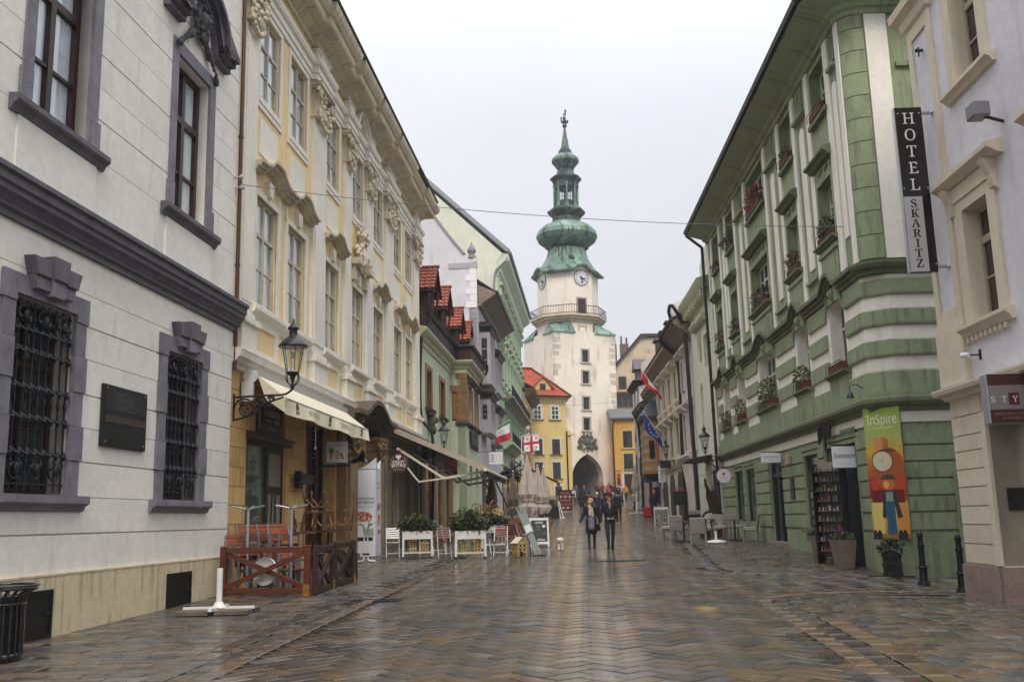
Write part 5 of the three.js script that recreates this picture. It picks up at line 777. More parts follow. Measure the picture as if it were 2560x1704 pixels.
{
  const T = thing('pink_house', 'narrow pink and white houses with drainpipes near the gate tower', 'building', GO, GT);
  const m = M('pink render', 0xcbaea4, { t: 'grimy' });
  mk(T, 'wall', [bx(-55, -48.6, 1, 9.4, -6, .05)], m); mk(T, 'eaves', sweep([[-55, .05], [-48.5, .05]], [[-.02, 9], [.6, 9.4], [.65, 9.6], [-.02, 9.8]]), M('grey boarded eave', 0x8a8078, { t: 'wood' }));
  mk(T, 'roof', sweep([[-55, .05], [-48.5, .05]], [[.65, 9.6], [.7, 9.66], [-6, 13.4], [-6, 13.2]]), M('dark roof tiles', 0));
  for (const c of [-53.4, -50.4]) for (const y of [4.6, 7]) mk(T, 'window', bx(c - .5, c + .5, y, y + 1.6, 0, .08), glassDark);
  mk(T, 'downpipe', [tube([[-48.7, 9.4, .6], [-48.8, 9.0, .3], [-48.8, 8, .2], [-48.8, 1.6, .18]], .11, 7, 20), tube([[-54.6, 9.6, .7], [-54.9, 9.1, .4], [-55, 8, .2], [-55, 1.6, .18]], .11, 7, 20)], pipeBrown);
  const T2 = thing('white_lilac_house', 'white house with a tall gable and a lilac panel near the gate tower', 'building', GO, GT);
  const w = M('white lilac render', 0xd6d4da, { t: 'grimy' });
  mk(T2, 'wall', [bx(-61, -55.2, 1, 12, -7, .06)], w); mk(T2, 'side_gable', extr(poly([[0, 9], [8, 9], [8, 19], [4.5, 16.6], [0, 13.6]]), .3, 0).rotateY(PI / 2).translate(-55.4, 0, -.2), M('aged white gable', 0xc6bdb1, { t: 'grimy' }));
  for (const y of [4.8, 7.6, 10.4]) { mk(T2, 'window', bx(-60.4, -59.6, y, y + 1.9, 0, .09), glassDark); mk(T2, 'window', bx(-57.4, -56.6, y, y + 1.9, 0, .09), glassDark); }
  mk(T2, 'lilac_panel', bx(-55.23, -55.14, 7, 9.2, -.3, .3), M('lilac paint', 0x9b93b4, { rough: .8 })); mk(T2, 'cornice', sweep([[-61, .06], [-55.2, .06], [-55.2, -1]], [[-.02, 11.8], [.3, 12.0], [.5, 12.2], [-.02, 12.4]]), M('dark roof tiles', 0)); mk(T2, 'gable_turret', [bx(-60, -58.4, 12.2, 13.6, -1, -.1), extr(poly([[-60.3, 13.6], [-58.1, 13.6], [-59.2, 14.6]]), 1.2, -1.1)], M('grey slate', 0x47454a, { rough: .6 }));
  mk(T2, 'roof', bx(-61, -55.5, 12.1, 12.2, -7, 0), tileOrange);
}
// ---------------------------------------------------------------- gate tower
{
  const CX = 6.85, CZ = -121, TURN = 24.5 * PI / 180;
  const T = thing('gate_tower', 'tall white gate tower with clock faces and a green copper onion spire', 'tower', [CX, 0, CZ], TURN); T.quaternion.premultiply(new THREE.Quaternion().setFromAxisAngle(V(0, 0, 1), -.0165));
  const wallM = M('tower render', 0xeee7dd, { t: 'tower' }), stone = M('pale quoin stone', 0xded4c2, { t: 'stone' }), cop = M('green copper', 0xffffff, { t: 'copper', rough: .6, metal: .1 }), copD = M('dark green copper', 0xffffff, { t: 'copperDark', rough: .6, metal: .1 });
  const s = 4.28, R8 = 3.62 / Math.cos(PI / 8), oct = (r, o = 0) => Array.from({ length: 8 }, (_, k) => { const a = PI / 8 + k * PI / 4; return [r * Math.sin(a) / Math.cos(PI / 8), r * Math.cos(a) / Math.cos(PI / 8)]; });
  const prism = (pts, y0, y1) => extr(poly(pts.map(p => [p[0], -p[1]])), y1 - y0, 0).rotateX(-PI / 2).translate(0, y0, 0);
  // square base with a pointed gateway through it
  const gate = []; { const w = 2.12, sp = 6.35; gate.push([-w, 3.6], [w, 3.6]); for (let k = 0; k <= 8; k++) { const a = k / 8 * 1.13; gate.push([-w + 2.1 * w * Math.cos(a) - .1 * w, sp + 1.72 * w * Math.sin(a) * .9]); } for (let k = 7; k >= 0; k--) { const a = k / 8 * 1.13; gate.push([w - 2.1 * w * Math.cos(a) + .1 * w, sp + 1.72 * w * Math.sin(a) * .9]); } }
  const wy = [12.73, 15.28, 18.47, 21.12, 24.1];
  const front = wallGeo(rectPts(-s, s, 3.2, 24.2), [gate, ...wy.slice(0, 4).map(y => rectPts(-.42, .42, y - .75, y + .75))], 1.2, s);
  mk(T, 'base_wall', [front, bx(-s, s, 3.2, 24.2, -s, -s + .5), bx(-s, -s + .9, 3.2, 24.2, -s + .5, s - 1.2), bx(s - .9, s, 3.2, 24.2, -s + .5, s - 1.2)], wallM);
  mk(T, 'gate_passage', [bx(-2.7, -2.2, 3.4, 9.6, -s - 4, s - 1.2), bx(2.2, 2.7, 3.4, 9.6, -s - 4, s - 1.2), bx(-2.7, 2.7, 9.6, 9.8, -s - 4, s - 1.2), bx(-2.5, -.4, 3.4, 9.6, -s - 4.2, -s - 4)], M('grey passage render', 0xb5b2ac, { t: 'grimy' }));
  const R = rng(4);
  for (const [x, z] of [[-s, s], [s, s]]) for (let k = 0; k < 24; k++) { if (R() < .28) continue; const w = .4 + R() * .5, y = 4.6 + k * .82; mk(T, 'quoin', bx(x < 0 ? x - .02 : x - w, x < 0 ? x + w : x + .02, y, y + .5 + R() * .25, z - .3, z + .02), stone); }
  for (const y of wy) { const z = y > 24 ? 3.68 : s; mk(T, 'window_surround', [bx(-.62, -.42, y - .78, y + .78, z - .2, z + .05), bx(.42, .62, y - .78, y + .78, z - .2, z + .05), bx(-.62, .62, y + .75, y + .95, z - .2, z + .05)], M('pale grey trim', 0xb3a999, { t: 'plaster' })); mk(T, 'window_sill', bx(-.75, .75, y - .92, y - .78, z - .1, z + .18), stone); win(T, -.42, .42, y - .75, y + .75, z - .16 + (y > 24 ? .14 : 0), { fm: M('dark brown frame', 0), cols: 2, rows: [.5], f: .07, mull: .07 }); }
  // coat of arms over the gate
  const L = [ball(.62, 0, 10.5, s + .1, 1, 1.15, .4, 14, 10), ball(.4, 0, 10.4, s + .25, 1, 1.2, .4, 12, 8), ball(.35, 0, 11.4, s + .15, 1, .8, .5)]; for (let k = 0; k < 60; k++) { const a = R() * PI * 2, q = .7 + R() * .7; L.push(ball(.1 + R() * .14, Math.cos(a) * q * 1.1, 10.35 + Math.sin(a) * q * .9, s + .05 + R() * .2, 1, 1, .7, 6, 5)); } for (const q of [-1, 1]) L.push(ball(.3, q * 1.5, 9.6, s + .1, 1, 1, .5), ball(.22, q * .6, 11.6, s + .15, .6, 1.5, .5));
  mk(T, 'coat_of_arms', L.map(g => g.translate(0, -10.4, -s).scale(.8, .8, 1).translate(0, 10.55, s)), M('weathered grey stone', 0x6e675a, { t: 'stone' }));
  // octagon with broached corners
  mk(T, 'octagon_wall', [prism(oct(3.62), 24, 32.6), prism(oct(3.72), 24.0, 26.3), prism(oct(3.74), 32.2, 32.4)], wallM);
  for (const [sx, sz] of [[1, 1], [-1, 1], [-1, -1], [1, -1]]) { const c = [sx * s * 1.03, sz * s * 1.03], a = [sx * s * 1.03, sz * 1.35], b = [sx * 1.35, sz * s * 1.03], ia = [sx * 3.5, sz * 1.5], ib = [sx * 1.5, sz * 3.5], m = [sx * 2.5, sz * 2.5]; const P = [], v = (p, y) => [p[0], y, p[1]]; const tri = (...q) => q.forEach(x => P.push(...x)); const y0 = 24.1, y1 = 25.6; tri(v(a, y0), v(c, y0), v(ia, y1)); tri(v(c, y0), v(b, y0), v(ib, y1)); tri(v(c, y0), v(ib, y1), v(m, y1 + .1)); tri(v(c, y0), v(m, y1 + .1), v(ia, y1)); tri(v(a, y0 - .2), v(c, y0 - .2), v(c, y0)); tri(v(a, y0 - .2), v(c, y0), v(a, y0)); tri(v(c, y0 - .2), v(b, y0 - .2), v(b, y0)); tri(v(c, y0 - .2), v(b, y0), v(c, y0)); const g = new THREE.BufferGeometry(); g.setAttribute('position', new THREE.Float32BufferAttribute(P, 3)); g.computeVertexNormals(); mk(T, 'corner_roof', g, cop); }
  // gallery
  mk(T, 'gallery', [prism(oct(4.55), 26.15, 26.4), prism(oct(4.3), 25.85, 26.15), prism(oct(4.0), 25.55, 25.85)], M('gallery stone', 0xcdc1a8, { t: 'grimy' }));
  const ring = oct(4.45); const rail = []; for (let k = 0; k < 8; k++) { const a = ring[k], b = ring[(k + 1) % 8]; rail.push(bar([a[0], 27.5, a[1]], [b[0], 27.5, b[1]], .05), bar([a[0], 26.55, a[1]], [b[0], 26.55, b[1]], .04)); for (let i = 0; i < 11; i++) { const t = i / 11, x = a[0] + (b[0] - a[0]) * t, z = a[1] + (b[1] - a[1]) * t, l = Math.hypot(x, z); rail.push(tube([[x, 26.4, z], [x * 1.03, 26.7, z * 1.03], [x * 1.005, 27.1, z * 1.005], [x, 27.5, z]], .025, 4, 6)); } }
  mk(T, 'gallery_railing', rail, M('dark railing iron', 0x3a3836, { rough: .6 }));
  mk(T, 'gallery_door', [bx(-.55, .55, 26.4, 28.5, 3.6, 3.72)], M('red brown door', 0x4a2317, { t: 'wood' })); mk(T, 'door_surround', [bx(-.75, -.55, 26.4, 28.7, 3.6, 3.7), bx(.55, .75, 26.4, 28.7, 3.6, 3.7), bx(-.55, .55, 28.5, 28.7, 3.6, 3.7)], M('pale grey trim', 0));
  // clocks: dial, ring and numerals print, hands
  const dial = print(512, 512, (x, w) => { x.fillStyle = '#d9d9dc'; x.fillRect(0, 0, w, w); x.translate(256, 256); x.strokeStyle = '#4b4a4c'; x.lineWidth = 9; x.beginPath(); x.arc(0, 0, 248, 0, 7); x.stroke(); x.lineWidth = 4; x.beginPath(); x.arc(0, 0, 150, 0, 7); x.stroke(); x.fillStyle = '#2c2b2d'; x.font = 'bold 74px serif'; x.textAlign = 'center'; x.textBaseline = 'middle';['XII', 'I', 'II', 'III', 'IIII', 'V', 'VI', 'VII', 'VIII', 'IX', 'X', 'XI'].forEach((t, k) => { x.save(); x.rotate(k * PI / 6); x.translate(0, -200); x.scale(.62, 1); x.fillText(t, 0, 0); x.restore(); }); });
  for (const a of [0, -PI / 2, PI / 2, PI]) {
    const d = new THREE.Mesh(new THREE.CircleGeometry(1.0, 40), dial); d.name = 'clock_face'; d.position.set(Math.sin(a) * 3.66, 31.2, Math.cos(a) * 3.66); d.rotation.y = a; d.castShadow = d.receiveShadow = true; T.add(d);
    mk(d, 'clock_rim', new THREE.TorusGeometry(1.0, .05, 6, 40), M('dark clock rim', 0x55524e, { rough: .6 })); mk(d, 'clock_hand', mv(rot(extr(poly([[-.05, -.25], [.05, -.25], [.04, .5], [.12, .55], [0, .8], [-.12, .55], [-.04, .5]]), .03, .05), 0, 0, -PI * .93), 0, 0, 0), ironBlack); mk(d, 'clock_hand', mv(rot(extr(poly([[-.07, -.2], [.07, -.2], [.06, .3], [.16, .4], [0, .6], [-.16, .4], [-.06, .3]]), .03, .09), 0, 0, -PI * .63), 0, 0, 0), ironBlack);
  }
  // spire: skirt curling up over the clocks, onions, lantern
  const octSweep = (prof, m, name, seg = 8, up = 0) => { const P = []; const N = seg; const pt = (r, y, k) => { const a = PI / 8 + k * 2 * PI / N; return [r * Math.sin(a), y, r * Math.cos(a)]; }; const at_ = (i, k) => pt(prof[i][0], prof[i][1], k); const G = []; for (let i = 0; i < prof.length - 1; i++) for (let k = 0; k < N; k++) { P.push(...at_(i, k), ...at_(i, k + 1), ...at_(i + 1, k + 1), ...at_(i, k), ...at_(i + 1, k + 1), ...at_(i + 1, k)); } const g = new THREE.BufferGeometry(); g.setAttribute('position', new THREE.Float32BufferAttribute(P, 3)); g.computeVertexNormals(); return mk(T, name, g, m); };
  { // skirt with waved eaves: higher in the middle of the clock faces
    const P = [], N = 64, prof = [[4.75, 32.1], [4.3, 32.5], [3.7, 33.0], [3.1, 33.9], [2.7, 34.6], [2.5, 35.4], [2.45, 35.9]]; const pt = (i, k) => { const a = PI / 8 + k / N * 2 * PI, f = ((a + PI / 8) % (PI / 4)) - PI / 8, r8 = Math.cos(PI / 8) / Math.cos(f); const face = Math.round(a / (PI / 4)) % 8, wave = face % 2 === 0 ? Math.max(0, Math.cos(f * 8 * .5)) ** 2 : 0; const w = Math.max(0, 1 - i / 3); return [prof[i][0] * r8 * Math.sin(a), prof[i][1] + wave * .85 * w, prof[i][0] * r8 * Math.cos(a)]; };
    for (let i = 0; i < prof.length - 1; i++) for (let k = 0; k < N; k++) P.push(...pt(i, k), ...pt(i, k + 1), ...pt(i + 1, k + 1), ...pt(i, k), ...pt(i + 1, k + 1), ...pt(i + 1, k));
    for (let k = 0; k < N; k++) { const a = pt(0, k), b = pt(0, k + 1), q = p => [p[0] * .985, p[1] - .22, p[2] * .985], r = p => [p[0] * .74, p[1] - .25, p[2] * .74]; P.push(...q(a), ...q(b), ...b, ...q(a), ...b, ...a, ...r(a), ...r(b), ...q(b), ...r(a), ...q(b), ...q(a)); }
    const g = new THREE.BufferGeometry(); g.setAttribute('position', new THREE.Float32BufferAttribute(P, 3)); g.computeVertexNormals(); const sk = mk(T, 'spire_skirt', g, cop); mk(sk, 'roof_hatch', box(.7, .5, .2, -.9, 34.0, 2.9, -.6), M('brown hatch', 0x3e2a22, { rough: .7 }));
    const gables = []; for (const a of [0, -PI / 2, PI / 2, PI]) gables.push(extr(poly([[-1.5, 32.2], [1.5, 32.2], [1.1, 32.55], [.6, 32.95], [0, 33.05], [-.6, 32.95], [-1.1, 32.55]]), .3, 3.5).rotateY(a)); mk(T, 'clock_gable', gables, wallM);
  }
  octSweep([[2.6, 35.7], [2.85, 35.9], [2.6, 36.1]], copD, 'spire_ring');
  octSweep([[2.3, 35.9], [2.9, 36.2], [3.7, 36.8], [4.0, 37.4], [3.85, 38.0], [3.2, 38.7], [2.4, 39.1], [2.0, 39.3]], cop, 'large_onion', 24);
  octSweep([[2.0, 39.2], [1.85, 39.7], [1.8, 40.1]], copD, 'spire_neck'); octSweep([[1.8, 40.0], [2.15, 40.3], [2.5, 40.7], [2.5, 40.9], [2.1, 41.2], [1.75, 41.4], [1.2, 41.5]], copD, 'lantern_ledge');
  for (let k = 0; k < 8; k++) { const a = PI / 8 + k * PI / 4, x = 1.5 * Math.sin(a), z = 1.5 * Math.cos(a); mk(T, 'lantern_column', [cyl(.17, .17, 3.2, x, 41.4, z, 8), cyl(.25, .2, .3, x, 41.4, z, 8), cyl(.18, .26, .4, x, 44.1, z, 8)], cop); const b = a + PI / 8; mk(T, 'lantern_parapet', box(.75, .7, .1, 1.38 * Math.sin(b), 41.8, 1.38 * Math.cos(b), 0, b), copD); mk(T, 'lantern_spandrel', box(.85, .5, .14, 1.4 * Math.sin(b), 44.35, 1.4 * Math.cos(b), 0, b), copD); const gr = []; for (let i = -1; i <= 1; i++) gr.push(box(.03, 2, .03, i * .2, 0, 0), box(.75, .03, .03, 0, i * .5, 0)); mk(T, 'lantern_grille', gr.map(g => rot(g, 0, b, 0).translate(1.38 * Math.sin(b), 43.1, 1.38 * Math.cos(b))), M('lantern iron', 0x4d5552, { rough: .6 })); }
  mk(T, 'lantern_floor', prism(oct(1.5), 41.35, 41.5), copD); mk(T, 'lantern_ceiling', prism(oct(1.5), 44.5, 44.65), copD);
  octSweep([[1.6, 44.5], [1.75, 44.9], [2.1, 45.3], [2.1, 45.45], [1.6, 45.7], [1.2, 46.1], [1.05, 46.6], [1.2, 46.9]], copD, 'lantern_roof');
  octSweep([[1.1, 46.8], [1.4, 47.2], [1.8, 47.7], [1.78, 48.1], [1.3, 48.6], [.95, 48.8]], cop, 'small_onion', 24);
  octSweep([[.95, 48.75], [.9, 49.0], [.85, 49.3], [.72, 49.5], [.6, 49.7]], copD, 'spire_ring'); octSweep([[.55, 49.6], [.42, 50.6], [.25, 51.6], [.12, 52.6]], M('yellow green copper', 0xd8d8b0, { t: 'copper', rough: .6 }), 'spire_cone');
  mk(T, 'spire_knob', lathe([[.1, 52.5], [.3, 52.75], [.32, 52.9], [.15, 53.1], [.1, 53.2]], 12), copD);
  mk(T, 'saint_statue', [ball(.28, -.05, 53.9, 0, .8, 1.3, .8), ball(.16, 0, 54.5, 0), tube([[-.5, 53.5, 0], [-.35, 53.25, 0], [0, 53.2, 0], [.4, 53.35, 0], [.45, 53.7, 0]], .12, 6, 16), ball(.12, .1, 54.95, 0, .8, 2, .8), bar([.1, 54.3, 0], [.2, 55.1, .1], .06), ball(.2, -.5, 53.8, 0, .6, 1.2, .5), ball(.3, 0, 53.5, 0, 1, .7, .8)], copD);
}
{ // houses beside the tower
  const T = thing('yellow_gate_house', 'pale yellow house with an orange tiled hip roof left of the tower', 'building', [1.75, 0, -112.4], 24.5 * PI / 180);
  const m = M('pale yellow render', 0xd9c07c, { t: 'plaster' }), w = M('white trim', 0xcfc9bb, { t: 'plaster' });
  // local x runs along the front
  mk(T, 'wall', [bx(-.4, 4.9, 3.2, 15.6, -8, 0), bx(-.45, .2, 3.2, 4.8, -.1, .06)], m);
  for (const c of [1.1, 3.4]) for (const [y0, y1, big] of [[13.1, 14.6, 1], [9.0, 10.7, 0], [5.9 + .3, 8.0, 0]]) { mk(T, 'window_surround', [bx(c - .72, c - .5, y0 - .1, y1 + .2, -.02, .06), bx(c + .5, c + .72, y0 - .1, y1 + .2, -.02, .06), bx(c - .5, c + .5, y1, y1 + .2, -.02, .06)], w); mk(T, 'window_sill', bx(c - .8, c + .8, y0 - .2, y0 - .1, -.02, .16), M('grey sill', 0x77705f, { t: 'stone' })); win(T, c - .5, c + .5, y0 - .1, y1, .1, { fm: big ? whiteFrame : brownFrame, cols: 2, rows: [.35, .7], f: .09, mull: .08 }); }
  mk(T, 'eaves_cornice', sweep([[-.4, -4], [-.4, 0], [4.9, 0], [4.9, -4]], [[-.02, 15.1], [.2, 15.2], [.3, 15.5], [.45, 15.6], [.45, 15.75], [-.02, 15.9]]), M('cream dentil cornice', 0xb3a67c, { t: 'plaster' }));
  const den = []; for (let k = 0; k < 12; k++) den.push(bx(-.3 + k * .43, -.1 + k * .43, 14.95, 15.2, 0, .22)); mk(T, 'dentils', den, M('cream dentil cornice', 0), { kind: 'stuff' });
  { const P = [], tri = (...q) => q.forEach(x => P.push(...x)); const e = 15.78, a = [-.9, e, .55], b = [5.4, e, .55], c = [5.4, e, -8], d = [-.9, e, -8], r1 = [.2, 19.6, -3.8], r2 = [2.2, 19.6, -3.8]; tri(a, b, r2); tri(a, r2, r1); tri(b, c, r2); tri(a, r1, d); tri(d, r1, r2); tri(d, r2, c); const g = new THREE.BufferGeometry(); g.setAttribute('position', new THREE.Float32BufferAttribute(P, 3)); g.computeVertexNormals(); const rf = mk(T, 'roof', g, M('orange gate tiles', 0xb04a20, { t: 'tile', rough: .75 })); mk(rf, 'chimney', [bx(-.2, .9, 18.5, 20.6, -5.4, -4.4), bx(.1, .6, 20.6, 21.2, -5.1, -4.7)], M('ochre chimney', 0xb08c5a, { t: 'plaster' })); mk(rf, 'hip_coping', [beam([5.4, 15.85, .55], [2.2, 19.7, -3.8], .22, .2), beam([.2, 19.68, -3.8], [2.2, 19.68, -3.8], .22, .2)], M('dark hip tiles', 0x5a3a2c, { t: 'tile' })); mk(rf, 'eaves_gutter', bar([-.9, 15.76, .6], [5.4, 15.76, .6], .1, 8), zincD); }
  const dm = mk(T, 'dormer', [extr(poly([[1.0, 16.2], [3.2, 16.2], [3.2, 16.9], [2.9, 17.5], [2.1, 18.1], [1.3, 17.5], [1.0, 16.9]]), 1.4, -1.8)], m); mk(dm, 'dormer_roof', hoodGeo([[.7, 16.6], [1.2, 17.2], [2.1, 18.1], [3.0, 17.2], [3.5, 16.6]], [[.16, 0, -2.8, -.2]]), M('orange gate tiles', 0)); win(T, 1.75, 2.45, 16.35, 17.3, -.3, { fm: brownFrame, cols: 2, rows: [.5], f: .07, name: 'dormer_window' });
  mk(T, 'stucco_panel', [bx(.5, 1.9, 7.95 + .55, 8.75, -.02, .03)], M('pale yellow relief', 0xd2b868, { t: 'plaster' })); mk(T, 'stucco_panel', bx(2.8, 4.2, 8.5, 8.75, -.02, .03), M('pale yellow relief', 0));
  const f = print(512, 96, (x, a, b) => { x.fillStyle = '#d9c07c'; x.fillRect(0, 0, a, b); x.fillStyle = '#a8843a'; x.font = 'bold 70px sans-serif'; x.textAlign = 'center'; x.fillText('LEKÁREŇ NOVÁ', a / 2, 74, 470); }, .85); face(T, 'lettering', 3.6, .56, f, 2.6, 5.75 - .1, .012);
  mk(T, 'shop_door', [bx(3.1, 4.0, 3.6, 5.2, 0, .05)], brownFrame); mk(T, 'door_surround', [bx(2.85, 3.1, 3.6, 5.4, 0, .08), bx(4.0, 4.25, 3.6, 5.4, 0, .08), bx(3.1, 4.0, 5.2, 5.4, 0, .08)], w); mk(T, 'downpipe', bar([4.85, 11.6, .1], [4.85, 4, .1], .09, 7), zincD); mk(T, 'side_annex', [bx(4.9, 5.6, 3.2, 11.2, -6, -.2), extr(poly([[4.8, 11.2], [5.9, 11.2], [4.85, 12.1]]), 5, -5)], m);
}
{
  const T = thing('orange_gate_house', 'deep yellow house with a slate eave and brown door right of the tower', 'building', [11.9, 0, -115.4], 0);
  const m = M('deep yellow render', 0xcf9d48, { t: 'plaster' }), w = M('cream trim yellow', 0xc4a96a, { t: 'plaster' });
  mk(T, 'wall', [bx(0, 6, 3.2, 13.0, -7, 0)], m); mk(T, 'roof', sweep([[-.4, 0], [6, 0]], [[.3, 12.9], [.5, 13.0], [.5, 13.2], [-3, 14.6], [-3, 14.3]]), M('slate roof', 0x565c5c, { rough: .5 }));
  for (const c of [1.6, 4.6]) for (const [y0, y1] of [[9.6, 11.6], [5.9 + .9, 9.0 - .1]]) { mk(T, 'window_surround', [bx(c - .75, c - .55, y0, y1 + .2, -.02, .06), bx(c + .55, c + .75, y0, y1 + .2, -.02, .06), bx(c - .55, c + .55, y1, y1 + .2, -.02, .06)], w); mk(T, 'window_sill', bx(c - .85, c + .85, y0 - .16, y0, -.02, .14), w); win(T, c - .55, c + .55, y0, y1, .1, { fm: M('dark brown frame', 0), cols: 2, rows: [.6], f: .1 }); }
  mk(T, 'shop_door', [bx(1.0, 2.3, 4, 7.0 - .5, 0, .06)], M('dark red brown door', 0x38190f, { t: 'wood' })); mk(T, 'door_surround', [bx(.7, 1.0, 4, 6.9, 0, .1), bx(2.3, 2.6, 4, 6.9, 0, .1), bx(1.0, 2.3, 6.5, 6.9, 0, .1)], M('white door trim', 0xc8c0b4, { t: 'plaster' })); mk(T, 'fascia_line', bx(-.02, 6, 6.95, 7.05, -.02, .1), w);
  mk(T, 'downpipe', tube([[.0, 12.9, .4], [-.1, 12.3, .2], [-.15, 11, .12], [-.1, 4, .12]], .09, 7, 20), zincD);
  const s = print(64, 256, (x, a, b) => { x.fillStyle = '#a51f1c'; x.fillRect(0, 0, a, b); x.fillStyle = '#1a1210'; x.fillRect(8, 60, 48, 90); x.fillStyle = '#c8b9ac'; x.fillRect(8, 160, 48, 50); }); face(T, 'red_poster', .4, 2.4, s, .35, 5.4, .04);
  const O = thing('old_roof_house', 'old house with weathered wall, chimneys and dark roof right of the tower', 'building', [12.2, 0, -124], 0);
  const om = M('aged cream render', 0xcfc2aa, { t: 'grimy' });
  mk(O, 'wall', extr(poly([[.4, 4], [9, 4], [9, 24.4], [4.6, 24.5], [1, 20.5], [.4, 19.9]]), 6, -6), om);
  mk(O, 'roof', extr(poly([[.5, 19.9], [.3, 20.1], [4.6, 24.95], [9.2, 24.9], [9.2, 24.5], [4.7, 24.5]]), 6.6, -6.2), M('dark brown roof', 0x4a3a33, { t: 'tile' }));
  win(O, 1.5, 2.5, 17.8, 19.4, .1, { fm: M('dark brown frame', 0), cols: 2, rows: [.5], f: .1 });
  const b = mk(O, 'veranda', [bx(1.0, 3.4, 15.1, 17.0, 0, .5)], M('pale timber', 0x94886f, { t: 'wood' })); for (let k = 0; k < 3; k++) mk(b, 'pane', bx(1.1 + k * .76, 1.78 + k * .76, 15.4, 16.8, .48, .52), glassDark); mk(b, 'veranda_roof', bx(.8, 3.7, 17.0, 17.3, -.1, .9), M('red brown tiles', 0x5d3a30, { t: 'tile' }));
  for (const [x, w] of [[1.2, .6], [2.3, 1.1]]) mk(O, 'chimney', [bx(x, x + w, 19, 24.3, -4, -3.2), cyl(.14, .12, 1.1, x + .2, 24.3, -3.6, 8), cyl(.14, .12, .9, x + w - .2, 24.3, -3.6, 8)], M('sooty chimney', 0x7d7062, { t: 'stone' }));
}
// ---------------------------------------------------------------- things standing on the left pavement
const on = (x, z, dy = 0) => [x, gy(x, z) + dy, z];
function leaves(n, bx_, size, seed, up = .3) { // n small bent leaves filling an ellipsoid [cx,cy,cz,rx,ry,rz]
  const R = rng(seed), P = [], [cx, cy, cz, rx, ry, rz] = bx_;
  for (let i = 0; i < n; i++) {
    let x, y, z; do { x = R() * 2 - 1; y = R() * 2 - 1; z = R() * 2 - 1; } while (x * x + y * y + z * z > 1 || (x * x + y * y + z * z < .2 && R() < .6));
    const c = V(cx + x * rx, cy + y * ry, cz + z * rz), d = V(x + (R() - .5), y * .6 + up + (R() - .5), z + (R() - .5)).normalize(), s = V(R() - .5, R() - .5, R() - .5).cross(d).normalize(), l = size * (.6 + R() * .8), w = l * .24;
    const a = c.clone(), m1 = c.clone().addScaledVector(d, l * .5).addScaledVector(s, w), m2 = c.clone().addScaledVector(d, l * .5).addScaledVector(s, -w), t = c.clone().addScaledVector(d, l).add(V(0, -l * .2, 0));
    for (const p of [a, m1, t, a, t, m2]) P.push(p.x, p.y, p.z);
  }
  const g = new THREE.BufferGeometry(); g.setAttribute('position', new THREE.Float32BufferAttribute(P, 3)); g.computeVertexNormals(); return g;
}
const leafM = M('shrub leaves', 0x455232, { rough: .6, side: THREE.DoubleSide }), leafD = M('dark shrub leaves', 0x35402a, { rough: .6, side: THREE.DoubleSide }), leafO = M('olive leaves', 0x59602f, { rough: .6, side: THREE.DoubleSide });
{ // litter bin
  const T = thing('litter_bin', 'black slatted steel litter bin with a flared rim at the left edge', 'litter bin', on(-6.16, -11.75)); T.scale.setScalar(.94);
  const blk = M('black bin enamel', 0x0e0f11, { rough: .25, metal: .2, phys: true, clearcoat: .6 });
  mk(T, 'liner', cyl(.25, .25, .74, 0, .05, 0, 24), M('dark liner', 0x16181c, { rough: .3 })); mk(T, 'base_ring', lathe([[.24, .02], [.31, .02], [.31, .1], [.24, .1]], 28), blk);
  for (let k = 0; k < 22; k++) { const a = k / 22 * PI * 2, c = Math.cos(a), s = Math.sin(a); mk(T, 'slat', tube([[c * .3, .06, s * .3], [c * .3, .4, s * .3], [c * .3, .72, s * .3], [c * .33, .82, s * .33], [c * .43, .88, s * .43]], .021, 5, 16), blk); }
  for (const [r, y] of [[.31, .7], [.43, .885], [.46, .92]]) mk(T, 'rim', new THREE.TorusGeometry(r, .016, 8, 40).rotateX(PI / 2).translate(0, y, 0), blk);
}
{ // parasol foot with paving slabs
  const T = thing('weighted_stand', 'white cross parasol foot weighed down with slabs by the white palace', 'parasol foot', on(-5.05, -16.75), .0);
  const slabM = M('concrete slab', 0x6d6154, { t: 'paver', rough: .6 });
  mk(T, 'cross_arm', box(1.2, .045, .06, 0, .09, 0), whitePaint); mk(T, 'cross_arm', box(.06, .045, 1.0, 0, .092, 0), whitePaint); mk(T, 'tube', [cyl(.05, .05, .66, 0, .08, 0, 14), cyl(.12, .06, .1, 0, .09, 0, 14)], whitePaint);
  for (const [x, z] of [[-.32, .25], [.32, .25], [-.32, -.25], [.32, -.25]]) mk(T, 'slab', mv(cbox(.54, .075, .4, .008), x, .04, z), slabM);
}
// wooden fence panels
function fencePanel(a, b, label, m) {
  const L = Math.hypot(b[0] - a[0], b[1] - a[1]), T = thing('fence_panel', label, 'fence', [a[0], gy(a[0], a[1]), a[1]], -Math.atan2(b[1] - a[1], b[0] - a[0]), 'wooden crossed panels around the stacked chairs');
  mk(T, 'post', mv(cbox(.12, .97, .1, .008), .06, .49, 0), m); mk(T, 'post', mv(cbox(.12, .97, .1, .008), L - .06, .49, 0), m);
  mk(T, 'rail', mv(cbox(L - .26, .11, .07, .006), L / 2, .89, 0), m); mk(T, 'rail', mv(cbox(L - .26, .11, .07, .006), L / 2, .09, 0), m);
  mk(T, 'brace', beam([.13, .16, .02], [L - .13, .82, .02], .06, .09), m); mk(T, 'brace', beam([.13, .82, -.03], [L - .13, .16, -.03], .06, .09), m);
  mk(T, 'foot_plate', bx(L - .13, L + .01, 0, .22, .05, .056), M('pale scuffed wood', 0xa9813f, { t: 'wood' }));
}
fencePanel([-6.0, -19.95], [-4.09, -19.48], 'reddish wooden fence panel with crossed braces facing the viewer', woodRed);
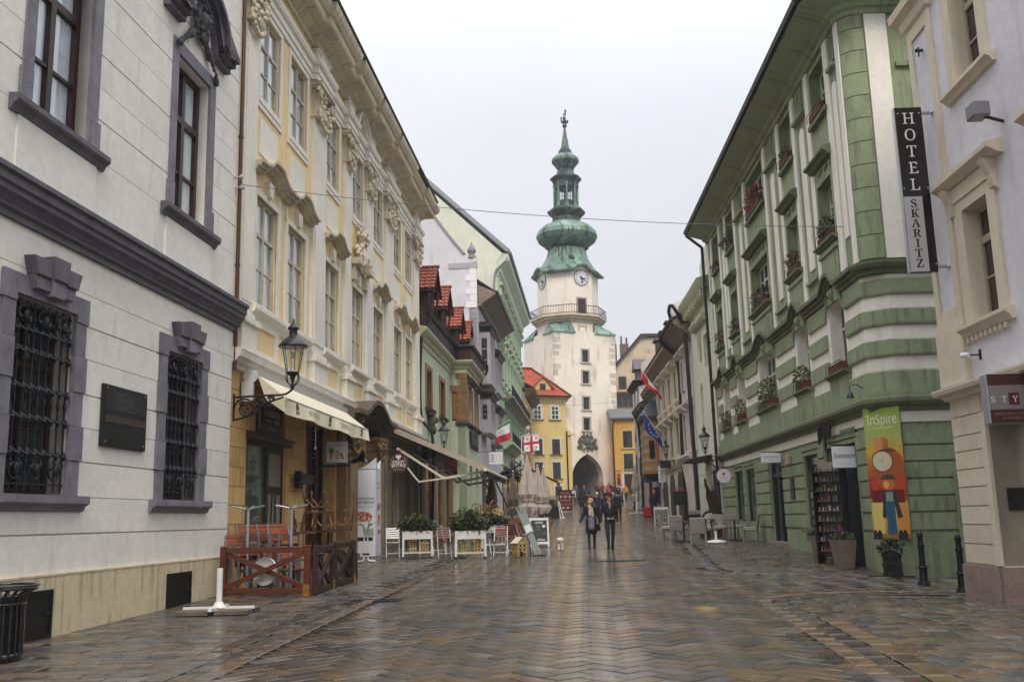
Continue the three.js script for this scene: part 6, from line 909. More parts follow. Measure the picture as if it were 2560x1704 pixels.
fencePanel([-4.03, -19.6], [-3.95, -21.08], 'dark wooden fence panel next to the corner post', woodDark);
fencePanel([-3.95, -21.14], [-3.74, -22.5], 'dark wooden fence panel at the far end near the high table', woodDark);
// slatted aluminium chairs, nested
function alChair() {
  const T = new THREE.Group(); const al = M('aluminium', 0x8d9094, { rough: .4, metal: .7 }), sl = M('terracotta slat', 0xa3552f, { rough: .5, t: 'wood' });
  for (const s of [-1, 1]) { mk(T, 'side_frame', [beam([s * .24, 0, .22], [s * .24, .45, .2], .03, .05), beam([s * .24, 0, -.26], [s * .24, .45, -.2], .03, .05), beam([s * .24, .45, -.2], [s * .24, .88, -.32], .03, .05), beam([s * .24, .44, .22], [s * .24, .44, -.22], .03, .05), beam([s * .24, .64, .2], [s * .24, .64, -.26], .03, .04), beam([s * .24, .45, .2], [s * .24, .64, .2], .03, .03)], al); }
  for (let k = 0; k < 6; k++) mk(T, 'seat_slat', box(.45, .018, .062, 0, .465, -.17 + k * .072), sl);
  for (let k = 0; k < 5; k++) mk(T, 'back_slat', box(.45, .062, .018, 0, .56 + k * .072, -.222 - k * .02, -.27), sl);
  return T;
}
{
  const proto = alChair(); let n = 0;
  const spots = [[-5.62, -20.9, 0, .5, 'third from the front of the row'], [-5.38, -20.86, 0, .5, ''], [-5.14, -20.8, 0, .5, ''], [-4.92, -20.76, 0, .5, ''], [-6.02 + .15, -20.55, 0, .3, ''], [-5.72, -20.5, 0, .3, ''], [-5.5, -20.6, 0, 0, ''], [-5.2, -20.55, 0, 0, ''], [-4.9, -20.5, 0, 0, ''], [-4.62, -20.46, 0, 0, '']];
  const lab = ['leftmost of the four terracotta slatted chairs on top of the pile', 'second from left of the slatted chairs on top of the pile', 'third from left of the slatted chairs on top of the pile', 'rightmost slatted chair on top of the pile', 'slatted chair squeezed against the wall at the pile left', 'slatted chair low on the left of the pile', 'slatted chair on the ground behind the left of the fence', 'slatted chair on the ground behind the white disc', 'slatted chair on the ground behind the brace crossing', 'slatted chair on the ground behind the corner post'];
  spots.forEach(([x, z, , y], i) => { const c = proto.clone(); c.name = numbered('slatted_chair'); c.userData = { label: lab[i], category: 'chair', group: 'slatted chairs piled behind the fence' }; c.position.set(x, gy(x, z) + y, z); c.rotation.y = .75 + (i % 3) * .06; scene.add(c); });
  const mkTable = (x, z, label) => { const T = thing('folding_table', label, 'table', on(x, z), .3, 'chrome pedestal tables behind the fence'); mk(T, 'pole', cyl(.035, .032, 1.68, 0, .04, 0, 12), steel); for (let k = 0; k < 4; k++) { const a = k * PI / 2 + .35; mk(T, 'foot', tube([[0, .06, 0], [Math.cos(a) * .2, .04, Math.sin(a) * .2], [Math.cos(a) * .36, .02, Math.sin(a) * .36]], .02, 6, 8), steel); mk(T, 'top_arm', tube([[0, 1.7, 0], [Math.cos(a) * .18, 1.74, Math.sin(a) * .18], [Math.cos(a) * .34, 1.77, Math.sin(a) * .34]], .02, 6, 8), steel); } return T; };
  mkTable(-5.55, -20.25, 'left chrome pedestal table rising above the fence'); const t2 = mkTable(-4.62, -20.12, 'right chrome pedestal table rising above the fence');
  const d = thing('table_top', 'round pale table top leaning behind the crossed fence panel', 'table top', [-5.1, gy(-5.1, -20) + .16, -19.9], -.24); mk(d, 'board', rot(cyl(.27, .27, .03, 0, -.015, 0, 36), PI / 2 - .1).translate(0, .3, 0), M('pale laminate', 0xb4b3ae, { rough: .4 })); mk(d, 'rim', new THREE.TorusGeometry(.27, .017, 6, 40).rotateX(-.1).translate(0, .3, 0), steel);
  // upside-down bamboo chairs on dark tables
  const bm = M('bamboo cane', 0x5a3519, { rough: .5, t: 'wood' }), jn = M('cane binding', 0x74502a, { rough: .5 });
  const bam = new THREE.Group(); for (const [x, z] of [[-.2, -.2], [.2, -.2], [-.2, .2], [.2, .2]]) { mk(bam, 'leg', bar([x, 0, z], [x * 1.25, .46, z * 1.25], .02, 7), bm); mk(bam, 'binding', [cyl(.026, .026, .05, x * 1.22, .4, z * 1.22, 7), cyl(.026, .026, .05, x * 1.04, .08, z * 1.04, 7)], jn); } mk(bam, 'seat', [box(.46, .05, .46, 0, -.02, 0)], bm); for (const s of [-1, 1]) mk(bam, 'brace', tube([[s * .2, .26, -.2], [s * .16, .08, 0], [s * .2, .26, .2]], .013, 5, 10), jn); mk(bam, 'backrest', [tube([[-.22, -.02, -.22], [-.24, -.25, -.26], [-.2, -.42, -.3], [0, -.46, -.31], [.2, -.42, -.3], [.24, -.25, -.26], [.22, -.02, -.22]], .02, 6, 24), ...[-.1, 0, .1].map(x => bar([x, -.04, -.24], [x, -.44, -.3], .012, 5))], bm);
  [[-4.55, -21.0, 1.2, .3, 'upside-down bamboo chair nearest the chrome pole'], [-4.15, -21.6, 1.2, .9, 'upside-down bamboo chair with legs spread in the middle of the stack'], [-4.45, -21.9, 1.62, 1.4, 'topmost upside-down bamboo chair above the fence'], [-4.0, -22.2, 1.2, 2, 'upside-down bamboo chair at the right end of the stack']].forEach(([x, z, y, r, l]) => { const c = bam.clone(); c.name = numbered('bamboo_chair'); c.userData = { label: l, category: 'chair', group: 'upturned bamboo chairs' }; c.position.set(x, gy(x, z) + y, z); c.rotation.y = r; scene.add(c); });
  for (const [x, z, l] of [[-4.5, -21.2, 'dark square table under the upturned chairs by the corner'], [-4.2, -22.0, 'dark square table under the upturned chairs at the far end']]) { const T = thing('cafe_table', l, 'table', on(x, z), .2); mk(T, 'table_top', mv(cbox(.7, .04, .7, .008), 0, .72, 0), woodDark); for (const [a, b] of [[-.3, -.3], [.3, -.3], [-.3, .3], [.3, .3]]) mk(T, 'leg', box(.05, .7, .05, a, .35, b), woodDark); }
}
{ // white exhibition booth
  const T = thing('exhibition_booth', 'white fabric exhibition booth with printed faces beside the palace portal', 'booth', on(-4.47, -31.16), 0);
  const cloth = M('white banner cloth', 0xd9dbe0, { rough: .8, t: 'fabric' }); const H = 2.78;
  const fr = print(512, 1024, (x, w, h) => { x.fillStyle = '#d9dbe0'; x.fillRect(0, 0, w, h); x.fillStyle = '#b9bec2'; x.fillRect(90, 110, 110, 100); x.fillStyle = '#4a4a4e'; x.font = 'bold 24px sans-serif'; x.fillText('umelci', 90, 260); x.font = '17px sans-serif'; x.fillText('predstavujú', 90, 286); x.textAlign = 'right'; x.font = 'bold 45px sans-serif'; x.fillText('Martina Matlovičová', 500, 360, 420); x.fillText('Andrej Frič FRIKOU', 500, 408, 390); x.font = 'italic 25px sans-serif'; x.fillStyle = '#77777c'; x.fillText('„Domáce potravky“', 490, 450);
    const R = rng(3); x.fillStyle = '#b02a35'; x.beginPath(); x.ellipse(350, 560, 120, 58, .05, 0, 7); x.fill(); for (let k = 0; k < 130; k++) { x.fillStyle = ['#d8d2c8', '#7b1824', '#cf5660', '#e4c14a', '#3d6a4a'][Math.floor(R() * 5)]; x.beginPath(); x.arc(350 + (R() - .5) * 210, 560 + (R() - .5) * 90, 4 + R() * 7, 0, 7); x.fill(); } x.fillStyle = '#d9b53a'; x.beginPath(); x.arc(225, 555, 34, 0, 7); x.fill(); x.fillStyle = '#8c5a2a'; x.fillRect(270, 610, 22, 50); x.fillRect(420, 610, 22, 50);
    x.fillStyle = '#17181b'; x.fillRect(120, 800, 360, 46); x.strokeStyle = '#dfe2d0'; x.lineWidth = 24; x.beginPath(); x.moveTo(210, 780); x.bezierCurveTo(300, 700, 330, 790, 400, 700); x.bezierCurveTo(470, 660, 500, 760, 470, 800); x.stroke(); x.strokeStyle = '#4e7a3c'; x.lineWidth = 5; for (let k = 0; k < 14; k++) { x.beginPath(); x.moveTo(380 + k * 8, 690 + (k % 3) * 9); x.lineTo(386 + k * 8, 790); x.stroke(); } });
  const sd = print(256, 1024, (x, w, h) => { x.fillStyle = '#d3d5da'; x.fillRect(0, 0, w, h); x.fillStyle = '#5a5a5f'; x.font = 'bold 40px sans-serif'; x.fillText('Martina', 40, 180); x.fillText('Andrej', 60, 228); const R = rng(8); for (let k = 0; k < 34; k++) { x.fillStyle = ['#a62a33', '#3a6fa5', '#e7e2da', '#24262c', '#c99a5a'][Math.floor(R() * 5)]; x.fillRect(50 + R() * 120, 400 + R() * 360, 20 + R() * 50, 20 + R() * 60); } });
  mk(T, 'panel', bx(-1.3, -.01, .02, H, -1.2, -.01), cloth);
  face(T, 'front_print', 1.27, H - .06, fr, -.655, H / 2 + .01, -.004); face(T, 'side_print', 1.17, H - .06, sd, -.004, H / 2 + .01, -.605, PI / 2);
  { const P = [], N = 16, f = (i, j) => { const u = i / N, v = j / N, e = Math.max(Math.abs(u - .5), Math.abs(v - .5)) * 2; const cu = Math.abs(u - .5) * 2, cv = Math.abs(v - .5) * 2; return [-1.3 + u * 1.3, H + .0 + .36 * Math.pow(cu * cv, 1.6) - .04 * (1 - e), -1.2 + v * 1.19]; }; for (let i = 0; i < N; i++) for (let j = 0; j < N; j++) P.push(...f(i, j), ...f(i + 1, j), ...f(i + 1, j + 1), ...f(i, j), ...f(i + 1, j + 1), ...f(i, j + 1)); const edge = (pts) => { for (let k = 0; k < pts.length - 1; k++) { const a = pts[k], b = pts[k + 1]; P.push(a[0], H - .02, a[2], b[0], H - .02, b[2], ...b, a[0], H - .02, a[2], ...b, ...a); } }; edge(Array.from({ length: N + 1 }, (_, i) => f(i, N))); edge(Array.from({ length: N + 1 }, (_, i) => f(N, i))); const g = new THREE.BufferGeometry(); g.setAttribute('position', new THREE.Float32BufferAttribute(P, 3)); g.computeVertexNormals(); mk(T, 'roof_cloth', g, cloth); }
  const t = thing('high_table', 'white folding high table in front of the exhibition booth', 'table', on(-4.45, -28.95), .1);
  mk(t, 'table_top', cyl(.4, .41, .03, 0, 1.12, 0, 30), whitePaint); for (const s of [-1, 1]) { mk(t, 'leg', tube([[s * .2, 1.1, 0], [s * .09, 1.06, 0], [s * .06, .95, 0], [s * .06, .25, 0], [s * .08, .06, 0], [s * .3, .03, s * .1]], .022, 7, 30), whitePaint); mk(t, 'foot', bar([s * .08, .05, 0], [s * .26, .03, -s * .2], .02, 7), whitePaint); } mk(t, 'clamp', box(.2, .05, .08, 0, .24, 0), ironBlack);
  const sp = thing('dark_box', 'dark box standing behind the far end of the fence', 'box', on(-3.95, -23.4), .2); mk(sp, 'case', mv(cbox(.3, .62, .3, .02), 0, .31, 0), ironBlack); mk(sp, 'handle', box(.02, .04, .14, .155, .5, 0), steel);
}
// planters with shrubs and little model houses
function planter(x, z, turn, label, seed) {
  const T = thing('planter', label, 'planter', on(x, z), turn, 'white planter tables with shrubs');
  mk(T, 'trough', [bx(-.46, .46, .58, .82, -.22, .22)], whitePaint); for (const [a, b] of [[-.43, -.19], [.43, -.19], [-.43, .19], [.43, .19]]) { mk(T, 'leg', beam([a, .58, b], [a * 1.02, .07, b], .06, .06), whitePaint); mk(T, 'castor', cyl(.035, .035, .03, a * 1.02, .0, b, 10).rotateZ(0), ironBlack); } mk(T, 'shelf', bx(-.44, .44, .16, .19, -.2, .2), whitePaint);
  mk(T, 'soil', bx(-.44, .44, .8, .83, -.2, .2), soilM); mk(T, 'shrub', [leaves(560, [-.1, .98, 0, .46, .22, .24], .12, seed), leaves(300, [.25, .93, .05, .3, .16, .22], .12, seed + 1), ...[0, 1, 2, 3, 4].map(k => bar([-.3 + k * .15, .8, 0], [-.34 + k * .17, 1.15, (k % 2) * .1], .008, 5))], leafD); mk(T, 'shrub_tips', leaves(260, [0, 1.04, 0, .55, .3, .3], .1, seed + 2), leafO);
  return T;
}
planter(-3.05, -30.15, .1, 'white planter with leafy shrubs left of the brown chair', 500);
planter(-1.4, -29.4, .1, 'white planter with tall dense shrubs nearer the fork sign', 510); mk(scene.children[scene.children.length - 1], 'shrub', leaves(500, [-.15, 1.12, 0, .44, .3, .28], .13, 520), leafM);
planter(-.85, -33.6, .4, 'white planter with shrubs behind the slatted cafe chairs', 530);
{
  const cream = M('cream painted wood', 0xc7b173, { rough: .6, t: 'wood' }), pale = M('pale roof board', 0xcabfa4, { rough: .6 });
  const house = (x, z, dy, w, h, d, label, turn) => { const T = thing('model_house', label, 'model house', on(x, z, dy), turn, 'small cream lantern houses'); const g = .13 * w / .3; mk(T, 'wall', extr(poly([[-w / 2, 0], [w / 2, 0], [w / 2, h], [0, h + g], [-w / 2, h]]), d, -d / 2), cream); for (const s of [-1, 1]) mk(T, 'roof', beam([s * (w / 2 + .025), h - .015, 0], [0, h + g + .02, 0], d + .05, .015), pale); for (let i = 0; i < 2; i++) for (let j = 0; j < 3; j++) mk(T, 'window', bx(-w * .28 + i * w * .4, -w * .28 + i * w * .4 + w * .17, h * .12 + j * h * .3, h * .12 + j * h * .3 + h * .17, d / 2 - .01, d / 2 + .002), darkAndShade); for (let j = 0; j < 3; j++) for (let i = 0; i < 2; i++) mk(T, 'window', bx(w / 2 - .01, w / 2 + .002, h * .12 + j * h * .3, h * .3 + j * h * .3, -d * .3 + i * d * .4, -d * .1 + i * d * .4), darkAndShade); return T; };  // windows are dark blocks with the inner shade painted in
  house(-3.22, -30.2, .19, .22, .32, .22, 'larger cream model house on the shelf of the left planter', .3); house(-2.84, -30.15, .19, .2, .26, .2, 'smaller cream model house on the shelf of the left planter', .35); house(-1.62, -29.4, .19, .18, .28, .2, 'narrow cream model house on the shelf of the right planter', .3); house(-1.22, -29.38, .19, .24, .33, .22, 'taller cream model house on the shelf of the right planter', .4);
  const b = house(.07, -29.6, 0, .34, .42, .36, 'large cream model house standing on the paving by the fork sign', .5); mk(b, 'door', extr(poly(archPts(-.1, .02, .02, .12, .06)), .01, .175), darkAndShade);  // door is a dark plate, the shade of its opening painted on
}
// folding chairs
function foldChair(label, x, z, turn, slatM, frameM, group) {
  const T = thing('folding_chair', label, 'chair', on(x, z), turn, group);
  for (const s of [-1, 1]) { mk(T, 'leg', bar([s * .2, 0, .22], [s * .2, .9, -.2], .013, 7), frameM); mk(T, 'leg', bar([s * .185, 0, -.24], [s * .185, .46, .18], .013, 7), frameM); }
  mk(T, 'stretcher', bar([-.2, .12, .17], [.2, .12, .17], .01), frameM); mk(T, 'stretcher', bar([-.185, .1, -.15], [.185, .1, -.15], .01), frameM);
  for (let k = 0; k < 6; k++) mk(T, 'seat_slat', box(.4, .016, .05, 0, .455, -.14 + k * .062), slatM); for (let k = 0; k < 5; k++) { const t = .6 + k * .07; mk(T, 'back_slat', box(.4, .052, .016, 0, t, .22 - t * .467 - .012, -.45), slatM); } return T;
}
const slatRed = M('red brown slat', 0x7c3a22, { rough: .5, t: 'wood' });
foldChair('white wooden folding chair between the booth and the left planter', -3.92, -31.0, .15, whitePaint, whitePaint);
foldChair('brown slatted folding chair between the two front planters', -2.25, -30.3, .2, slatRed, whitePaint, 'brown slatted cafe chairs');
foldChair('brown slatted folding chair right of the tall shrub planter', -.5, -30.2, -.1, slatRed, whitePaint, 'brown slatted cafe chairs');
foldChair('brown slatted chair with its back turned behind the fork sign', -.1, -31.6, 2.6, slatRed, whitePaint, 'brown slatted cafe chairs');
foldChair('brown slatted chair close to the menu board', .35, -33.0, 2.2, slatRed, whitePaint, 'brown slatted cafe chairs');
foldChair('brown slatted chair behind the left planter', -2.6, -32.2, .4, slatRed, whitePaint, 'brown slatted cafe chairs');
{
  const tab = (x, z, l, r) => { const T = thing('bistro_table', l, 'table', on(x, z), r, 'brown slatted bistro tables'); for (let k = 0; k < 7; k++) mk(T, 'top_slat', box(.7, .02, .09, 0, .73, -.3 + k * .1), slatRed); for (const s of [-1, 1]) { mk(T, 'leg', bar([s * .28, 0, .26], [s * .28, .72, -.26], .014), whitePaint); mk(T, 'leg', bar([s * .26, 0, -.26], [s * .26, .72, .26], .014), whitePaint); } return T; };
  tab(-2.0, -31.5, 'slatted bistro table behind the first brown chair', .1); tab(-.6, -31.4, 'slatted bistro table behind the right planter', .2); tab(-3.45, -32.1, 'slatted bistro table behind the white folding chair', .1); const t4 = tab(.25, -32.2, 'slatted bistro table with crumpled flyers by the fork sign', .5);
  // tipped pile of slatted boards: stacked table tops
  const T = thing('stacked_table_tops', 'reddish slatted table tops leaning together behind the fork sign', 'table tops', on(-.2, -34.6), -.3); for (let k = 0; k < 9; k++) mk(T, 'slat', box(1.1, .07, .03, 0, .3 + k * .085, -.1 - k * .03, -.3), slatRed); for (const s of [-1, 1]) mk(T, 'side_rail', beam([s * .5, 0, .05], [s * .5, 1.15, -.42], .04, .04), steel);
  // rattan armchairs stacked
  const rat = M('yellow rattan', 0xa8803e, { rough: .55, t: 'wood' }); const rc = new THREE.Group(); mk(rc, 'seat', [cyl(.23, .23, .04, 0, .42, 0, 16)], rat); mk(rc, 'backrest', [tube([[-.23, .42, 0], [-.25, .65, -.16], [-.18, .85, -.22], [0, .9, -.24], [.18, .85, -.22], [.25, .65, -.16], [.23, .42, 0]], .018, 6, 30), ...[-.12, 0, .12].map(x => bar([x, .44, -.2], [x * .9, .88, -.23], .01, 5)), tube([[-.25, .62, -.1], [0, .66, -.2], [.25, .62, -.1]], .012, 5, 12)], rat); for (const [x, z] of [[-.17, .17], [.17, .17], [-.17, -.17], [.17, -.17]]) mk(rc, 'leg', bar([x, .42, z], [x * 1.2, 0, z * 1.2], .016, 6), rat);
  [[-1.2, -36.2, .85, .5, 1.1, 'rattan armchair tipped over on top of the pile'], [-1.0, -36.6, .5, .4, .4, 'rattan armchair standing at the bottom of the pile'], [-.7, -36.3, .9, 1.2, .9, 'rattan armchair lying across the right of the pile'], [-1.5, -36.5, .65, -.4, .6, 'rattan armchair at the left of the pile'], [1.1, -38.6, .0, -2.4, 0, 'round backed rattan chair standing behind the fork sign']].forEach(([x, z, y, r, t, l]) => { const c = rc.clone(); c.name = numbered('rattan_chair'); c.userData = { label: l, category: 'chair', group: 'yellow rattan chairs' }; c.position.set(x, gy(x, z) + y, z); c.rotation.set(t, r, 0); scene.add(c); });
}
{ // fork shaped menu holder
  const T = thing('fork_sign', 'giant grey fork leaning over as a menu holder', 'sign', on(.62, -30.0), -.1); const m = M('grey green board', 0x77837f, { rough: .6 }); const tl = -.42;
  const f = (g) => g.rotateX(-.25).rotateZ(.38); mk(T, 'handle', f(extr(poly([[-.07, 0], [.02, 0], [.015, .32], [.05, .32], [.055, 0], [.14, 0], [.12, .75], [-.05, .75]]), .03, 0)), m); mk(T, 'clip_board', f(bx(-.09, .17, .72, 1.05, .03, .05)), m); mk(T, 'menu_sheet', f(bx(-.06, .14, .76, 1.0, .05, .055)), M('menu paper', 0xc9cbd0, { rough: .8 })); mk(T, 'fork_head', f(extr(poly([[-.05, .75], [.13, .75], [.17, 1.25], [.2, 1.55], [.165, 1.62], [.14, 1.38], [.125, 1.38], [.12, 1.66], [.085, 1.66], [.075, 1.38], [.06, 1.38], [.045, 1.68], [.01, 1.68], [.005, 1.38], [-.01, 1.38], [-.05, 1.64], [-.085, 1.62], [-.09, 1.25]]), .03, 0)), m); mk(T, 'foot_bar', box(.4, .03, .12, .05, .015, 0), ironBlack); mk(T, 'prop', bar([-.3, .9, -.25], [-.25, 0, -.5], .015), ironBlack);
}
{ // chalk board
  const T = thing('chalk_board', 'white framed chalkboard reading KÁVA and VÍNO beside the cafe', 'sign', on(.78, -34.6), .05); const fr = whitePaint; const p = print(256, 400, (x, w, h) => { x.fillStyle = '#1c1f23'; x.fillRect(0, 0, w, h); x.fillStyle = '#d4d2cc'; x.font = 'bold 50px sans-serif'; x.fillText('KÁVA', 70, 60); x.fillText('VÍNO', 90, 380); x.fillStyle = '#7f8a45'; x.font = 'bold 40px sans-serif'; x.fillText('ČAJ', 80, 130); x.fillStyle = '#3f7f86'; x.fillText('PIVO', 60, 190); x.fillStyle = '#8a4040'; x.fillText('JEDLO', 70, 270); x.fillStyle = '#dcdad6'; x.beginPath(); x.arc(192, 105, 15, 0, 7); x.arc(216, 105, 15, 0, 7); x.fill(); x.beginPath(); x.moveTo(178, 110); x.lineTo(204, 146); x.lineTo(230, 110); x.fill(); x.strokeStyle = '#9aa0a4'; x.lineWidth = 3; x.strokeRect(196, 220, 26, 34); });
  for (const s of [-1, 1]) { const g = new THREE.Group(); g.name = 'board'; const L = mk(T, 'board', [bx(-.34, -.28, 0, 1.02, -.02, .02), bx(.28, .34, 0, 1.02, -.02, .02), bx(-.28, .28, .94, 1.02, -.02, .02), bx(-.28, .28, .1, .18, -.02, .02), bx(-.28, .28, .18, .94, -.012, .008)], fr); L.rotation.x = -s * .2; L.position.z = s * .21; if (s < 0) L.rotation.y = PI, L.rotation.x = -s * .2 * 1; face(L, 'chalk_writing', .56, .76, p, 0, .56, .012); }
}
// closed parasols
function parasol(label, x, z, h, r, cm, lean = 0, cover) {
  const T = thing('closed_parasol', label, 'parasol', on(x, z), x * 3, 'closed cafe parasols'); const m = M('parasol ' + cm.toString(16), cm, { rough: .9, t: 'fabric' });
  mk(T, 'pole', cyl(.025, .025, h - .1, 0, .05, 0, 8), whitePaint); mk(T, 'foot', [cyl(.24, .2, .06, 0, 0, 0, 16), cyl(.04, .04, .3, 0, .05, 0, 10)], ironBlack); const y0 = .85; const P = [], N = 32, rows = 14; const f = (i, k) => { const t = i / rows, a = k / N * 2 * PI, fold = .78 + .22 * Math.cos(a * 8 + Math.sin(t * 5) * .6); const prof = t < .12 ? .55 + t * 3.2 : t < .2 ? .93 : t < .3 ? .55 + (t - .2) * 1.5 : 1.0 - (t - .3) * 1.32; return [Math.cos(a) * r * prof * fold + lean * t, y0 + t * (h - y0), Math.sin(a) * r * prof * fold]; }; for (let i = 0; i < rows; i++) for (let k = 0; k < N; k++) P.push(...f(i, k), ...f(i, k + 1), ...f(i + 1, k + 1), ...f(i, k), ...f(i + 1, k + 1), ...f(i + 1, k));
  const g = new THREE.BufferGeometry(); g.setAttribute('position', new THREE.Float32BufferAttribute(P, 3)); g.computeVertexNormals(); mk(T, 'canopy', g, m); mk(T, 'finial', ball(.04, lean, h + .03, 0), whitePaint); mk(T, 'strap', new THREE.TorusGeometry(r * .62, .02, 6, 20).rotateX(PI / 2).translate(lean * .25, y0 + (h - y0) * .25, 0), m); return T;
}
parasol('large closed beige parasol under the red cross flag', .55, -44.5, 3.5, .52, 0xbfb1a6); parasol('closed beige parasol just right of the largest one', 1.05, -45.8, 3.1, .42, 0xbfb1a6); parasol('third closed beige parasol behind the others by the planter', 1.35, -47, 3.05, .4, 0xb8a99e);
parasol('slim closed brown parasol left of the cafe chairs', -1.05, -42.5, 2.75, .3, 0x76675a); parasol('slim closed brown parasol next to the green wall', -.12, -46.0, 2.85, .33, 0x736458);
{ // black planter and display rack further up
  const T = thing('long_planter', 'long black planter with dry shrubs beyond the parasols', 'planter', on(2.2, -66), .1); mk(T, 'trough', bx(-.6, .6, 0, .75, -.5, .5), ironBlack); mk(T, 'shrub', leaves(900, [0, .95, 0, .65, .28, .5], .13, 600), leafO); mk(T, 'shrub_tips', leaves(300, [0, 1.0, 0, .62, .3, .48], .12, 601), M('dry leaves', 0x5a4a2a, { rough: .7, side: THREE.DoubleSide })); const S = thing('folded_stand', 'white folded stand leaning beside the long black planter', 'stand', on(2.95, -65.4), .2); mk(S, 'leg', bar([0, 0, 0], [-.1, 1.1, -.1], .03), whitePaint); mk(S, 'leg', bar([.1, 0, .35], [-.05, 1.1, -.1], .03), whitePaint); mk(S, 'foot', bar([-.1, .02, .3], [.25, .02, .3], .03), whitePaint);
  const D = thing('magnet_rack', 'tall black display rack full of red souvenir magnets', 'display rack', on(3.95, -78), .05); mk(D, 'frame', [bx(-.52, -.47, 0, 1.75, -.04, .04), bx(.47, .52, 0, 1.75, -.04, .04), bx(-.47, .47, 1.7, 1.75, -.04, .04), bx(-.47, .47, .1, .15, -.04, .04)], ironBlack); const R = rng(12); mk(D, 'backing', bx(-.47, .47, .15, 1.7, -.02, 0), darkAndShade); for (let i = 0; i < 5; i++) for (let j = 0; j < 5; j++) mk(D, 'magnet', bx(-.44 + i * .18, -.3 + i * .18, .24 + j * .29, .44 + j * .29, 0, .02 + R() * .02), M('magnet ' + ((i * 3 + j) % 6), [0xa1242c, 0x7a5a50, 0xb8402c, 0xb0a598, 0x8a2a30, 0x49607a][(i * 3 + j) % 6], { rough: .5 }));
}
// ---------------------------------------------------------------- lamps, awnings, signs, flags, cables
const signBlack = M('black sign metal', 0x141415, { rough: .45 });
function wallLantern(label, pos, turn, reach, y, sc = 1) { // pos: wall point; lantern stands at the end of a scrolled bracket
  const T = thing('wall_lantern', label, 'street lamp', [pos[0], 0, pos[2]], turn, 'wrought iron wall lanterns'); const z = reach;
  const arm = mk(T, 'bracket', [tube([[0, y - .02, 0], [0, y, z * .5], [0, y + .02, z * .9], [0, y + .12, z]], .022 * sc, 6, 16), bar([0, y - .55, .02], [0, y + .06, .02], .022, 6)], ironBlack);
  const sp = []; const spir = (cz, cy, r, t0, dir) => { const p = []; for (let k = 0; k <= 26; k++) { const a = t0 + dir * k / 26 * PI * 3.2, q = r * (1 - k / 26 * .82); p.push([0, cy + Math.sin(a) * q, cz + Math.cos(a) * q]); } return tube(p, .018 * sc, 5, 52); };
  sp.push(spir(.27, y - .28, .25, PI, -1), spir(.62, y - .14, .13, 0, 1), spir(.86, y - .08, .08, PI, -1), tube([[0, y - .52, .05], [0, y - .42, .4], [0, y - .2, .7], [0, y - .05, z * .85]], .02 * sc, 5, 20)); const R = rng(6); for (let k = 0; k < 14; k++) sp.push(ball(.03, (R() - .5) * .04, y - .1 - R() * .35 * (1 - k / 20), .1 + k * .06, 1, 1, 1, 6, 5)); mk(arm, 'scroll', sp, ironBlack);
  const b = y + .12; const L = (pts, seg) => lathe(pts.map(p => [p[0] * sc, p[1] * sc]), seg).translate(0, b, z);
  mk(T, 'holder', [L([[.03, 0], [.05, .06], [.02, .12], [.04, .2], [.06, .26], [.12, .29], [.13, .33], [.06, .34]], 14), ...[0, 1, 2, 3].map(k => { const a = k * PI / 2 + .6, c = Math.cos(a) * sc, s = Math.sin(a) * sc; return tube([[c * .03, b + .06 * sc, z + s * .03], [c * .14, b + .14 * sc, z + s * .14], [c * .16, b + .25 * sc, z + s * .16], [c * .13, b + .33 * sc, z + s * .13]], .012, 5, 10); })], ironBlack);
  mk(T, 'glass', L([[.13, .34], [.21, .82]], 6), glassClear); const rib = []; for (let k = 0; k < 6; k++) { const a = k * PI / 3, c = Math.cos(a) * sc, s = Math.sin(a) * sc; rib.push(bar([s * .132, b + .34 * sc, z + c * .132], [s * .212, b + .82 * sc, z + c * .212], .008, 5)); } mk(T, 'ribs', rib, ironBlack, { kind: 'stuff' });
  mk(T, 'bulb', ball(.05 * sc, 0, b + .66 * sc, z, 1, 1.3, 1), M('frosted bulb', 0xcfcac0, { rough: .4 }));
  mk(T, 'cap', L([[.0, .80], [.27, .81], [.29, .84], [.22, .92], [.15, .99], [.09, 1.03], [.08, 1.06], [.075, 1.16], [.11, 1.17], [.11, 1.2], [.06, 1.25], [.03, 1.3], [.02, 1.36], [.0, 1.4]], 20), M('lantern cap iron', 0x25262b, { rough: .4, metal: .3 })); return T;
}
const Yp = (u, w) => { const c = Math.cos(AY), s = Math.sin(AY); return [YO[0] + s * u + c * w, 0, YO[2] - c * u + s * w]; };
const Gp = (u, w) => { const c = Math.cos(AG), s = Math.sin(AG); return [GO[0] + s * u - c * w, 0, GO[2] - c * u - s * w]; };   // w towards the street
wallLantern('wall lantern on a scrolled bracket above the shop awning', Yp(.45, 0), YT, 1.33, 4.36, 1.14);
wallLantern('wall lantern on the end of the yellow palace', Yp(22.7, 0), YT, 1.3, 4.62, .95);
wallLantern('wall lantern at the far end of the green building', Gp(20.15, 0), GT, .75, 3.98, .9);
wallLantern('wall lantern on the cream house further up the right side', Gp(36.5, 0), GT, .45, 4.75, .85);
wallLantern('distant wall lantern beside the orange oriel', Gp(47.5, 0), GT, .5, 4.9, .85);
wallLantern('wall lantern on the mint house near the flags', Yp(58, 1), YT, 1.2, 4.9, .9);
const cordM = M('cable rubber', 0x5a5a5c, { rough: .7 });
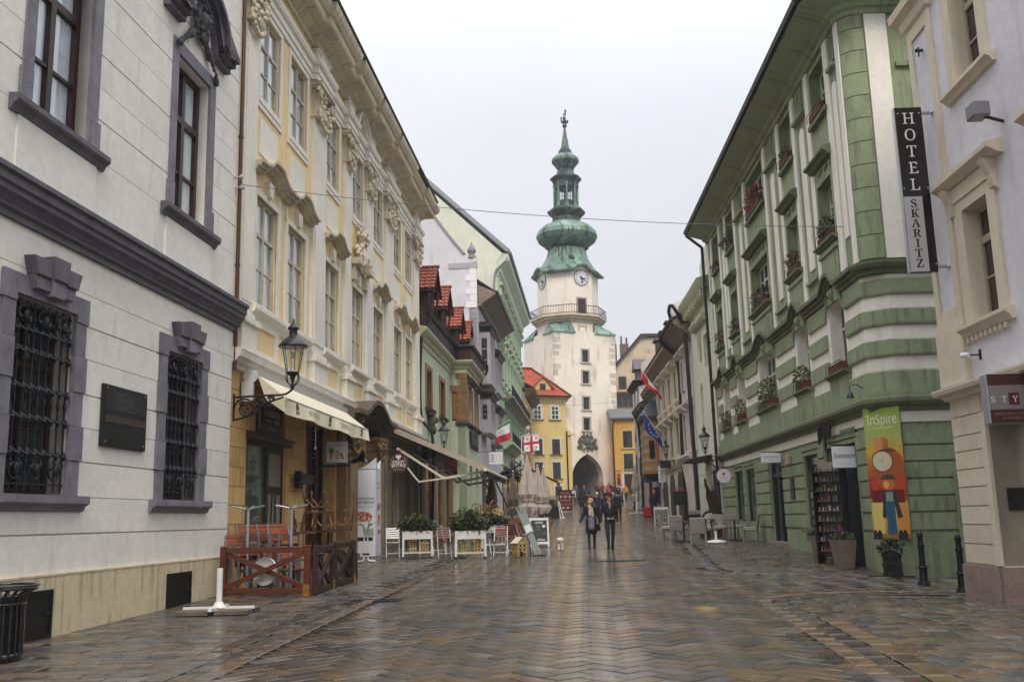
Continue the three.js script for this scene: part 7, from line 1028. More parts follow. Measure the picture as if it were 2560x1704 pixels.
function awning(label, u0, u1, y1, y0, out, wallZ, drop, mat, faceM, parts) { const T = thing('awning', label, 'awning', YO, YT); const P = [[wallZ, y1], [out, y0]]; mk(T, 'fabric', sweep([[u0, 0], [u1, 0]], [[wallZ, y1], [out, y0], [out, y0 - .012], [wallZ, y1 - .012]]), mat); mk(T, 'front_bar', bar([u0, y0 - .02, out], [u1, y0 - .02, out], .04, 8), parts); mk(T, 'wall_box', bx(u0 - .05, u1 + .05, y1 - .12, y1 + .1, .0, wallZ + .06), parts); return T; }
{
  const fab = M('cream awning cloth', 0xe6dcc0, { rough: .85, t: 'fabric' }), al = M('pale awning metal', 0xb9b6b0, { rough: .4, metal: .3 });
  const T = awning('cream shop awning with a wavy printed valance on the yellow palace', .95, 8.95, 4.92, 4.36, 1.02, .34, .3, fab, null, al);
  const val = print(2048, 96, (x, w, h) => { x.fillStyle = '#ebe2c6'; x.fillRect(0, 0, w, h); x.fillStyle = '#4d4636'; x.font = 'bold 52px serif'; x.textAlign = 'center'; for (const q of [560, 1340]) x.fillText('MINERVA', q, 64); x.fillStyle = '#5a4a28'; for (const q of [200, 950, 1840]) { x.fillRect(q - 30, 30, 60, 46); x.beginPath(); x.arc(q, 32, 30, PI, 0); x.fill(); x.fillStyle = '#d8cba2'; x.font = 'bold 22px serif'; x.fillText('MINERVA', q, 62, 54); x.fillStyle = '#5a4a28'; } }, .85, { side: THREE.DoubleSide });
  const g = new THREE.PlaneGeometry(8, .34, 90, 4), p = g.attributes.position; for (let i = 0; i < p.count; i++) { const x = p.getX(i), y = p.getY(i), t = .5 - y / .34; p.setZ(i, Math.sin(x * 5.3) * .02 * t + Math.sin(x * 1.9) * .03 * t); p.setY(i, y + Math.sin(x * 2.4) * .018 * t); } g.computeVertexNormals(); const v = new THREE.Mesh(g, val); v.name = 'valance'; v.position.set(4.95, 4.17, 1.05); v.castShadow = v.receiveShadow = true; T.add(v);
  mk(T, 'side_cloth', extr(poly([[0, 4.36], [0, 4.02], [-.45, 4.34], [-.66, 4.9]]), .012, 0).rotateY(-PI / 2).rotateY(0).translate(.95, 0, 1.02), fab);
  for (const u of [2.2, 7.6]) mk(T, 'arm', beam([u, 4.75, .1], [u + .2, 4.34, .98], .04, .05), al); for (const u of [3.5, 6.3, 8.9]) mk(T, 'pull_cord', [bar([u, 4.0, .98], [u, 3.45, .98], .006, 4), cyl(.02, .03, .07, u, 3.38, .98, 8)], al);
  mk(T, 'end_cover', [mv(rot(cyl(.16, .16, .05, 0, 0, 0, 20), 0, 0, PI / 2), .9, 4.86, .22), bx(.8, .92, 4.3, 4.75, .05, .3)], whitePaint);
}
{
  const fab = M('grey beige awning cloth', 0xb8ac9c, { rough: .85, t: 'fabric' }), al = M('ivory awning metal', 0xe0dacd, { rough: .4 });
  const T = thing('awning', 'wide grey beige cafe awning on ivory folding arms', 'awning', YO, YT);
  mk(T, 'fabric', sweep([[16.2, 0], [24.8, 0]], [[.3, 5.02], [3.85, 3.42], [3.85, 3.4], [.3, 5.0]]), fab); mk(T, 'front_bar', [bar([16.1, 3.4, 3.86], [24.9, 3.4, 3.86], .06, 8)], al); mk(T, 'side_hem', beam([16.16, 5.04, .3], [16.16, 3.44, 3.85], .03, .2), fab); mk(T, 'wall_box', bx(15.9, 25, 4.95, 5.2, .05, .4), M('dark awning case', 0x37312b, { rough: .6 }));
  const vl = []; for (let k = 0; k < 43; k++) vl.push(bx(16.2 + k * .2, 16.3 + k * .2, 3.14, 3.38, 3.85, 3.86)); mk(T, 'valance', [bx(16.2, 24.8, 3.2, 3.38, 3.84, 3.848), ...vl], M('dark valance', 0x3a342d, { rough: .9 }));
  for (const [u, e] of [[16.6, 1.2], [20.3, 1.2], [24.2, -1.2]]) { mk(T, 'arm', beam([u, 4.35, .4], [u + e * .1, 3.15, 2.2], .07, .09), al); mk(T, 'arm', beam([u + e * .1, 3.15, 2.2], [u, 3.38, 3.82], .07, .09), al); mk(T, 'elbow', ball(.08, u + e * .1, 3.15, 2.2), al); }
  mk(T, 'stay', beam([16.6, 4.1, .4], [16.8, 3.05, 1.2], .05, .06), al); mk(T, 'stay', beam([16.8, 3.05, 1.2], [16.7, 3.15, 2.2], .05, .06), al);
  const R = thing('awning', 'dark red shop awning beyond the parasols', 'awning', YO, YT); mk(R, 'fabric', sweep([[62, 1], [70, 1]], [[.2, 6.5], [3.9, 4.65], [3.9, 4.25], [3.88, 4.25], [3.88, 4.61], [.2, 6.46]]), M('dark red awning cloth', 0x86141f, { rough: .85, t: 'fabric' })); mk(R, 'front_bar', bar([62, 4.63, 4.9], [70, 4.63, 4.9], .05, 6), ironBlack); const R2 = thing('awning', 'black and red striped awning below the mint house balcony', 'awning', YO, YT); mk(R2, 'fabric', sweep([[54.5, 1], [61, 1]], [[.2, 5.5], [2.0, 4.7], [2.0, 4.3], [1.98, 4.3], [1.98, 4.66], [.2, 5.46]]), M('black red awning cloth', 0x2a1013, { rough: .85 })); mk(R2, 'front_bar', bar([54.5, 4.68, 3], [61, 4.68, 3], .05, 6), ironBlack);
  // dark parasol masts with arms leaning out over the terrace
  for (const [u, w, l] of [[30, 3.0, 'dark slanted parasol mast left of the brown parasol'], [36, 3.0, 'dark slanted parasol mast by the grey house']]) { const q = Yp(u, w), S = thing('slanted_mast', l, 'parasol mast', [q[0], gy(q[0], q[2]), q[2]], YT); mk(S, 'mast', bar([0, 0, .4], [0, 2.9, -.9], .05, 8), signBlack); mk(S, 'arm', bar([0, 2.5, -.7], [0, 3.3, 1.2], .05, 8), signBlack); mk(S, 'foot', box(.5, .06, .5, 0, .03, .4), signBlack); }
}
// hanging signs
function hang(name, label, p, turn, w, h, y, z0, matF, o = {}) { const T = thing(name, label, 'sign', [p[0], 0, p[2]], turn); mk(T, 'board', mv(cbox(.05, h, w, .006), 0, y, z0 + w / 2), o.m || signBlack); face(T, 'print', w - .02, h - .02, matF, -.028, y, z0 + w / 2, -PI / 2); face(T, 'print', w - .02, h - .02, matF, .028, y, z0 + w / 2, PI / 2); mk(T, 'bracket', [bar([0, y + h / 2 + .04, 0], [0, y + h / 2 + .04, z0 + w], .016)], signBlack); return T; }
const txt = (w, h, bg, draws) => print(w, h, (x) => { x.fillStyle = bg; x.fillRect(0, 0, w, h); x.textAlign = 'center'; for (const [t, f, c, px, py, mw] of draws) { x.font = f; x.fillStyle = c; mw ? x.fillText(t, px, py, mw) : x.fillText(t, px, py); } });
{
  const T = thing('shop_sign', 'brown shop sign board with curled edges above the shop window', 'sign', YO, YT); mk(T, 'board', bx(1.9, 3.98, 3.72, 4.4, .005, .05), M('brown sign board', 0x2b1d17, { rough: .6 }));
  face(T, 'print', 2.04, .64, print(640, 200, (x, w, h) => { x.fillStyle = '#54433a'; x.fillRect(0, 0, w, h); x.fillStyle = '#352822'; x.fillRect(70, 8, 500, 120); x.fillStyle = '#dccb98'; x.font = '62px serif'; x.textAlign = 'center'; x.fillText('GLADIATOR', 320, 72, 420); x.font = '48px serif'; x.fillText('SHOP', 440, 120); x.fillRect(180, 104, 160, 4); x.font = '24px serif'; x.fillStyle = '#b7a98c'; x.fillText('KNIVES & SWORDS', 320, 170); for (const s of [30, 610]) { x.fillStyle = '#a9987a'; x.beginPath(); x.ellipse(s, 70, 16, 64, 0, 0, 7); x.fill(); x.fillRect(s - 5, 120, 10, 70); } }), 2.94, 4.06, .056);
}
{ const T = thing('menu_lightbox', 'hanging white menu lightbox with ice cream pictures under the awning', 'sign', [Yp(7, 0)[0], 0, Yp(7, 0)[2]], YT); mk(T, 'case', mv(cbox(.22, .62, .58, .01), 0, 3.55, .6), M('grey case', 0x8d8a87, { rough: .5 })); const p = print(256, 256, (x, w, h) => { x.fillStyle = '#c9c4c0'; x.fillRect(0, 0, w, h); x.fillStyle = '#8a3a3a'; x.font = 'bold 24px sans-serif'; x.fillText('LANGOŠE', 110, 60); x.fillStyle = '#a9702e'; x.beginPath(); x.moveTo(30, 120); x.lineTo(100, 120); x.lineTo(66, 230); x.fill(); x.fillStyle = '#4a7a3a'; x.beginPath(); x.arc(66, 110, 36, 0, 7); x.fill(); x.fillStyle = '#b5502c'; x.beginPath(); x.ellipse(210, 180, 18, 46, -.5, 0, 7); x.fill(); x.fillStyle = '#5a4a44'; for (let k = 0; k < 4; k++) x.fillRect(118, 110 + k * 30, 54, 12); }); face(T, 'print', .55, .58, p, -.113, 3.55, .6, -PI / 2); mk(T, 'bracket', bx(-.05, .05, 3.14, 3.2, 0, 1.0), signBlack); mk(T, 'bracket', bar([0, 3.86, .6], [0, 4.3, .6], .012), signBlack);
  const S = thing('loudspeaker', 'black horn loudspeaker beside the menu lightbox', 'loudspeaker', [Yp(9.2, .3)[0], 0, Yp(9.2, .3)[2]], YT); mk(S, 'horn', rot(lathe([[.06, 0], [.08, .2], [.2, .4], [.22, .42]], 16), PI / 2.6, 0, 0).translate(0, 3.4, .2), signBlack); mk(S, 'mount', bar([0, 3.4, -.3], [0, 3.4, .25], .03), signBlack); }
{ const q = Yp(12.5, 0), T = thing('round_bistro_sign', 'round brown bistro sign with a heart on a hanging bracket', 'sign', [q[0], 0, q[2]], YT); mk(T, 'disc', rot(cyl(.35, .35, .05, 0, -.025, 0, 40), 0, 0, PI / 2).translate(0, 3.53, 1.28), M('brown sign enamel', 0x2e1512, { rough: .4 })); const m = print(512, 512, (x) => { x.fillStyle = '#3a1a17'; x.fillRect(0, 0, 512, 512); x.strokeStyle = '#b9aaa4'; x.lineWidth = 8; x.beginPath(); x.arc(256, 256, 196, -.9, 1.2); x.stroke(); x.beginPath(); x.arc(256, 256, 196, 1.9, 4.1); x.stroke(); x.fillStyle = '#d8cfca'; x.textAlign = 'center'; x.font = 'bold 104px sans-serif'; x.fillText('ENJOY', 256, 268, 370); x.fillText('BISTRO', 256, 356, 400); x.font = '30px sans-serif'; x.fillText('foodcafe', 256, 420); x.beginPath(); x.arc(222, 92, 36, 0, 7); x.arc(290, 92, 36, 0, 7); x.fill(); x.beginPath(); x.moveTo(188, 104); x.lineTo(256, 184); x.lineTo(324, 104); x.fill(); }); const f = new THREE.Mesh(new THREE.CircleGeometry(.345, 40), m); f.name = 'print'; f.position.set(-.028, 3.53, 1.28); f.rotation.y = -PI / 2; f.receiveShadow = f.castShadow = true; T.add(f); mk(T, 'bracket', [bar([0, 3.95, 0], [0, 3.95, 1.4], .015), bar([0, 3.95, 1.28], [0, 3.86, 1.28], .01)], signBlack); }
hang('red_menu_sign', 'red hanging sign with swirling script below the wide awning', Yp(25, 0), YT, .62, .62, 3.98, .95, print(256, 256, (x) => { x.fillStyle = '#9c2a22'; x.fillRect(0, 0, 256, 256); x.strokeStyle = '#d98a6c'; x.lineWidth = 9; for (let k = 0; k < 5; k++) { x.beginPath(); x.arc(70 + k * 34, 90 + (k % 3) * 40, 30 + k * 4, k, k + 4); x.stroke(); } x.fillStyle = '#d8b09a'; x.fillRect(90, 170, 90, 10); }));
hang('white_cafe_sign', 'white hanging sign with a pink stamp near the flags', Yp(39, .92), YT, .82, .75, 5.25, .7, print(256, 228, (x) => { x.fillStyle = '#d5d5d6'; x.fillRect(0, 0, 256, 228); x.fillStyle = '#55565a'; for (let i = 0; i < 3; i++) for (let j = 0; j < 4; j++) x.fillRect(24 + i * 26, 40 + j * 40, 18, 22); x.strokeStyle = '#c77a86'; x.lineWidth = 7; x.beginPath(); x.arc(180, 110, 48, 0, 7); x.stroke(); }), { m: whitePaint });
{ const q = Yp(0, 0), T = thing('wall_lettering', 'black iron lettering on the pale green wall beyond the lantern', 'sign', YO, YT); const R = rng(31); for (let k = 0; k < 7; k++) mk(T, 'letter', [bx(34.9 + k * .52, 35.25 + k * .52, 5.85, 6.3 + R() * .35, .94, 1.06), bx(35.02 + k * .52, 35.13 + k * .52, 5.6, 6.6, .95, 1.05)], signBlack); }
// flags on poles
function flag(label, p, turn, y, len, tilt, w, h, mat, droop) { const T = thing('flag', label, 'flag', [p[0], y, p[2]], turn, 'flags on slanted poles'); const e = [0, Math.sin(tilt) * len, Math.cos(tilt) * len]; mk(T, 'pole', bar([0, 0, 0], e, .018, 6), whitePaint); mk(T, 'finial', ball(.04, ...e), whitePaint); const g = new THREE.PlaneGeometry(w, h, 18, 14), q = g.attributes.position; for (let i = 0; i < q.count; i++) { const u = q.getX(i) / w + .5, v = .5 - q.getY(i) / h; const t = 1 - u * w / len; const bxz = [0, e[1] * t, e[2] * t]; q.setXYZ(i, Math.sin(u * 9 + v * 3) * .09 * v, bxz[1] - v * h * (1 - droop * u * .3), bxz[2] - Math.sin(v * 2.2) * droop * .35 * u + Math.sin(u * 7) * .05 * v); } g.computeVertexNormals(); const m = new THREE.Mesh(g, mat); m.name = 'cloth'; m.castShadow = m.receiveShadow = true; T.add(m); return T; }
const cloth = draw => print(256, 192, draw, .9, { side: THREE.DoubleSide });
flag('green white and red flag on the mint house', Yp(46.5, 1), YT, 7.6, 1.5, .5, 1.0, 1.35, cloth((x) => { x.fillStyle = '#2b7a55'; x.fillRect(0, 0, 256, 30); x.fillStyle = '#d5d3d1'; x.fillRect(0, 30, 256, 90); x.fillStyle = '#b8263a'; x.fillRect(0, 120, 256, 72); }), .5);
{ const q = Yp(45, 3.15); flag('white flag with a large red cross and four small crosses above the parasols', [q[0], 0, q[2]], YT, 7.02, 1.25, .12, 1.0, 1.1, cloth((x) => { x.fillStyle = '#dcd9da'; x.fillRect(0, 0, 256, 192); x.fillStyle = '#c3262c'; x.fillRect(110, 0, 36, 192); x.fillRect(0, 80, 256, 32); for (const [a, b] of [[54, 40], [202, 40], [54, 152], [202, 152]]) { x.fillRect(a - 18, b - 5, 36, 10); x.fillRect(a - 5, b - 18, 10, 36); } }), .1); mk(scene.children[scene.children.length - 1], 'mast', bar([0, 0, .05], [0, -5.9, .05], .03, 8), whitePaint); }
flag('red and white flag hanging from the cream house', Gp(37, .1), GT, 8.2, 2.6, .95, 1.7, .6, cloth((x) => { x.fillStyle = '#b5222b'; x.fillRect(0, 0, 256, 192); x.fillStyle = '#d6d2d0'; x.fillRect(90, 0, 80, 120); }), .6);
flag('blue flag with a ring of yellow stars on the right side', Gp(39.5, .1), GT, 5.9, 2.5, 1.05, 1.7, 1.1, cloth((x) => { x.fillStyle = '#263a8c'; x.fillRect(0, 0, 256, 192); x.fillStyle = '#c9c24a'; for (let k = 0; k < 12; k++) { x.beginPath(); x.arc(128 + Math.cos(k * PI / 6) * 60, 96 + Math.sin(k * PI / 6) * 60, 8, 0, 7); x.fill(); } }), .7);
// cables across the street
function cable(label, a, b, sag) { const p = []; for (let k = 0; k <= 20; k++) { const t = k / 20; p.push([a[0] + (b[0] - a[0]) * t, a[1] + (b[1] - a[1]) * t - sag * 4 * t * (1 - t), a[2] + (b[2] - a[2]) * t]); } const m = mk(scene, 'overhead_cable', tube(p, .008, 5, 60), cordM, { label, category: 'cable' }); return m; }
cable('thin cable strung from the yellow palace to the green corner', [-6.0, 9.05, -20.5], [8.15, 8.35, -22.6], .25); cable('thin cable strung across the far end of the street', [-1.4, 10.6, -78], [10.6, 10.2, -72], .2);
cable('slack cable running down from the tower to the gate house', [5.2, 32.4, -117.5], [3.4, 16, -113], -.3);
// ---------------------------------------------------------------- right side: signs, planters, cafe, sculpture
function bollard(label, x, z) { const T = thing('bollard', label, 'bollard', on(x, z), 0, 'black iron bollards'); mk(T, 'post', lathe([[.12, 0], [.12, .05], [.085, .09], [.075, .3], [.09, .32], [.09, .36], [.065, .38], [.055, .72], [.07, .74], [.07, .78], [.05, .8], [.05, .92], [.065, .94], [.062, .98], [.04, 1.02], [.02, 1.05], [0, 1.06]], 16), M('bollard iron', 0x101113, { rough: .35, metal: .3 })); mk(T, 'ring', new THREE.TorusGeometry(.088, .012, 6, 20).rotateX(PI / 2).translate(0, .34, 0), M('bollard iron', 0)); }
bollard('black iron bollard nearer the painted banner', 8.02, -19.6); bollard('black iron bollard nearer the hotel plinth', 8.1, -18.1);
{ // taupe planters, log planter
  const tp = M('taupe planter', 0x7a6a63, { rough: .6, t: 'plaster' }); const pl = (l, x, z, h, w, s) => { const T = thing('tapered_planter', l, 'planter', on(x, z), .1, 'taupe tapered planters'); mk(T, 'pot', (g => { g.computeVertexNormals(); return g; })(new THREE.CylinderGeometry(w * .72, w * .5, h, 4, 1).toNonIndexed().rotateY(PI / 4).translate(0, h / 2, 0)), tp); mk(T, 'soil', bx(-w * .44, w * .44, h, h + .01, -w * .44, w * .44), soilM); mk(T, 'plant', leaves(260, [0, h + .06, 0, w * .5, .1, w * .5], .08, s), leafM); };
  pl('smaller taupe planter left of the souvenir rack', 7.95, -25.9, .62, .36, 700); pl('larger taupe planter in front of the souvenir rack', 7.72, -23.35, .66, .46, 710);
  const T = thing('log_planter', 'dark hollow log planter under the painted banner', 'planter', on(8.12, -21.45), 0); const lp = []; for (let k = 0; k <= 10; k++) lp.push([.2 + Math.sin(k * 1.7) * .012, k * .055]); lp.push([.15, .55], [.14, .5]); mk(T, 'log', lathe(lp, 14), M('dark bark', 0x2a241f, { rough: .9, t: 'wood', bump: 'wood', bumpScale: .02 })); mk(T, 'plant', leaves(200, [0, .62, 0, .22, .1, .2], .12, 720), leafD);
}
{ // painted banner across the corner
  const T = thing('painted_banner', 'tall painted shop banner with a clock and a boy on the green corner', 'banner', [8.47, 0, -22.08], -.785);
  const p = print(512, 1792, (x, w, h) => {
    const R = rng(19); let g = x.createLinearGradient(0, 0, 0, h); for (const [t, c] of [[0, '#8ea63f'], [.12, '#9cae52'], [.24, '#a9ad5a'], [.34, '#c9a02c'], [.46, '#b8621f'], [.58, '#a52a14'], [.68, '#7d1c12'], [.74, '#c8b060'], [.88, '#cfa24c'], [1, '#8a5a24']]) g.addColorStop(t, c); x.fillStyle = g; x.fillRect(0, 0, w, h);
    for (let k = 0; k < 500; k++) { x.fillStyle = ['rgba(70,50,20,.35)', 'rgba(230,190,70,.3)', 'rgba(140,40,20,.3)', 'rgba(60,80,40,.3)'][Math.floor(R() * 4)]; x.fillRect(R() * w, 260 + R() * 1500, 6 + R() * 26, 3 + R() * 9); }
    x.fillStyle = '#dfe4cf'; x.font = '150px sans-serif'; x.textAlign = 'center'; x.save(); x.scale(1, 1.25); x.fillText('InSpire', 256, 180, 430); x.restore(); x.font = '38px sans-serif'; x.fillText('its time for gifts', 256, 290, 400);
    x.fillStyle = '#c98a52'; x.fillRect(120, 420, 120, 170); x.fillStyle = '#a8652e'; x.beginPath(); x.moveTo(240, 400); x.lineTo(320, 450); x.lineTo(320, 590); x.lineTo(240, 590); x.fill(); x.fillStyle = '#a5501d'; x.beginPath(); x.ellipse(300, 860, 210, 300, .1, 0, 7); x.fill(); x.fillStyle = '#6a3a1a'; x.beginPath(); x.ellipse(250, 640, 160, 70, -.2, PI, 0); x.fill();
    x.fillStyle = '#3d2a1c'; x.beginPath(); x.arc(215, 740, 150, 0, 7); x.fill(); x.fillStyle = '#cbc39f'; x.beginPath(); x.arc(215, 740, 136, 0, 7); x.fill(); x.strokeStyle = '#55482f'; x.lineWidth = 5; x.beginPath(); x.moveTo(215, 740); x.lineTo(240, 660); x.moveTo(215, 740); x.lineTo(180, 720); x.stroke(); for (let k = 0; k < 12; k++) { x.beginPath(); x.moveTo(215 + Math.cos(k * PI / 6) * 118, 740 + Math.sin(k * PI / 6) * 118); x.lineTo(215 + Math.cos(k * PI / 6) * 132, 740 + Math.sin(k * PI / 6) * 132); x.stroke(); }
    x.fillStyle = '#c03a1a'; x.fillRect(40, 1000, 90, 260); x.fillRect(400, 980, 100, 280); x.fillStyle = '#6a1410'; x.fillRect(30, 1130, 450, 180); x.fillStyle = '#d8bd6a'; x.fillRect(20, 1300, 150, 420); x.fillStyle = '#c9893a'; x.fillRect(350, 1330, 150, 400);
    x.fillStyle = '#c8662e'; x.beginPath(); x.arc(270, 1050, 84, 0, 7); x.fill(); x.fillStyle = '#e0a04a'; x.beginPath(); x.ellipse(240, 1060, 40, 52, 0, 0, 7); x.fill(); x.fillStyle = '#33413a'; x.beginPath(); x.ellipse(280, 980, 100, 56, .1, PI, 0); x.fill(); x.fillRect(170, 970, 200, 22); x.fillStyle = '#1c2b33'; x.beginPath(); x.moveTo(190, 1150); x.lineTo(350, 1150); x.lineTo(430, 1500); x.lineTo(360, 1520); x.lineTo(330, 1300); x.lineTo(220, 1300); x.lineTo(200, 1520); x.lineTo(150, 1500); x.fill(); x.fillStyle = '#9fae9a'; x.fillRect(220, 1160, 100, 130); x.fillStyle = '#33413a'; for (let k = 0; k < 5; k++) x.fillRect(220, 1168 + k * 26, 100, 10); x.fillStyle = '#2c566e'; x.fillRect(205, 1300, 130, 440); x.fillStyle = '#1d3b4e'; x.fillRect(262, 1320, 10, 420); x.fillStyle = '#1b130d'; for (const q of [30, 90, 380, 440]) { x.beginPath(); x.ellipse(q, 1760, 34, 90, 0, 0, 7); x.fill(); }
  }, .7);
  mk(T, 'panel', mv(cbox(.86, 2.96, .03, .005), 0, 2.38, .1), M('banner backing', 0x6b6a55, { rough: .8 })); face(T, 'print', .85, 2.94, p, 0, 2.38, .1165); for (const x of [-.3, .3]) mk(T, 'cord', bar([x, 3.86, .1], [x, 4.0, .05], .008), cordM);
}
{ // hotel and shop signs
  const Hp = (u, w) => { const c = Math.cos(AG), s = Math.sin(AG); return [7.75 + s * u - c * w, 0, -16.2 - c * u - s * w]; }, q = Hp(.3, 0);
  const T = thing('hotel_sign', 'tall vertical black HOTEL sign projecting from the lilac front', 'sign', [q[0], 0, q[2]], GT);
  mk(T, 'panel', mv(cbox(.1, 3.08, .48, .008), 0, 7.18, .47), M('gloss black panel', 0x0d0c0c, { rough: .15 }));
  const p = print(256, 1640, (x, w, h) => { x.fillStyle = '#131110'; x.fillRect(0, 0, w, h); x.fillStyle = '#9b9b9e'; x.fillRect(0, 900, 176, 740); x.fillStyle = '#c9c9cb'; x.textAlign = 'center'; x.font = '160px serif'; [...'HOTEL'].forEach((c, k) => x.fillText(c, 124, 165 + k * 168)); x.fillStyle = '#141212'; x.font = 'bold 112px serif'; [...'SKARITZ'].forEach((c, k) => x.fillText(c, 92, 1010 + k * 98)); }, .25);
  face(T, 'print', .475, 3.06, p, .0515, 7.18, .47, PI / 2); for (const y of [8.62, 5.74]) mk(T, 'bracket', [bar([0, y, 0], [0, y, .25], .035, 8), cyl(.06, .06, .03, 0, y - .015, .02)], steel); mk(T, 'edge_trim', bx(-.052, .052, 5.64, 8.72, .712, .73), steel);
  for (const [y, z] of [[8.6, .28], [8.6, .66], [7.18, .26], [7.18, .68], [5.78, .26]]) mk(T, 'bolt', ball(.014, .052, y, z), steel);
  const r = Hp(-2.0, 0), S = thing('style_sign', 'brown and grey lightbox reading STYL at the right edge', 'sign', [r[0], 0, r[2]], GT);
  mk(S, 'case', mv(cbox(.22, .74, 1.0, .012), 0, 3.12, .2), M('silver case', 0x9a9aa2, { rough: .4, metal: .4 })); const sp = print(512, 384, (x, w, h) => { x.fillStyle = '#3d1c18'; x.fillRect(0, 0, w, h); x.fillStyle = '#6d6a6a'; x.fillRect(0, 90, w, 190); x.fillStyle = '#4a1a16'; x.fillRect(150, 150, 80, 96); x.fillStyle = '#c9c6c4'; x.font = '66px serif'; ['S', 'T', 'Y', 'L', 'E'].forEach((c, k) => x.fillText(c, 14 + k * 82, 222)); x.font = '24px serif'; x.fillStyle = '#8c7a72'; x.fillText('JEWELLERY & FASHION', 30, 322); x.fillText('ACCESSORIES', 90, 356); }, .4); face(S, 'print', .98, .72, sp, .112, 3.12, .2, PI / 2);
  const F = thing('floodlight', 'grey square floodlight on the lilac hotel wall', 'floodlight', [Hp(-2.1, 0)[0], 0, Hp(-2.1, 0)[2]], GT); mk(F, 'housing', mv(cbox(.3, .24, .26, .02), 0, 7.6, .35), M('grey housing', 0x6f6f72, { rough: .5 })); mk(F, 'arm', [bar([.05, 7.4, 0], [.05, 7.5, .3], .03)], signBlack);
  const C = thing('security_camera', 'small white security camera on the hotel wall', 'camera', [Hp(-.4, 0)[0], 0, Hp(-.4, 0)[2]], GT); mk(C, 'body', bar([-.16, 4.06, .2], [.02, 4.04, .16], .045, 12), whitePaint); mk(C, 'arm', bar([.08, 4.03, 0], [.0, 4.04, .16], .015), signBlack); mk(C, 'plate', bx(.05, .11, 3.95, 4.12, 0, .02), signBlack); mk(C, 'lens', ball(.035, -.17, 4.06, .2), glassDark);
}
{ // green building signs
  const T = thing('shop_lettering', 'black metal Inspire lettering on the green shop wall', 'sign', GO, GT);
  const big = print(512, 512, (x) => { }, .5); const L = [];
  const strokes = [[[0, 0], [.02, .62]], [[.1, .05], [.12, .5]], [[.12, .45], [.28, .48]], [[.28, .48], [.3, .1]], [[.42, .7], [.36, .55]], [[.36, .55], [.5, .4]], [[.5, .4], [.42, .16]], [[.58, -.2], [.6, .5]], [[.6, .48], [.74, .42]], [[.74, .42], [.62, .2]], [[.82, .12], [.83, .42]], [[.82, .55], [.83, .6]], [[.92, .1], [.93, .42]], [[.93, .4], [1.02, .44]], [[1.06, .26], [1.16, .36]], [[1.16, .36], [1.06, .4]], [[1.06, .4], [1.08, .12]]];
  for (const [a, b] of strokes) mk(T, 'letter_stroke', beam([-4.85 + a[0], 3.34 + a[1], .14], [-4.85 + b[0], 3.34 + b[1], .14], .05, .05), signBlack);
  const f = print(512, 96, (x) => { x.fillStyle = '#7d8869'; x.fillRect(0, 0, 512, 96); x.fillStyle = '#17171a'; x.font = 'bold 66px sans-serif'; x.fillText('its time for gifts', 10, 68, 490); }, .7); face(T, 'small_print', 1.25, .24, f, -2.75, 3.46, .016);
  hang('souvenirs_sign', 'white hanging Souvenirs banner over the souvenir rack', Gp(2.3, 0), GT, .56, .52, 2.84, .0, txt(256, 256, '#d0d0d6', [['Souvenirs', 'italic bold 84px serif', '#222226', 128, 140, 240], ['souvenirs & gifts', '22px sans-serif', '#8a8a90', 128, 214, 200]]), { m: whitePaint });
  hang('store_sign', 'white hanging store sign above the green building door', Gp(9.4, 0), GT, .62, .3, 3.26, .12, txt(512, 256, '#c9cbd2', [['IMPERIA', '96px serif', '#5a5c66', 256, 130, 460], ['STORE', '48px serif', '#7a7c86', 256, 200]]), { m: whitePaint });
  const q = Gp(16, 0), R = thing('round_heart_sign', 'round white hanging sign with a pink heart by the cafe chairs', 'sign', [q[0], 0, q[2]], GT); mk(R, 'disc', rot(cyl(.27, .27, .05, 0, -.025, 0, 36), 0, 0, PI / 2).translate(0, 2.99, .77), M('white sign enamel', 0xd6d0d2, { rough: .4 })); const hm = print(256, 256, (x) => { x.fillStyle = '#d6cfd2'; x.fillRect(0, 0, 256, 256); x.fillStyle = '#b5305a'; x.beginPath(); x.arc(112, 86, 18, 0, 7); x.arc(142, 86, 18, 0, 7); x.fill(); x.beginPath(); x.moveTo(95, 92); x.lineTo(127, 130); x.lineTo(159, 92); x.fill(); x.fillStyle = '#c07a90'; x.font = 'italic 40px serif'; x.textAlign = 'center'; x.fillText('Cukráreň', 128, 168, 170); x.fillText('na korze', 128, 208, 150); }); const hf = new THREE.Mesh(new THREE.CircleGeometry(.265, 36), hm); hf.name = 'print'; hf.position.set(.028, 2.99, .77); hf.rotation.y = PI / 2; R.add(hf); mk(R, 'bracket', [bar([0, 3.32, 0], [0, 3.32, .85], .014), bar([0, 3.32, .77], [0, 3.25, .77], .01)], signBlack);
  hang('ivko_sign', 'white vertical hanging IVKO shop sign further up', Gp(36, 0), GT, .42, .95, 3.95, .6, print(128, 256, (x) => { x.fillStyle = '#ccccce'; x.fillRect(0, 0, 128, 256); x.save(); x.translate(90, 236); x.rotate(-PI / 2); x.fillStyle = '#3a3a3c'; x.font = '78px sans-serif'; x.fillText('IVKO', 0, 0, 215); x.restore(); }), { m: whitePaint });
  const bs = thing('black_lightbox', 'black box sign above the IVKO sign', 'sign', [Gp(35.6, 0)[0], 0, Gp(35.6, 0)[2]], GT); mk(bs, 'case', mv(cbox(.2, .42, .6, .01), 0, 4.5, .62), signBlack); mk(bs, 'arm', bar([0, 4.72, 0], [0, 4.72, .9], .02), signBlack);
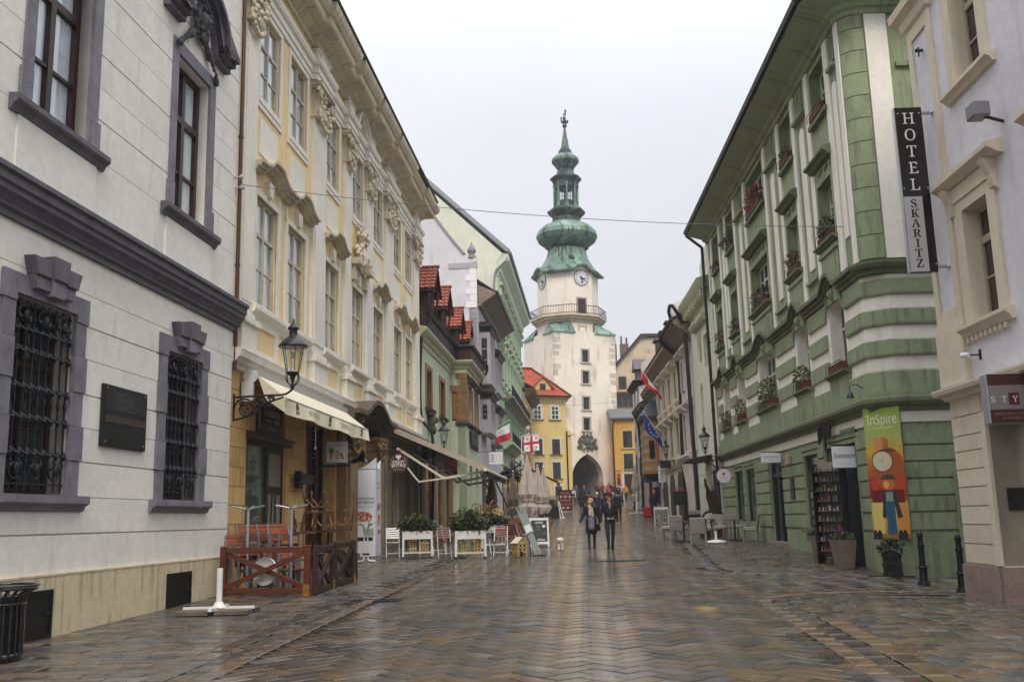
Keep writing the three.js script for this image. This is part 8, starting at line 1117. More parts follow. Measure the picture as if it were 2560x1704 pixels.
  const W = thing('spot_lamp', 'small black spot lamp over the shop banner', 'lamp', [Gp(1.0, .1)[0], 0, Gp(1.0, .1)[2]], GT); mk(W, 'shade', lathe([[.02, .1], [.06, .06], [.09, -.04], [.08, -.04]], 14).translate(0, 4.18, .3), signBlack); mk(W, 'arm', tube([[0, 4.35, 0], [0, 4.45, .15], [0, 4.4, .3], [0, 4.26, .3]], .012, 5, 14), signBlack); mk(W, 'bulb', ball(.05, 0, 4.13, .3), M('frosted bulb', 0));
  const I = thing('intercom_box', 'small cream alarm box beside the green shop door', 'alarm box', [Gp(8.6, 0)[0], 0, Gp(8.6, 0)[2]], GT); mk(I, 'box', mv(cbox(.22, .3, .14, .02), 0, 3.15, .08), M('cream plastic', 0xa99d7c, { rough: .5 })); mk(I, 'beacon', ball(.05, 0, 2.98, .1), M('amber plastic', 0x9a5a2a, { rough: .4 }));
}
{ // souvenir rack
  const q = Gp(2.95, .3), T = thing('souvenir_rack', 'tall black souvenir rack full of trinkets at the green shop door', 'display rack', [q[0], gy(q[0], q[2]) + .22, q[2]], GT + .95); T.scale.x = .78;
  mk(T, 'frame', [bx(-.75, -.7, -.2, 2.25, -.2, .2), bx(.7, .75, -.2, 2.25, -.2, .2), ], signBlack); mk(T, 'back_panel', bx(-.7, .7, -.05, 2.3, -.2, -.17), M('taupe back panel', 0x857a70, { rough: .6 })); const R = rng(55), cols = [0x6d5140, 0x9a968f, 0x55604f, 0x7a4a44, 0x535c68, 0x5d4b3c, 0x8c8062, 0x77736e, 0x8a7264];
  for (let s = 0; s < 9; s++) { const y = .08 + s * .245; mk(T, 'shelf', bx(-.7, .7, y, y + .018, -.17, .18), M('grey shelf', 0x3e3d3c, { rough: .5 })); for (let k = 0; k < 11; k++) { const x = -.62 + k * .122 + (R() - .5) * .03, h = .05 + R() * .1, c = cols[Math.floor(R() * (s > 5 ? 9 : 6) + (s > 2 && s < 6 ? 1 : 0)) % 9]; mk(T, 'souvenir', R() < .5 ? [bx(x - .035, x + .035, y + .018, y + .018 + h, .02, .11)] : [cyl(.035, .028, h, x, y + .018, .08, 8)], M('souvenir ' + c.toString(16), c, { rough: .45 })); } }
  const q2 = Gp(4.95, .3), S = thing('trinket_display', 'narrow hanging panel of small souvenirs beside the shop window', 'display rack', [q2[0], gy(q2[0], q2[2]) + .3, q2[2]], GT + .9); mk(S, 'board', bx(-.16, .16, 0, 2.0, -.03, 0), signBlack); for (let k = 0; k < 8; k++) for (let i = 0; i < 2; i++) { const c = cols[(k * 2 + i * 3) % 9]; mk(S, 'souvenir', bx(-.13 + i * .14, -.02 + i * .14, .1 + k * .235, .26 + k * .235, 0, .05), M('souvenir ' + c.toString(16), c, { rough: .45 })); }
}
{ // cafe furniture of the right side
  const wk = M('grey wicker', 0x8f8b84, { rough: .7, t: 'fabric', bump: 'fabric', bumpScale: .003 }), cu = M('pale cushion', 0xb3afa6, { rough: .9, t: 'fabric' });
  const proto = new THREE.Group(); mk(proto, 'seat', mv(cbox(.52, .07, .5, .02), 0, .42, 0), wk); mk(proto, 'cushion', mv(cbox(.46, .05, .44, .02), 0, .48, .01), cu); mk(proto, 'backrest', mv(rot(cbox(.52, .48, .05, .02), -.16), 0, .68, -.27), wk); for (const [x, z] of [[-.24, .22], [.24, .22], [-.24, -.22], [.24, -.22]]) mk(proto, 'leg', box(.045, .4, .045, x, .2, z), wk); for (const s of [-1, 1]) mk(proto, 'armrest', [box(.045, .22, .045, s * .24, .54, .22), box(.05, .035, .5, s * .24, .65, -.01)], wk);
  [[6.0, -36.3, 2.6, 'grey wicker armchair at the left end of the right cafe'], [5.75, -37.3, 1.2, 'grey wicker armchair behind the left cafe table'], [6.15, -33.3, 2.9, 'grey wicker armchair with its back to the viewer at the cafe front'], [7.5, -36.4, 0, 'grey wicker armchair facing the viewer beside the sculpture'], [8.15, -36.8, .2, 'grey wicker armchair against the shop window'], [8.2, -34.5, -1.9, 'grey wicker armchair side-on by the shop door']].forEach(([x, z, r, l]) => { const c = proto.clone(); c.name = numbered('wicker_armchair'); c.userData = { label: l, category: 'chair', group: 'grey wicker cafe armchairs' }; c.position.set(...on(x, z)); c.rotation.y = r; scene.add(c); });
  const tb = (x, z, l) => { const T = thing('square_cafe_table', l, 'table', on(x, z), .1, 'dark square cafe tables'); mk(T, 'table_top', mv(cbox(.68, .03, .68, .006), 0, .74, 0), M('dark table top', 0x4c4640, { rough: .4 })); mk(T, 'column', cyl(.035, .035, .72, 0, .02, 0, 10), signBlack); mk(T, 'foot', [box(.5, .03, .07, 0, .02, 0, 0, .78), box(.5, .031, .07, 0, .02, 0, 0, -.78)], signBlack); }; tb(5.95, -35.0, 'square cafe table between the two left armchairs'); tb(7.9, -35.6, 'square cafe table between the right armchairs'); tb(7.05, -36.6, 'square cafe table beside the rusty sculpture');
  const U = thing('round_stand', 'round white parasol base with a short tube in front of the sculpture', 'parasol base', on(6.88, -34.0)); mk(U, 'disc', lathe([[0, 0], [.32, 0], [.34, .04], [.32, .09], [.08, .13], [0, .13]], 26), whitePaint); mk(U, 'tube', cyl(.04, .04, .3, 0, .12, 0, 12), whitePaint);
  // rusty sheet-metal sculpture
  const S = thing('rusty_sculpture', 'rusty brown sheet metal figure sculpture on a block', 'sculpture', on(7.55, -38.2), .15); S.scale.setScalar(.9); const rust = M('dark rust', 0x351a12, { rough: .8, t: 'grimy' });
  mk(S, 'base_block', mv(cbox(.8, .3, .6, .01), 0, .15, 0), rust); mk(S, 'torso', extr(poly([[-.02, 1.05], [.2, 1.0], [.62, .92], [.42, 1.25], [.34, 1.7], [.3, 2.02], [.1, 1.98], [-.12, 2.0], [-.14, 1.7], [-.06, 1.4]]), .05, 0), rust); mk(S, 'arm', extr(poly([[-.1, 1.9], [.04, 2.0], [-.08, 2.22], [-.13, 2.5], [-.2, 2.52], [-.2, 2.2]]), .05, .06), rust); mk(S, 'tail', tube([[.05, 1.1, .03], [-.2, 1.05, .05], [-.36, .85, .05], [-.36, .5, .05], [-.2, .32, .05]], .055, 8, 24), rust); mk(S, 'leg', tube([[.3, 1.05, .02], [.42, .8, .02], [.36, .5, .02], [.24, .3, .02]], .035, 7, 16), rust); mk(S, 'leg', tube([[.12, 1.05, .02], [.2, .75, .04], [.1, .5, .04], [.02, .3, .04]], .035, 7, 16), rust); mk(S, 'spike', extr(poly([[.12, 2.0], [.2, 2.0], [.16, 2.4]]), .05, 0), M('green patina', 0x27402f, { rough: .8 }));
  parasol('closed beige parasol on a white cross foot on the right side', 8.75, -71, 3.6, .42, 0xb2a88f); const X = thing('parasol_cross_foot', 'white cross foot of the right parasol', 'parasol foot', on(8.75, -70.7), 0); mk(X, 'arm', box(1.3, .06, .1, 0, .06, 0), whitePaint); mk(X, 'arm', box(.1, .061, 1.1, 0, .06, 0), whitePaint); mk(X, 'tube', bar([-.1, .05, .2], [0, 1.6, 0], .05, 8), whitePaint);
  const A = thing('pavement_sign', 'white topped pavement sign with a printed grid on the right', 'sign', on(7.62, -51.5), -.1); mk(A, 'frame', [bx(-.38, -.33, 0, .82, -.03, .03), bx(.33, .38, 0, .82, -.03, .03), bx(-.38, .38, .8, .92, -.04, .04)], whitePaint); face(A, 'print', .68, .7, print(128, 128, (x) => { x.fillStyle = '#8b857d'; x.fillRect(0, 0, 128, 128); x.fillStyle = '#2c2a28'; for (let i = 0; i < 6; i++) { x.fillRect(8 + i * 20, 8, 8, 60); x.fillRect(8 + i * 20, 84, 12, 36); } }), 0, .42, .032);
  const D = thing('flower_tub', 'dark hanging flower tub with pink blooms by the arcade', 'planter', on(8.5, -51), 0); mk(D, 'tub', bx(-.3, .3, 1.0, 1.7, -.2, .2), signBlack); mk(D, 'plant', leaves(160, [0, 1.75, 0, .32, .14, .22], .1, 820), M('pink blooms', 0x8c4a62, { rough: .7, side: THREE.DoubleSide })); mk(D, 'stand', [bar([-.25, 0, 0], [-.25, 1, 0], .02), bar([.25, 0, 0], [.25, 1, 0], .02)], signBlack);
  const B = thing('barred_basket', 'black bin with pale slats against the arcade pier', 'bin', on(8.6, -47.5), 0); mk(B, 'body', cyl(.26, .3, .55, 0, .25, 0, 14), signBlack); for (let k = 0; k < 7; k++) mk(B, 'slat', box(.04, .2, .02, -.26 + k * .085, .72, .3), whitePaint);
  // clothes racks in front of the far shops
  for (const [x, z, l, s] of [[9.6, -66, 'rack of dark and white shirts outside a far shop', 1], [9.9, -63.5, 'brown leather bags hanging outside a far shop', 2]]) { const T = thing('clothes_rack', l, 'clothes rack', on(x, z), 1.2); mk(T, 'rail', [bar([-.6, 1.9, 0], [.6, 1.9, 0], .02), bar([-.6, 0, 0], [-.6, 1.9, 0], .02), bar([.6, 0, 0], [.6, 1.9, 0], .02)], signBlack); for (let k = 0; k < 6; k++) mk(T, 'garment', mv(rot(cbox(.06, s === 1 ? 1.1 : .8, .42, .02), 0, (k % 3 - 1) * .1, .03), -.5 + k * .2, s === 1 ? 1.3 : 1.4, 0), M('garment ' + s + k % 3, [[0x17181d, 0x9a9ca6, 0x20222a], [0x4a3a26, 0x5b4a30, 0x3a2f22]][s - 1][k % 3], { rough: .9 })); }
}
{ // flower boxes on the green building
  const terra = M('terracotta box', 0x5a2f24, { rough: .8, t: 'plaster' }); const red = M('red blooms', 0xa8252e, { rough: .6, side: THREE.DoubleSide }), pink = M('rose blooms', 0xb84a5c, { rough: .6, side: THREE.DoubleSide }), wht = M('white blooms', 0xb9b3bd, { rough: .6, side: THREE.DoubleSide });
  const box_ = (l, u, y, w, n, kind, ht = .16) => { const q = Gp(u, .0), T = thing('flower_box', l, 'flower box', [q[0], y, q[2]], GT, 'flower boxes on the green window sills'); mk(T, 'trough', [bx(-w / 2, w / 2, 0, .2, -.06, .16)], terra); if (n) mk(T, 'foliage', leaves(n, [0, .2 + ht * .8, .08, w * .5, ht, .16], .11, Math.round(u * 31 + y * 7)), kind === 'dark' ? leafD : kind === 'dry' ? leafO : leafM); if (kind === 'red' || kind === 'rose' || kind === 'white') mk(T, 'blooms', leaves(kind === 'rose' ? 320 : 45, [0, .3 + ht * .6, .14, w * .5, ht * (kind === 'rose' ? 1.4 : .8), .16], .09, Math.round(u * 37 + y)), kind === 'red' ? red : kind === 'rose' ? pink : wht); mk(T, 'rail', [bar([-w / 2 - .05, .22, .2], [w / 2 + .05, .22, .2], .01), bar([-w / 2 - .05, .02, .2], [-w / 2 - .05, .22, .2], .01), bar([w / 2 + .05, .02, .2], [w / 2 + .05, .22, .2], .01)], ironBlack); };
  box_('empty iron railed box on the top floor nearest the corner', 2.65, 11.84, 1.1, 0, ''); box_('small sprouting box on the top floor second from the corner', 6.15, 11.84, 1.1, 90, 'green', .12); box_('box overflowing with rose red flowers on the top floor', 10.7, 11.84, 2.3, 300, 'rose', .3); box_('grassy box on the top floor fourth from the corner', 15.4, 11.84, 1.1, 220, 'green', .26); box_('bare box on the top floor farthest from the corner', 18.65, 11.84, 1.1, 20, 'dark', .08);
  box_('dark green box on the middle floor nearest the corner', 2.78, 8.44, 1.2, 260, 'dark', .22); box_('box with a few red geraniums on the middle floor', 6.18, 8.44, 1.2, 160, 'red', .24); box_('wide mixed box on the middle floor double window', 10.8, 8.44, 2.4, 300, 'red', .24); box_('box of white flowers on the middle floor', 15.38, 8.44, 1.2, 120, 'white', .18); box_('box with a bright red geranium on the middle floor far end', 18.6, 8.44, 1.2, 120, 'red', .26);
  box_('plain brown box on the first floor nearest the corner', 2.82, 5.02, 1.15, 0, ''); box_('leafy box trailing over the first floor sill', 6.22, 5.02, 1.15, 240, 'dry', .24); box_('tall climbing plants on the first floor double window', 10.8, 5.02, 2.3, 460, 'dry', .42); box_('tall grassy box on the first floor fourth window', 15.3, 5.02, 1.15, 240, 'dry', .36); box_('bushy olive box on the first floor far window', 18.4, 5.02, 1.15, 260, 'dry', .26);
}
// ---------------------------------------------------------------- people and the dog: tapered bones joined by a smooth minimum and meshed
function netMesh(bones, cell, pad = .05, k = .035, noise = 0) { // bones: [a, b, ra, rb, colour, kk?]
  let lo = [1e9, 1e9, 1e9], hi = [-1e9, -1e9, -1e9]; for (const [a, b, r, s] of bones) for (let i = 0; i < 3; i++) { lo[i] = Math.min(lo[i], a[i] - r, b[i] - s); hi[i] = Math.max(hi[i], a[i] + r, b[i] + s); }
  lo = lo.map(v => v - pad); const n = hi.map((v, i) => Math.ceil((v + pad - lo[i]) / cell) + 1), [nx, ny, nz] = n;
  const B = bones.map(([a, b, r, s, c, kk]) => { const d = [b[0] - a[0], b[1] - a[1], b[2] - a[2]]; return { a, d, l: d[0] * d[0] + d[1] * d[1] + d[2] * d[2] || 1e-9, r, s, c, k: kk ?? k }; });
  const one = (b, x, y, z) => { const px = x - b.a[0], py = y - b.a[1], pz = z - b.a[2]; let t = (px * b.d[0] + py * b.d[1] + pz * b.d[2]) / b.l; t = t < 0 ? 0 : t > 1 ? 1 : t; const qx = px - b.d[0] * t, qy = py - b.d[1] * t, qz = pz - b.d[2] * t; return Math.sqrt(qx * qx + qy * qy + qz * qz) - (b.r + (b.s - b.r) * t); };
  const f = (x, y, z) => { let d = 1e3; for (const b of B) { const e = one(b, x, y, z), h = b.k - Math.abs(d - e); d = Math.min(d, e) - (h > 0 ? h * h / (4 * b.k) : 0); } return noise ? d + noise * (Math.sin(x * 61 + Math.sin(y * 47)) * Math.sin(y * 53 + z * 41) * Math.sin(z * 59 + x * 23)) : d; };
  const F = new Float32Array(nx * ny * nz), id = (i, j, q) => i + nx * (j + ny * q);
  for (let q = 0; q < nz; q++) for (let j = 0; j < ny; j++) for (let i = 0; i < nx; i++) F[id(i, j, q)] = f(lo[0] + i * cell, lo[1] + j * cell, lo[2] + q * cell);
  const vi = new Int32Array(nx * ny * nz).fill(-1), P = [], I = [];
  for (let q = 0; q < nz - 1; q++) for (let j = 0; j < ny - 1; j++) for (let i = 0; i < nx - 1; i++) {
    let m = 0, sx = 0, sy = 0, sz = 0, c = 0; const v = []; for (let e = 0; e < 8; e++) { v[e] = F[id(i + (e & 1), j + (e >> 1 & 1), q + (e >> 2))]; if (v[e] < 0) m |= 1 << e; } if (m === 0 || m === 255) continue;
    for (let e = 0; e < 8; e++) for (const bit of [1, 2, 4]) { const g = e | bit; if (g === e || (v[e] < 0) === (v[g] < 0)) continue; const t = v[e] / (v[e] - v[g]); sx += (e & 1) + (bit === 1 ? t : 0); sy += (e >> 1 & 1) + (bit === 2 ? t : 0); sz += (e >> 2) + (bit === 4 ? t : 0); c++; }
    vi[id(i, j, q)] = P.length / 3; P.push(lo[0] + (i + sx / c) * cell, lo[1] + (j + sy / c) * cell, lo[2] + (q + sz / c) * cell);
  }
  for (let q = 1; q < nz - 1; q++) for (let j = 1; j < ny - 1; j++) for (let i = 1; i < nx - 1; i++) { const s0 = F[id(i, j, q)] < 0; for (const [ax, bx_, cx] of [[[1, 0, 0], [0, 1, 0], [0, 0, 1]], [[0, 1, 0], [0, 0, 1], [1, 0, 0]], [[0, 0, 1], [1, 0, 0], [0, 1, 0]]]) { if (s0 === F[id(i + ax[0], j + ax[1], q + ax[2])] < 0) continue; const V_ = (a, b) => vi[id(i - a * bx_[0] - b * cx[0], j - a * bx_[1] - b * cx[1], q - a * bx_[2] - b * cx[2])]; const a = V_(0, 0), b = V_(1, 0), c = V_(1, 1), d = V_(0, 1); if (a < 0 || b < 0 || c < 0 || d < 0) continue; s0 ? I.push(a, b, c, a, c, d) : I.push(a, c, b, a, d, c); } }
  const C = [], col = new THREE.Color(); for (let p = 0; p < P.length; p += 3) { let best = 1e9, w = 0; for (const b of B) { const e = one(b, P[p], P[p + 1], P[p + 2]); if (e < best) { best = e; w = b.c; } } col.set(w); C.push(col.r, col.g, col.b); }
  const g = new THREE.BufferGeometry(); g.setAttribute('position', new THREE.Float32BufferAttribute(P, 3)); g.setAttribute('color', new THREE.Float32BufferAttribute(C, 3)); g.setIndex(I); g.computeVertexNormals(); return g;
}
const bodyM = new THREE.MeshStandardMaterial({ vertexColors: true, roughness: .85, name: 'clothes and skin' });
const add3 = (a, b) => [a[0] + b[0], a[1] + b[1], a[2] + b[2]];
function headBones(c, o, s = 1) { // c: centre of the skull; o: {skin, hair, look:[yaw, tilt], long, cap}
  const { skin, hair, look = [0, 0], long = 0, cap } = o, R = new THREE.Euler(look[1], look[0], 0, 'YXZ'), q = (x, y, z) => { const v = V(x * s, y * s, z * s).applyEuler(R); return [c[0] + v.x, c[1] + v.y, c[2] + v.z]; };
  const L = [[q(0, .035, -.01), q(0, .03, -.02), .094 * s, .094 * s, skin], [q(0, -.06, .03), q(0, -.085, .05), .062 * s, .048 * s, skin], [q(0, .0, .085), q(0, -.02, .108), .012 * s, .017 * s, skin, .012], [q(.088, -.01, -.01), q(.09, .02, -.015), .018 * s, .016 * s, skin, .01], [q(-.088, -.01, -.01), q(-.09, .02, -.015), .018 * s, .016 * s, skin, .01], [q(-.034, .012, .081), q(-.03, .012, .082), .011 * s, .011 * s, 0x241a16, .004], [q(.034, .012, .081), q(.03, .012, .082), .011 * s, .011 * s, 0x241a16, .004], [q(-.02, -.058, .083), q(.02, -.058, .083), .008 * s, .008 * s, 0x7a3f38, .004]];
  L.push([q(0, .055, -.035), q(0, .07, -.02), .1 * s, .094 * s, hair, .02], [q(0, .0, -.06), q(0, .04, -.04), .085 * s, .09 * s, hair, .02]); if (long) L.push([q(-.07, .0, -.04), q(-.09, -.16 * long, -.03), .05 * s, .06 * s, hair], [q(.07, .0, -.04), q(.09, -.16 * long, -.03), .05 * s, .06 * s, hair], [q(0, 0, -.08), q(0, -.2 * long, -.09), .08 * s, .08 * s, hair]);
  if (cap) L.push([q(0, .085, -.02), q(0, .09, 0), .104 * s, .098 * s, cap, .015], [q(-.05, .065, .09), q(.05, .065, .09), .018 * s, .018 * s, cap, .02], [q(-.03, .055, .13), q(.03, .055, .13), .014 * s, .014 * s, cap, .02]); return L;
}
function handBones(w, dir, side, skin, curl = .5) { // wrist, direction of the hand, thumb side vector
  const d = V(...dir).normalize(), t = V(...side).normalize(), n = d.clone().cross(t), P = (a, b, c) => { const v = d.clone().multiplyScalar(a).addScaledVector(t, b).addScaledVector(n, c); return [w[0] + v.x, w[1] + v.y, w[2] + v.z]; };
  const L = [[P(0, 0, 0), P(.05, .012, 0), .026, .024, skin], [P(.02, -.012, 0), P(.075, -.018, 0), .024, .02, skin], [P(.03, .015, 0), P(.075, .02, 0), .022, .019, skin]];
  [[.026, .042], [.009, .048], [-.009, .044], [-.026, .034]].forEach(([b, l]) => { const k = P(.085, b, 0), m = P(.085 + l * .7, b, l * curl * .6), e = P(.085 + l * (1.1 - curl * .5), b, l * curl * 1.5); L.push([k, m, .0095, .009, skin, .004], [m, e, .009, .0075, skin, .004]); }); L.push([P(.025, .028, .004), P(.055, .05, .012), .012, .0105, skin, .01], [P(.055, .05, .012), P(.085, .048, .022), .0105, .008, skin, .006]); return L;
}
function figure(label, x, z, turn, h, o) {
  const s = h / 1.75, { coat, pants, skin = 0xa87a62, hair = 0x2b201a, shoe = 0x16141a, stride = .2, len = .92, arms = [[.05, -.25], [-.05, .25]], far = true, wide = 1, extra = [], look, long, cap, hands, dress } = o;
  const q = (a, b, c) => [a * s, b * s, c * s], st = stride; const bulk = .115 * wide, B = [];
  const hip = [[-.09, .92, 0], [.09, .92, 0]], knee = [[-.1, .5, st * .45 + .04], [.1, .5, -st * .3 + .03]], ank = [[-.095, .09, st * .9], [.095, .1, -st * 1.1]];
  for (let i = 0; i < 2; i++) { B.push([q(...hip[i]), q(...knee[i]), .088 * s * (dress ? .85 : 1), .062 * s * (dress ? .85 : 1), pants], [q(...knee[i]), q(...ank[i]), .06 * s * (dress ? .85 : 1), .045 * s * (dress ? .9 : 1), pants], [q(ank[i][0], ank[i][1] - .05, ank[i][2] - .03), q(ank[i][0] * 1.05, .035, ank[i][2] + .13), .046 * s, .034 * s, shoe]); }
  B.push([q(0, .98, 0), q(0, 1.12, .0), .13 * s, .125 * s, coat], [q(-.055, 1.15, 0), q(-.08, 1.34, -.01), bulk * s, bulk * s, coat], [q(.055, 1.15, 0), q(.08, 1.34, -.01), bulk * s, bulk * s, coat], [q(-.15, 1.41, -.01), q(.15, 1.41, -.01), .07 * s, .07 * s, coat], [q(0, 1.42, -.01), q(0, 1.52, .0), .06 * s, .055 * s, skin]);
  if (len < .9) for (const k of [-1, 1]) B.push([q(k * .06, .98, 0), q(k * .085, len, .0), .12 * s, .115 * s, coat], [q(k * .05, .98, -.03), q(k * .06, len, -.05), .11 * s, .1 * s, coat]);
  const hd = []; for (let i = 0; i < 2; i++) { const k = i ? 1 : -1, [ox, oz] = arms[i], el = [k * (.235 + Math.abs(ox) * .3), 1.14, oz * .35 - .02], wr = arms[i][2] || [k * (.25 + ox * k), .9, oz * .8 + .05]; B.push([q(k * .185, 1.4, -.01), q(...el), .062 * s, .05 * s, coat], [q(...el), q(...wr), .05 * s, .036 * s, coat]); const dir = [wr[0] - el[0], wr[1] - el[1], wr[2] - el[2]]; if (far) { const L = Math.hypot(...dir); B.push([q(...wr), q(wr[0] + dir[0] / L * .11, wr[1] + dir[1] / L * .11, wr[2] + dir[2] / L * .11), .03 * s, .022 * s, skin]); } else hd.push(handBones(q(...wr), dir, [-k * .3, 0, 1], skin, .7)); }
  for (const [a, b, r, t, c, kk] of extra) B.push([q(...a), q(...b), r * s, t * s, c, kk]);
  const hb = headBones(q(0, 1.63, .02), { skin, hair, look, long, cap }, s);
  const T = thing('person', label, 'person', on(x, z), turn, o.group);
  const geos = far ? [netMesh([...B, ...hb.filter((b, i) => i < 2 || i > 7)], .028)] : [netMesh([...B, [q(0, 1.5, 0), q(0, 1.57, .02), .055 * s, .055 * s, skin]], .014), netMesh(hb, .006, .03, .02), ...hd.map(b => netMesh(b, .0045, .02, .012))];
  let low = 1e9; for (const g of geos) { g.computeBoundingBox(); low = Math.min(low, g.boundingBox.min.y); } for (const g of geos) g.translate(0, -low, 0);
  mk(T, 'body', geos, bodyM); return T;
}
{
  const W = figure('woman in a dark open coat and pale scarf looking up, walking a small dog', 2.46, -32.35, .0, 1.68, { coat: 0x14161d, pants: 0x0f1015, skin: 0xb98a70, hair: 0x3a2318, shoe: 0x101014, stride: .1, len: .62, dress: 1, far: false, look: [-.55, -.5], long: 1.0, arms: [[.1, .1, [-.4, .9, .1]], [.1, .0, [.3, .86, .06]]],
    extra: [[[0, 1.3, .075], [0, .74, .1], .085, .105, 0x6d6c73, .02], [[-.075, 1.44, .05], [-.085, .7, .13], .022, .022, 0x3a4d80, .015], [[.075, 1.44, .05], [.085, .7, .13], .022, .022, 0x3a4d80, .015], [[-.06, 1.47, .05], [.05, 1.44, .07], .06, .06, 0xb49a86, .02], [[-.03, 1.42, .12], [-.05, 1.16, .16], .04, .045, 0xb49a86, .02], [[.03, 1.42, .12], [.06, 1.12, .16], .035, .04, 0xa88f7c, .02], [[-.13, 1.46, -.04], [.13, 1.46, -.04], .06, .06, 0x2c3f74, .02]] });
  const Mn = figure('man in a dark cap and black jacket holding the hand of the woman', 3.05, -32.1, .12, 1.8, { coat: 0x121211, pants: 0x15171f, skin: 0xa77a64, hair: 0x2a2320, cap: 0x1b1d1f, stride: .16, len: .9, far: false, wide: 1.12, look: [.5, .18], arms: [[.1, .0, [-.3, .84, .08]], [.0, -.1, [.27, .86, -.04]]], extra: [[[0, 1.42, .1], [0, 1.3, .115], .03, .018, 0x8a847c, .01], [[-.07, .96, .1], [.07, .96, .1], .03, .03, 0x9a9895, .01]] });
  const bag = thing('shoulder_bag', 'small black shoulder bag at the hip of the woman', 'bag', [2.66, gy(2.6, -32.3) + .72, -32.24], .3); mk(bag, 'pouch', cbox(.2, .22, .07, .02), ironBlack); mk(bag, 'strap', tube([[.06, .1, 0], [.05, .4, .02], [-.15, .7, -.05]], .008, 5, 14), ironBlack);
  const D = thing('dog', 'small fluffy white dog on a red leash', 'dog', on(1.43, -32.4), -.1); const w = 0xe2dad0, w2 = 0xcdc2b6; const b = [[[0, .24, .06], [0, .23, -.14], .085, .085, w], [[0, .22, .1], [0, .27, .14], .075, .06, w], [[0, .34, .15], [0, .35, .17], .075, .07, w], [[0, .32, .22], [0, .315, .245], .038, .032, w], [[0, .335, .272], [0, .335, .274], .014, .014, 0x1a1614, .005], [[-.03, .365, .225], [-.03, .365, .226], .011, .011, 0x1a1614, .005], [[.03, .365, .225], [.03, .365, .226], .011, .011, 0x1a1614, .005], [[-.07, .38, .14], [-.09, .31, .15], .03, .026, w2], [[.07, .38, .14], [.09, .31, .15], .03, .026, w2], [[0, .27, -.2], [.02, .38, -.24], .035, .03, w]]; for (const [x, z, f] of [[-.05, .1, .03], [.05, .08, -.02]]) b.push([[x, .2, z], [x, .11, z + f * .5], .036, .03, w], [[x, .11, z + f * .5], [x, .03, z + f], .028, .03, w]); for (const [x, z, f] of [[-.055, -.13, -.02], [.055, -.13, .03]]) b.push([[x, .21, z], [x, .13, z + .04], .045, .034, w], [[x, .13, z + .04], [x, .085, z - .02 + f], .03, .026, w], [[x, .085, z - .02 + f], [x, .03, z + f], .026, .03, w]); mk(D, 'body', netMesh(b, .0085, .03, .03, .007), bodyM); mk(D, 'harness', new THREE.TorusGeometry(.082, .01, 6, 20).rotateX(.5).translate(0, .25, .1), M('red webbing', 0x8c3038, { rough: .7 }));
  mk(scene, 'dog_leash', tube([[2.07, gy(2, -32.3) + .8, -32.22], [2.0, gy(2, -32.3) + .6, -32.24], [1.85, gy(2, -32.3) + .33, -32.28], [1.65, gy(2, -32.3) + .22, -32.3], [1.45, gy(2, -32.3) + .27, -32.3]], .006, 5, 30), M('red webbing', 0), { label: 'thin red leash hanging between the woman and the dog', category: 'leash' });
  const F = (l, x, z, t, h, coat, pants, o = {}) => figure(l, x, z, t, h, { coat, pants, group: 'people strolling towards the gate', stride: .12 + (Math.abs(x * 7) % 1) * .16, ...o });
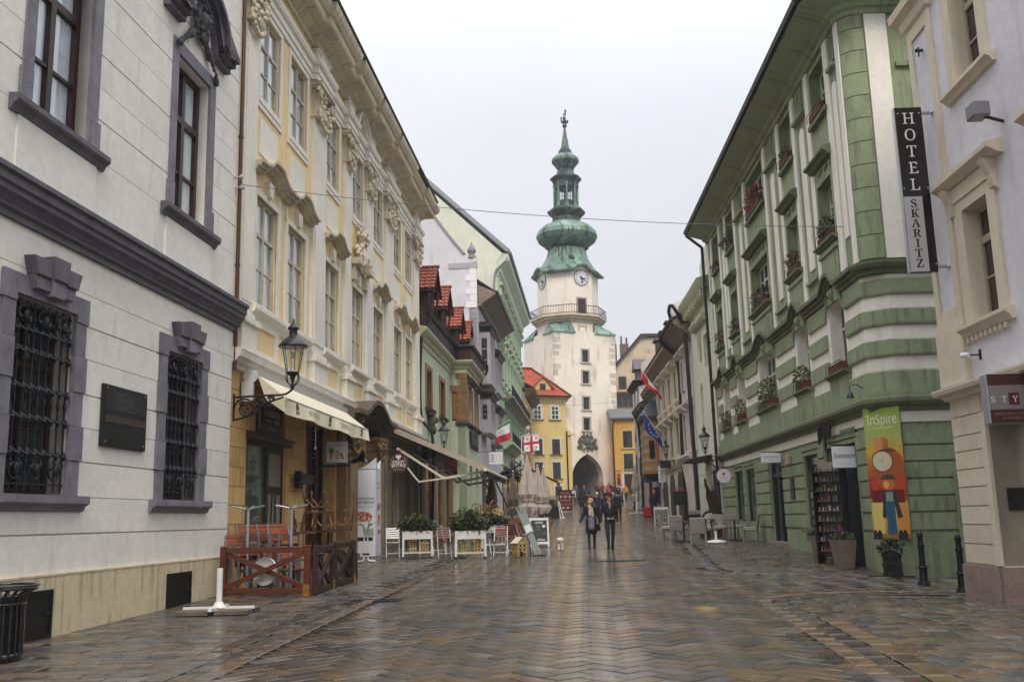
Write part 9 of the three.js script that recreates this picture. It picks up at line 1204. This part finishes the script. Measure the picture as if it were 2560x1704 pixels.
  F('walker in a white and navy jacket coming down the street', 5.28, -90.2, 0, 1.74, 0x9fa3ad, 0x5b5145, { extra: [[[-.1, 1.1, .08], [.1, 1.1, .08], .1, .1, 0x1f2740, .02]] }); F('walker in grey behind the white and navy jacket', 6.25, -101, 0, 1.75, 0x3d3f44, 0x222226); F('walker in dark blue inside the gate arch', 6.95, -99.2, 0, 1.75, 0x1b2236, 0x1b1d24); F('woman in a black coat and tights walking away', 4.76, -70.7, PI, 1.66, 0x141417, 0x101014, { len: .72, dress: 1, long: .6 }); F('walker in dark grey beside the woman in black', 5.1, -68, PI, 1.7, 0x25262b, 0x1a1b20); F('blond walker in a navy quilted coat seen from behind', 5.11, -61.5, PI, 1.68, 0x191f31, 0x15161c, { hair: 0xc2ab84, len: .8 }); F('long haired walker in a dark coat behind the man', 5.3, -57.7, PI, 1.68, 0x1d1c20, 0x16161b, { hair: 0x3c2a20, long: 1 }); F('broad man in a navy jacket walking away behind the couple', 5.93, -56.6, PI, 1.8, 0x151b2d, 0x14151b, { wide: 1.15, cap: 0x161a26 }); F('fair haired walker just left of the navy jacket', 6.3, -63.2, PI, 1.6, 0x23242a, 0x17181d, { hair: 0xb08a5c }); F('tall walker in a red jacket by the gate', 9.31, -104.2, .3, 1.78, 0x7d1b20, 0x17181d); F('shorter walker in an orange red coat by the gate', 9.6, -101.2, 0, 1.6, 0xa3281f, 0x2a1c1e, { len: .75 }); F('tall walker in black left of the yellow house', 10.05, -104.7, .2, 1.8, 0x16161a, 0x131318); F('walker in black with folded arms near the gate', 10.3, -102.9, -.2, 1.75, 0x1a1a1e, 0x15151a); F('walker in a black and white top near the gate', 10.6, -100.9, 0, 1.7, 0x222228, 0x15151a, { extra: [[[0, 1.25, .1], [0, 1.1, .1], .06, .06, 0x9a9aa0, .01]] }); F('walker in a pale pink jacket near the gate', 11.05, -102, 0, 1.7, 0x9d8583, 0x3a2028); F('walker in a bright orange jacket near the yellow house', 11.35, -100.6, .1, 1.65, 0xb46a12, 0x15151a); F('child in a purple jacket by the yellow gate house', 3.26, -107.5, 0, 1.5, 0x3c2a5e, 0x1b1b22); F('man in black pulling a red suitcase on the right', 8.62, -61, 0, 1.78, 0x131317, 0x121216, { hair: 0x6b4a3a }); F('person bending over by the right parasol', 9.8, -81, .6, 1.5, 0x6d727a, 0x1d2230); F('walker in dark red inside the right of the arch', 8.8, -105.2, 0, 1.72, 0x4a1d20, 0x17171c); F('walker in navy in front of the arch', 8.66, -101.2, .2, 1.7, 0x1b2133, 0x17181d);
  const S = thing('suitcase', 'bright red suitcase pulled by the man in black', 'suitcase', on(8.2, -61.2), .3); mk(S, 'shell', mv(rot(cbox(.42, .62, .26, .04), -.25), 0, .38, 0), M('red suitcase shell', 0x9c1626, { rough: .35 })); mk(S, 'handle', bar([.0, .66, -.1], [.28, 1.0, -.2], .012), signBlack); for (const x of [-.15, .15]) mk(S, 'wheel', rot(cyl(.05, .05, .04, 0, -.02, 0, 12), 0, 0, PI / 2).translate(x, .05, .08), ironBlack);
}
renderer.render(scene, camera);
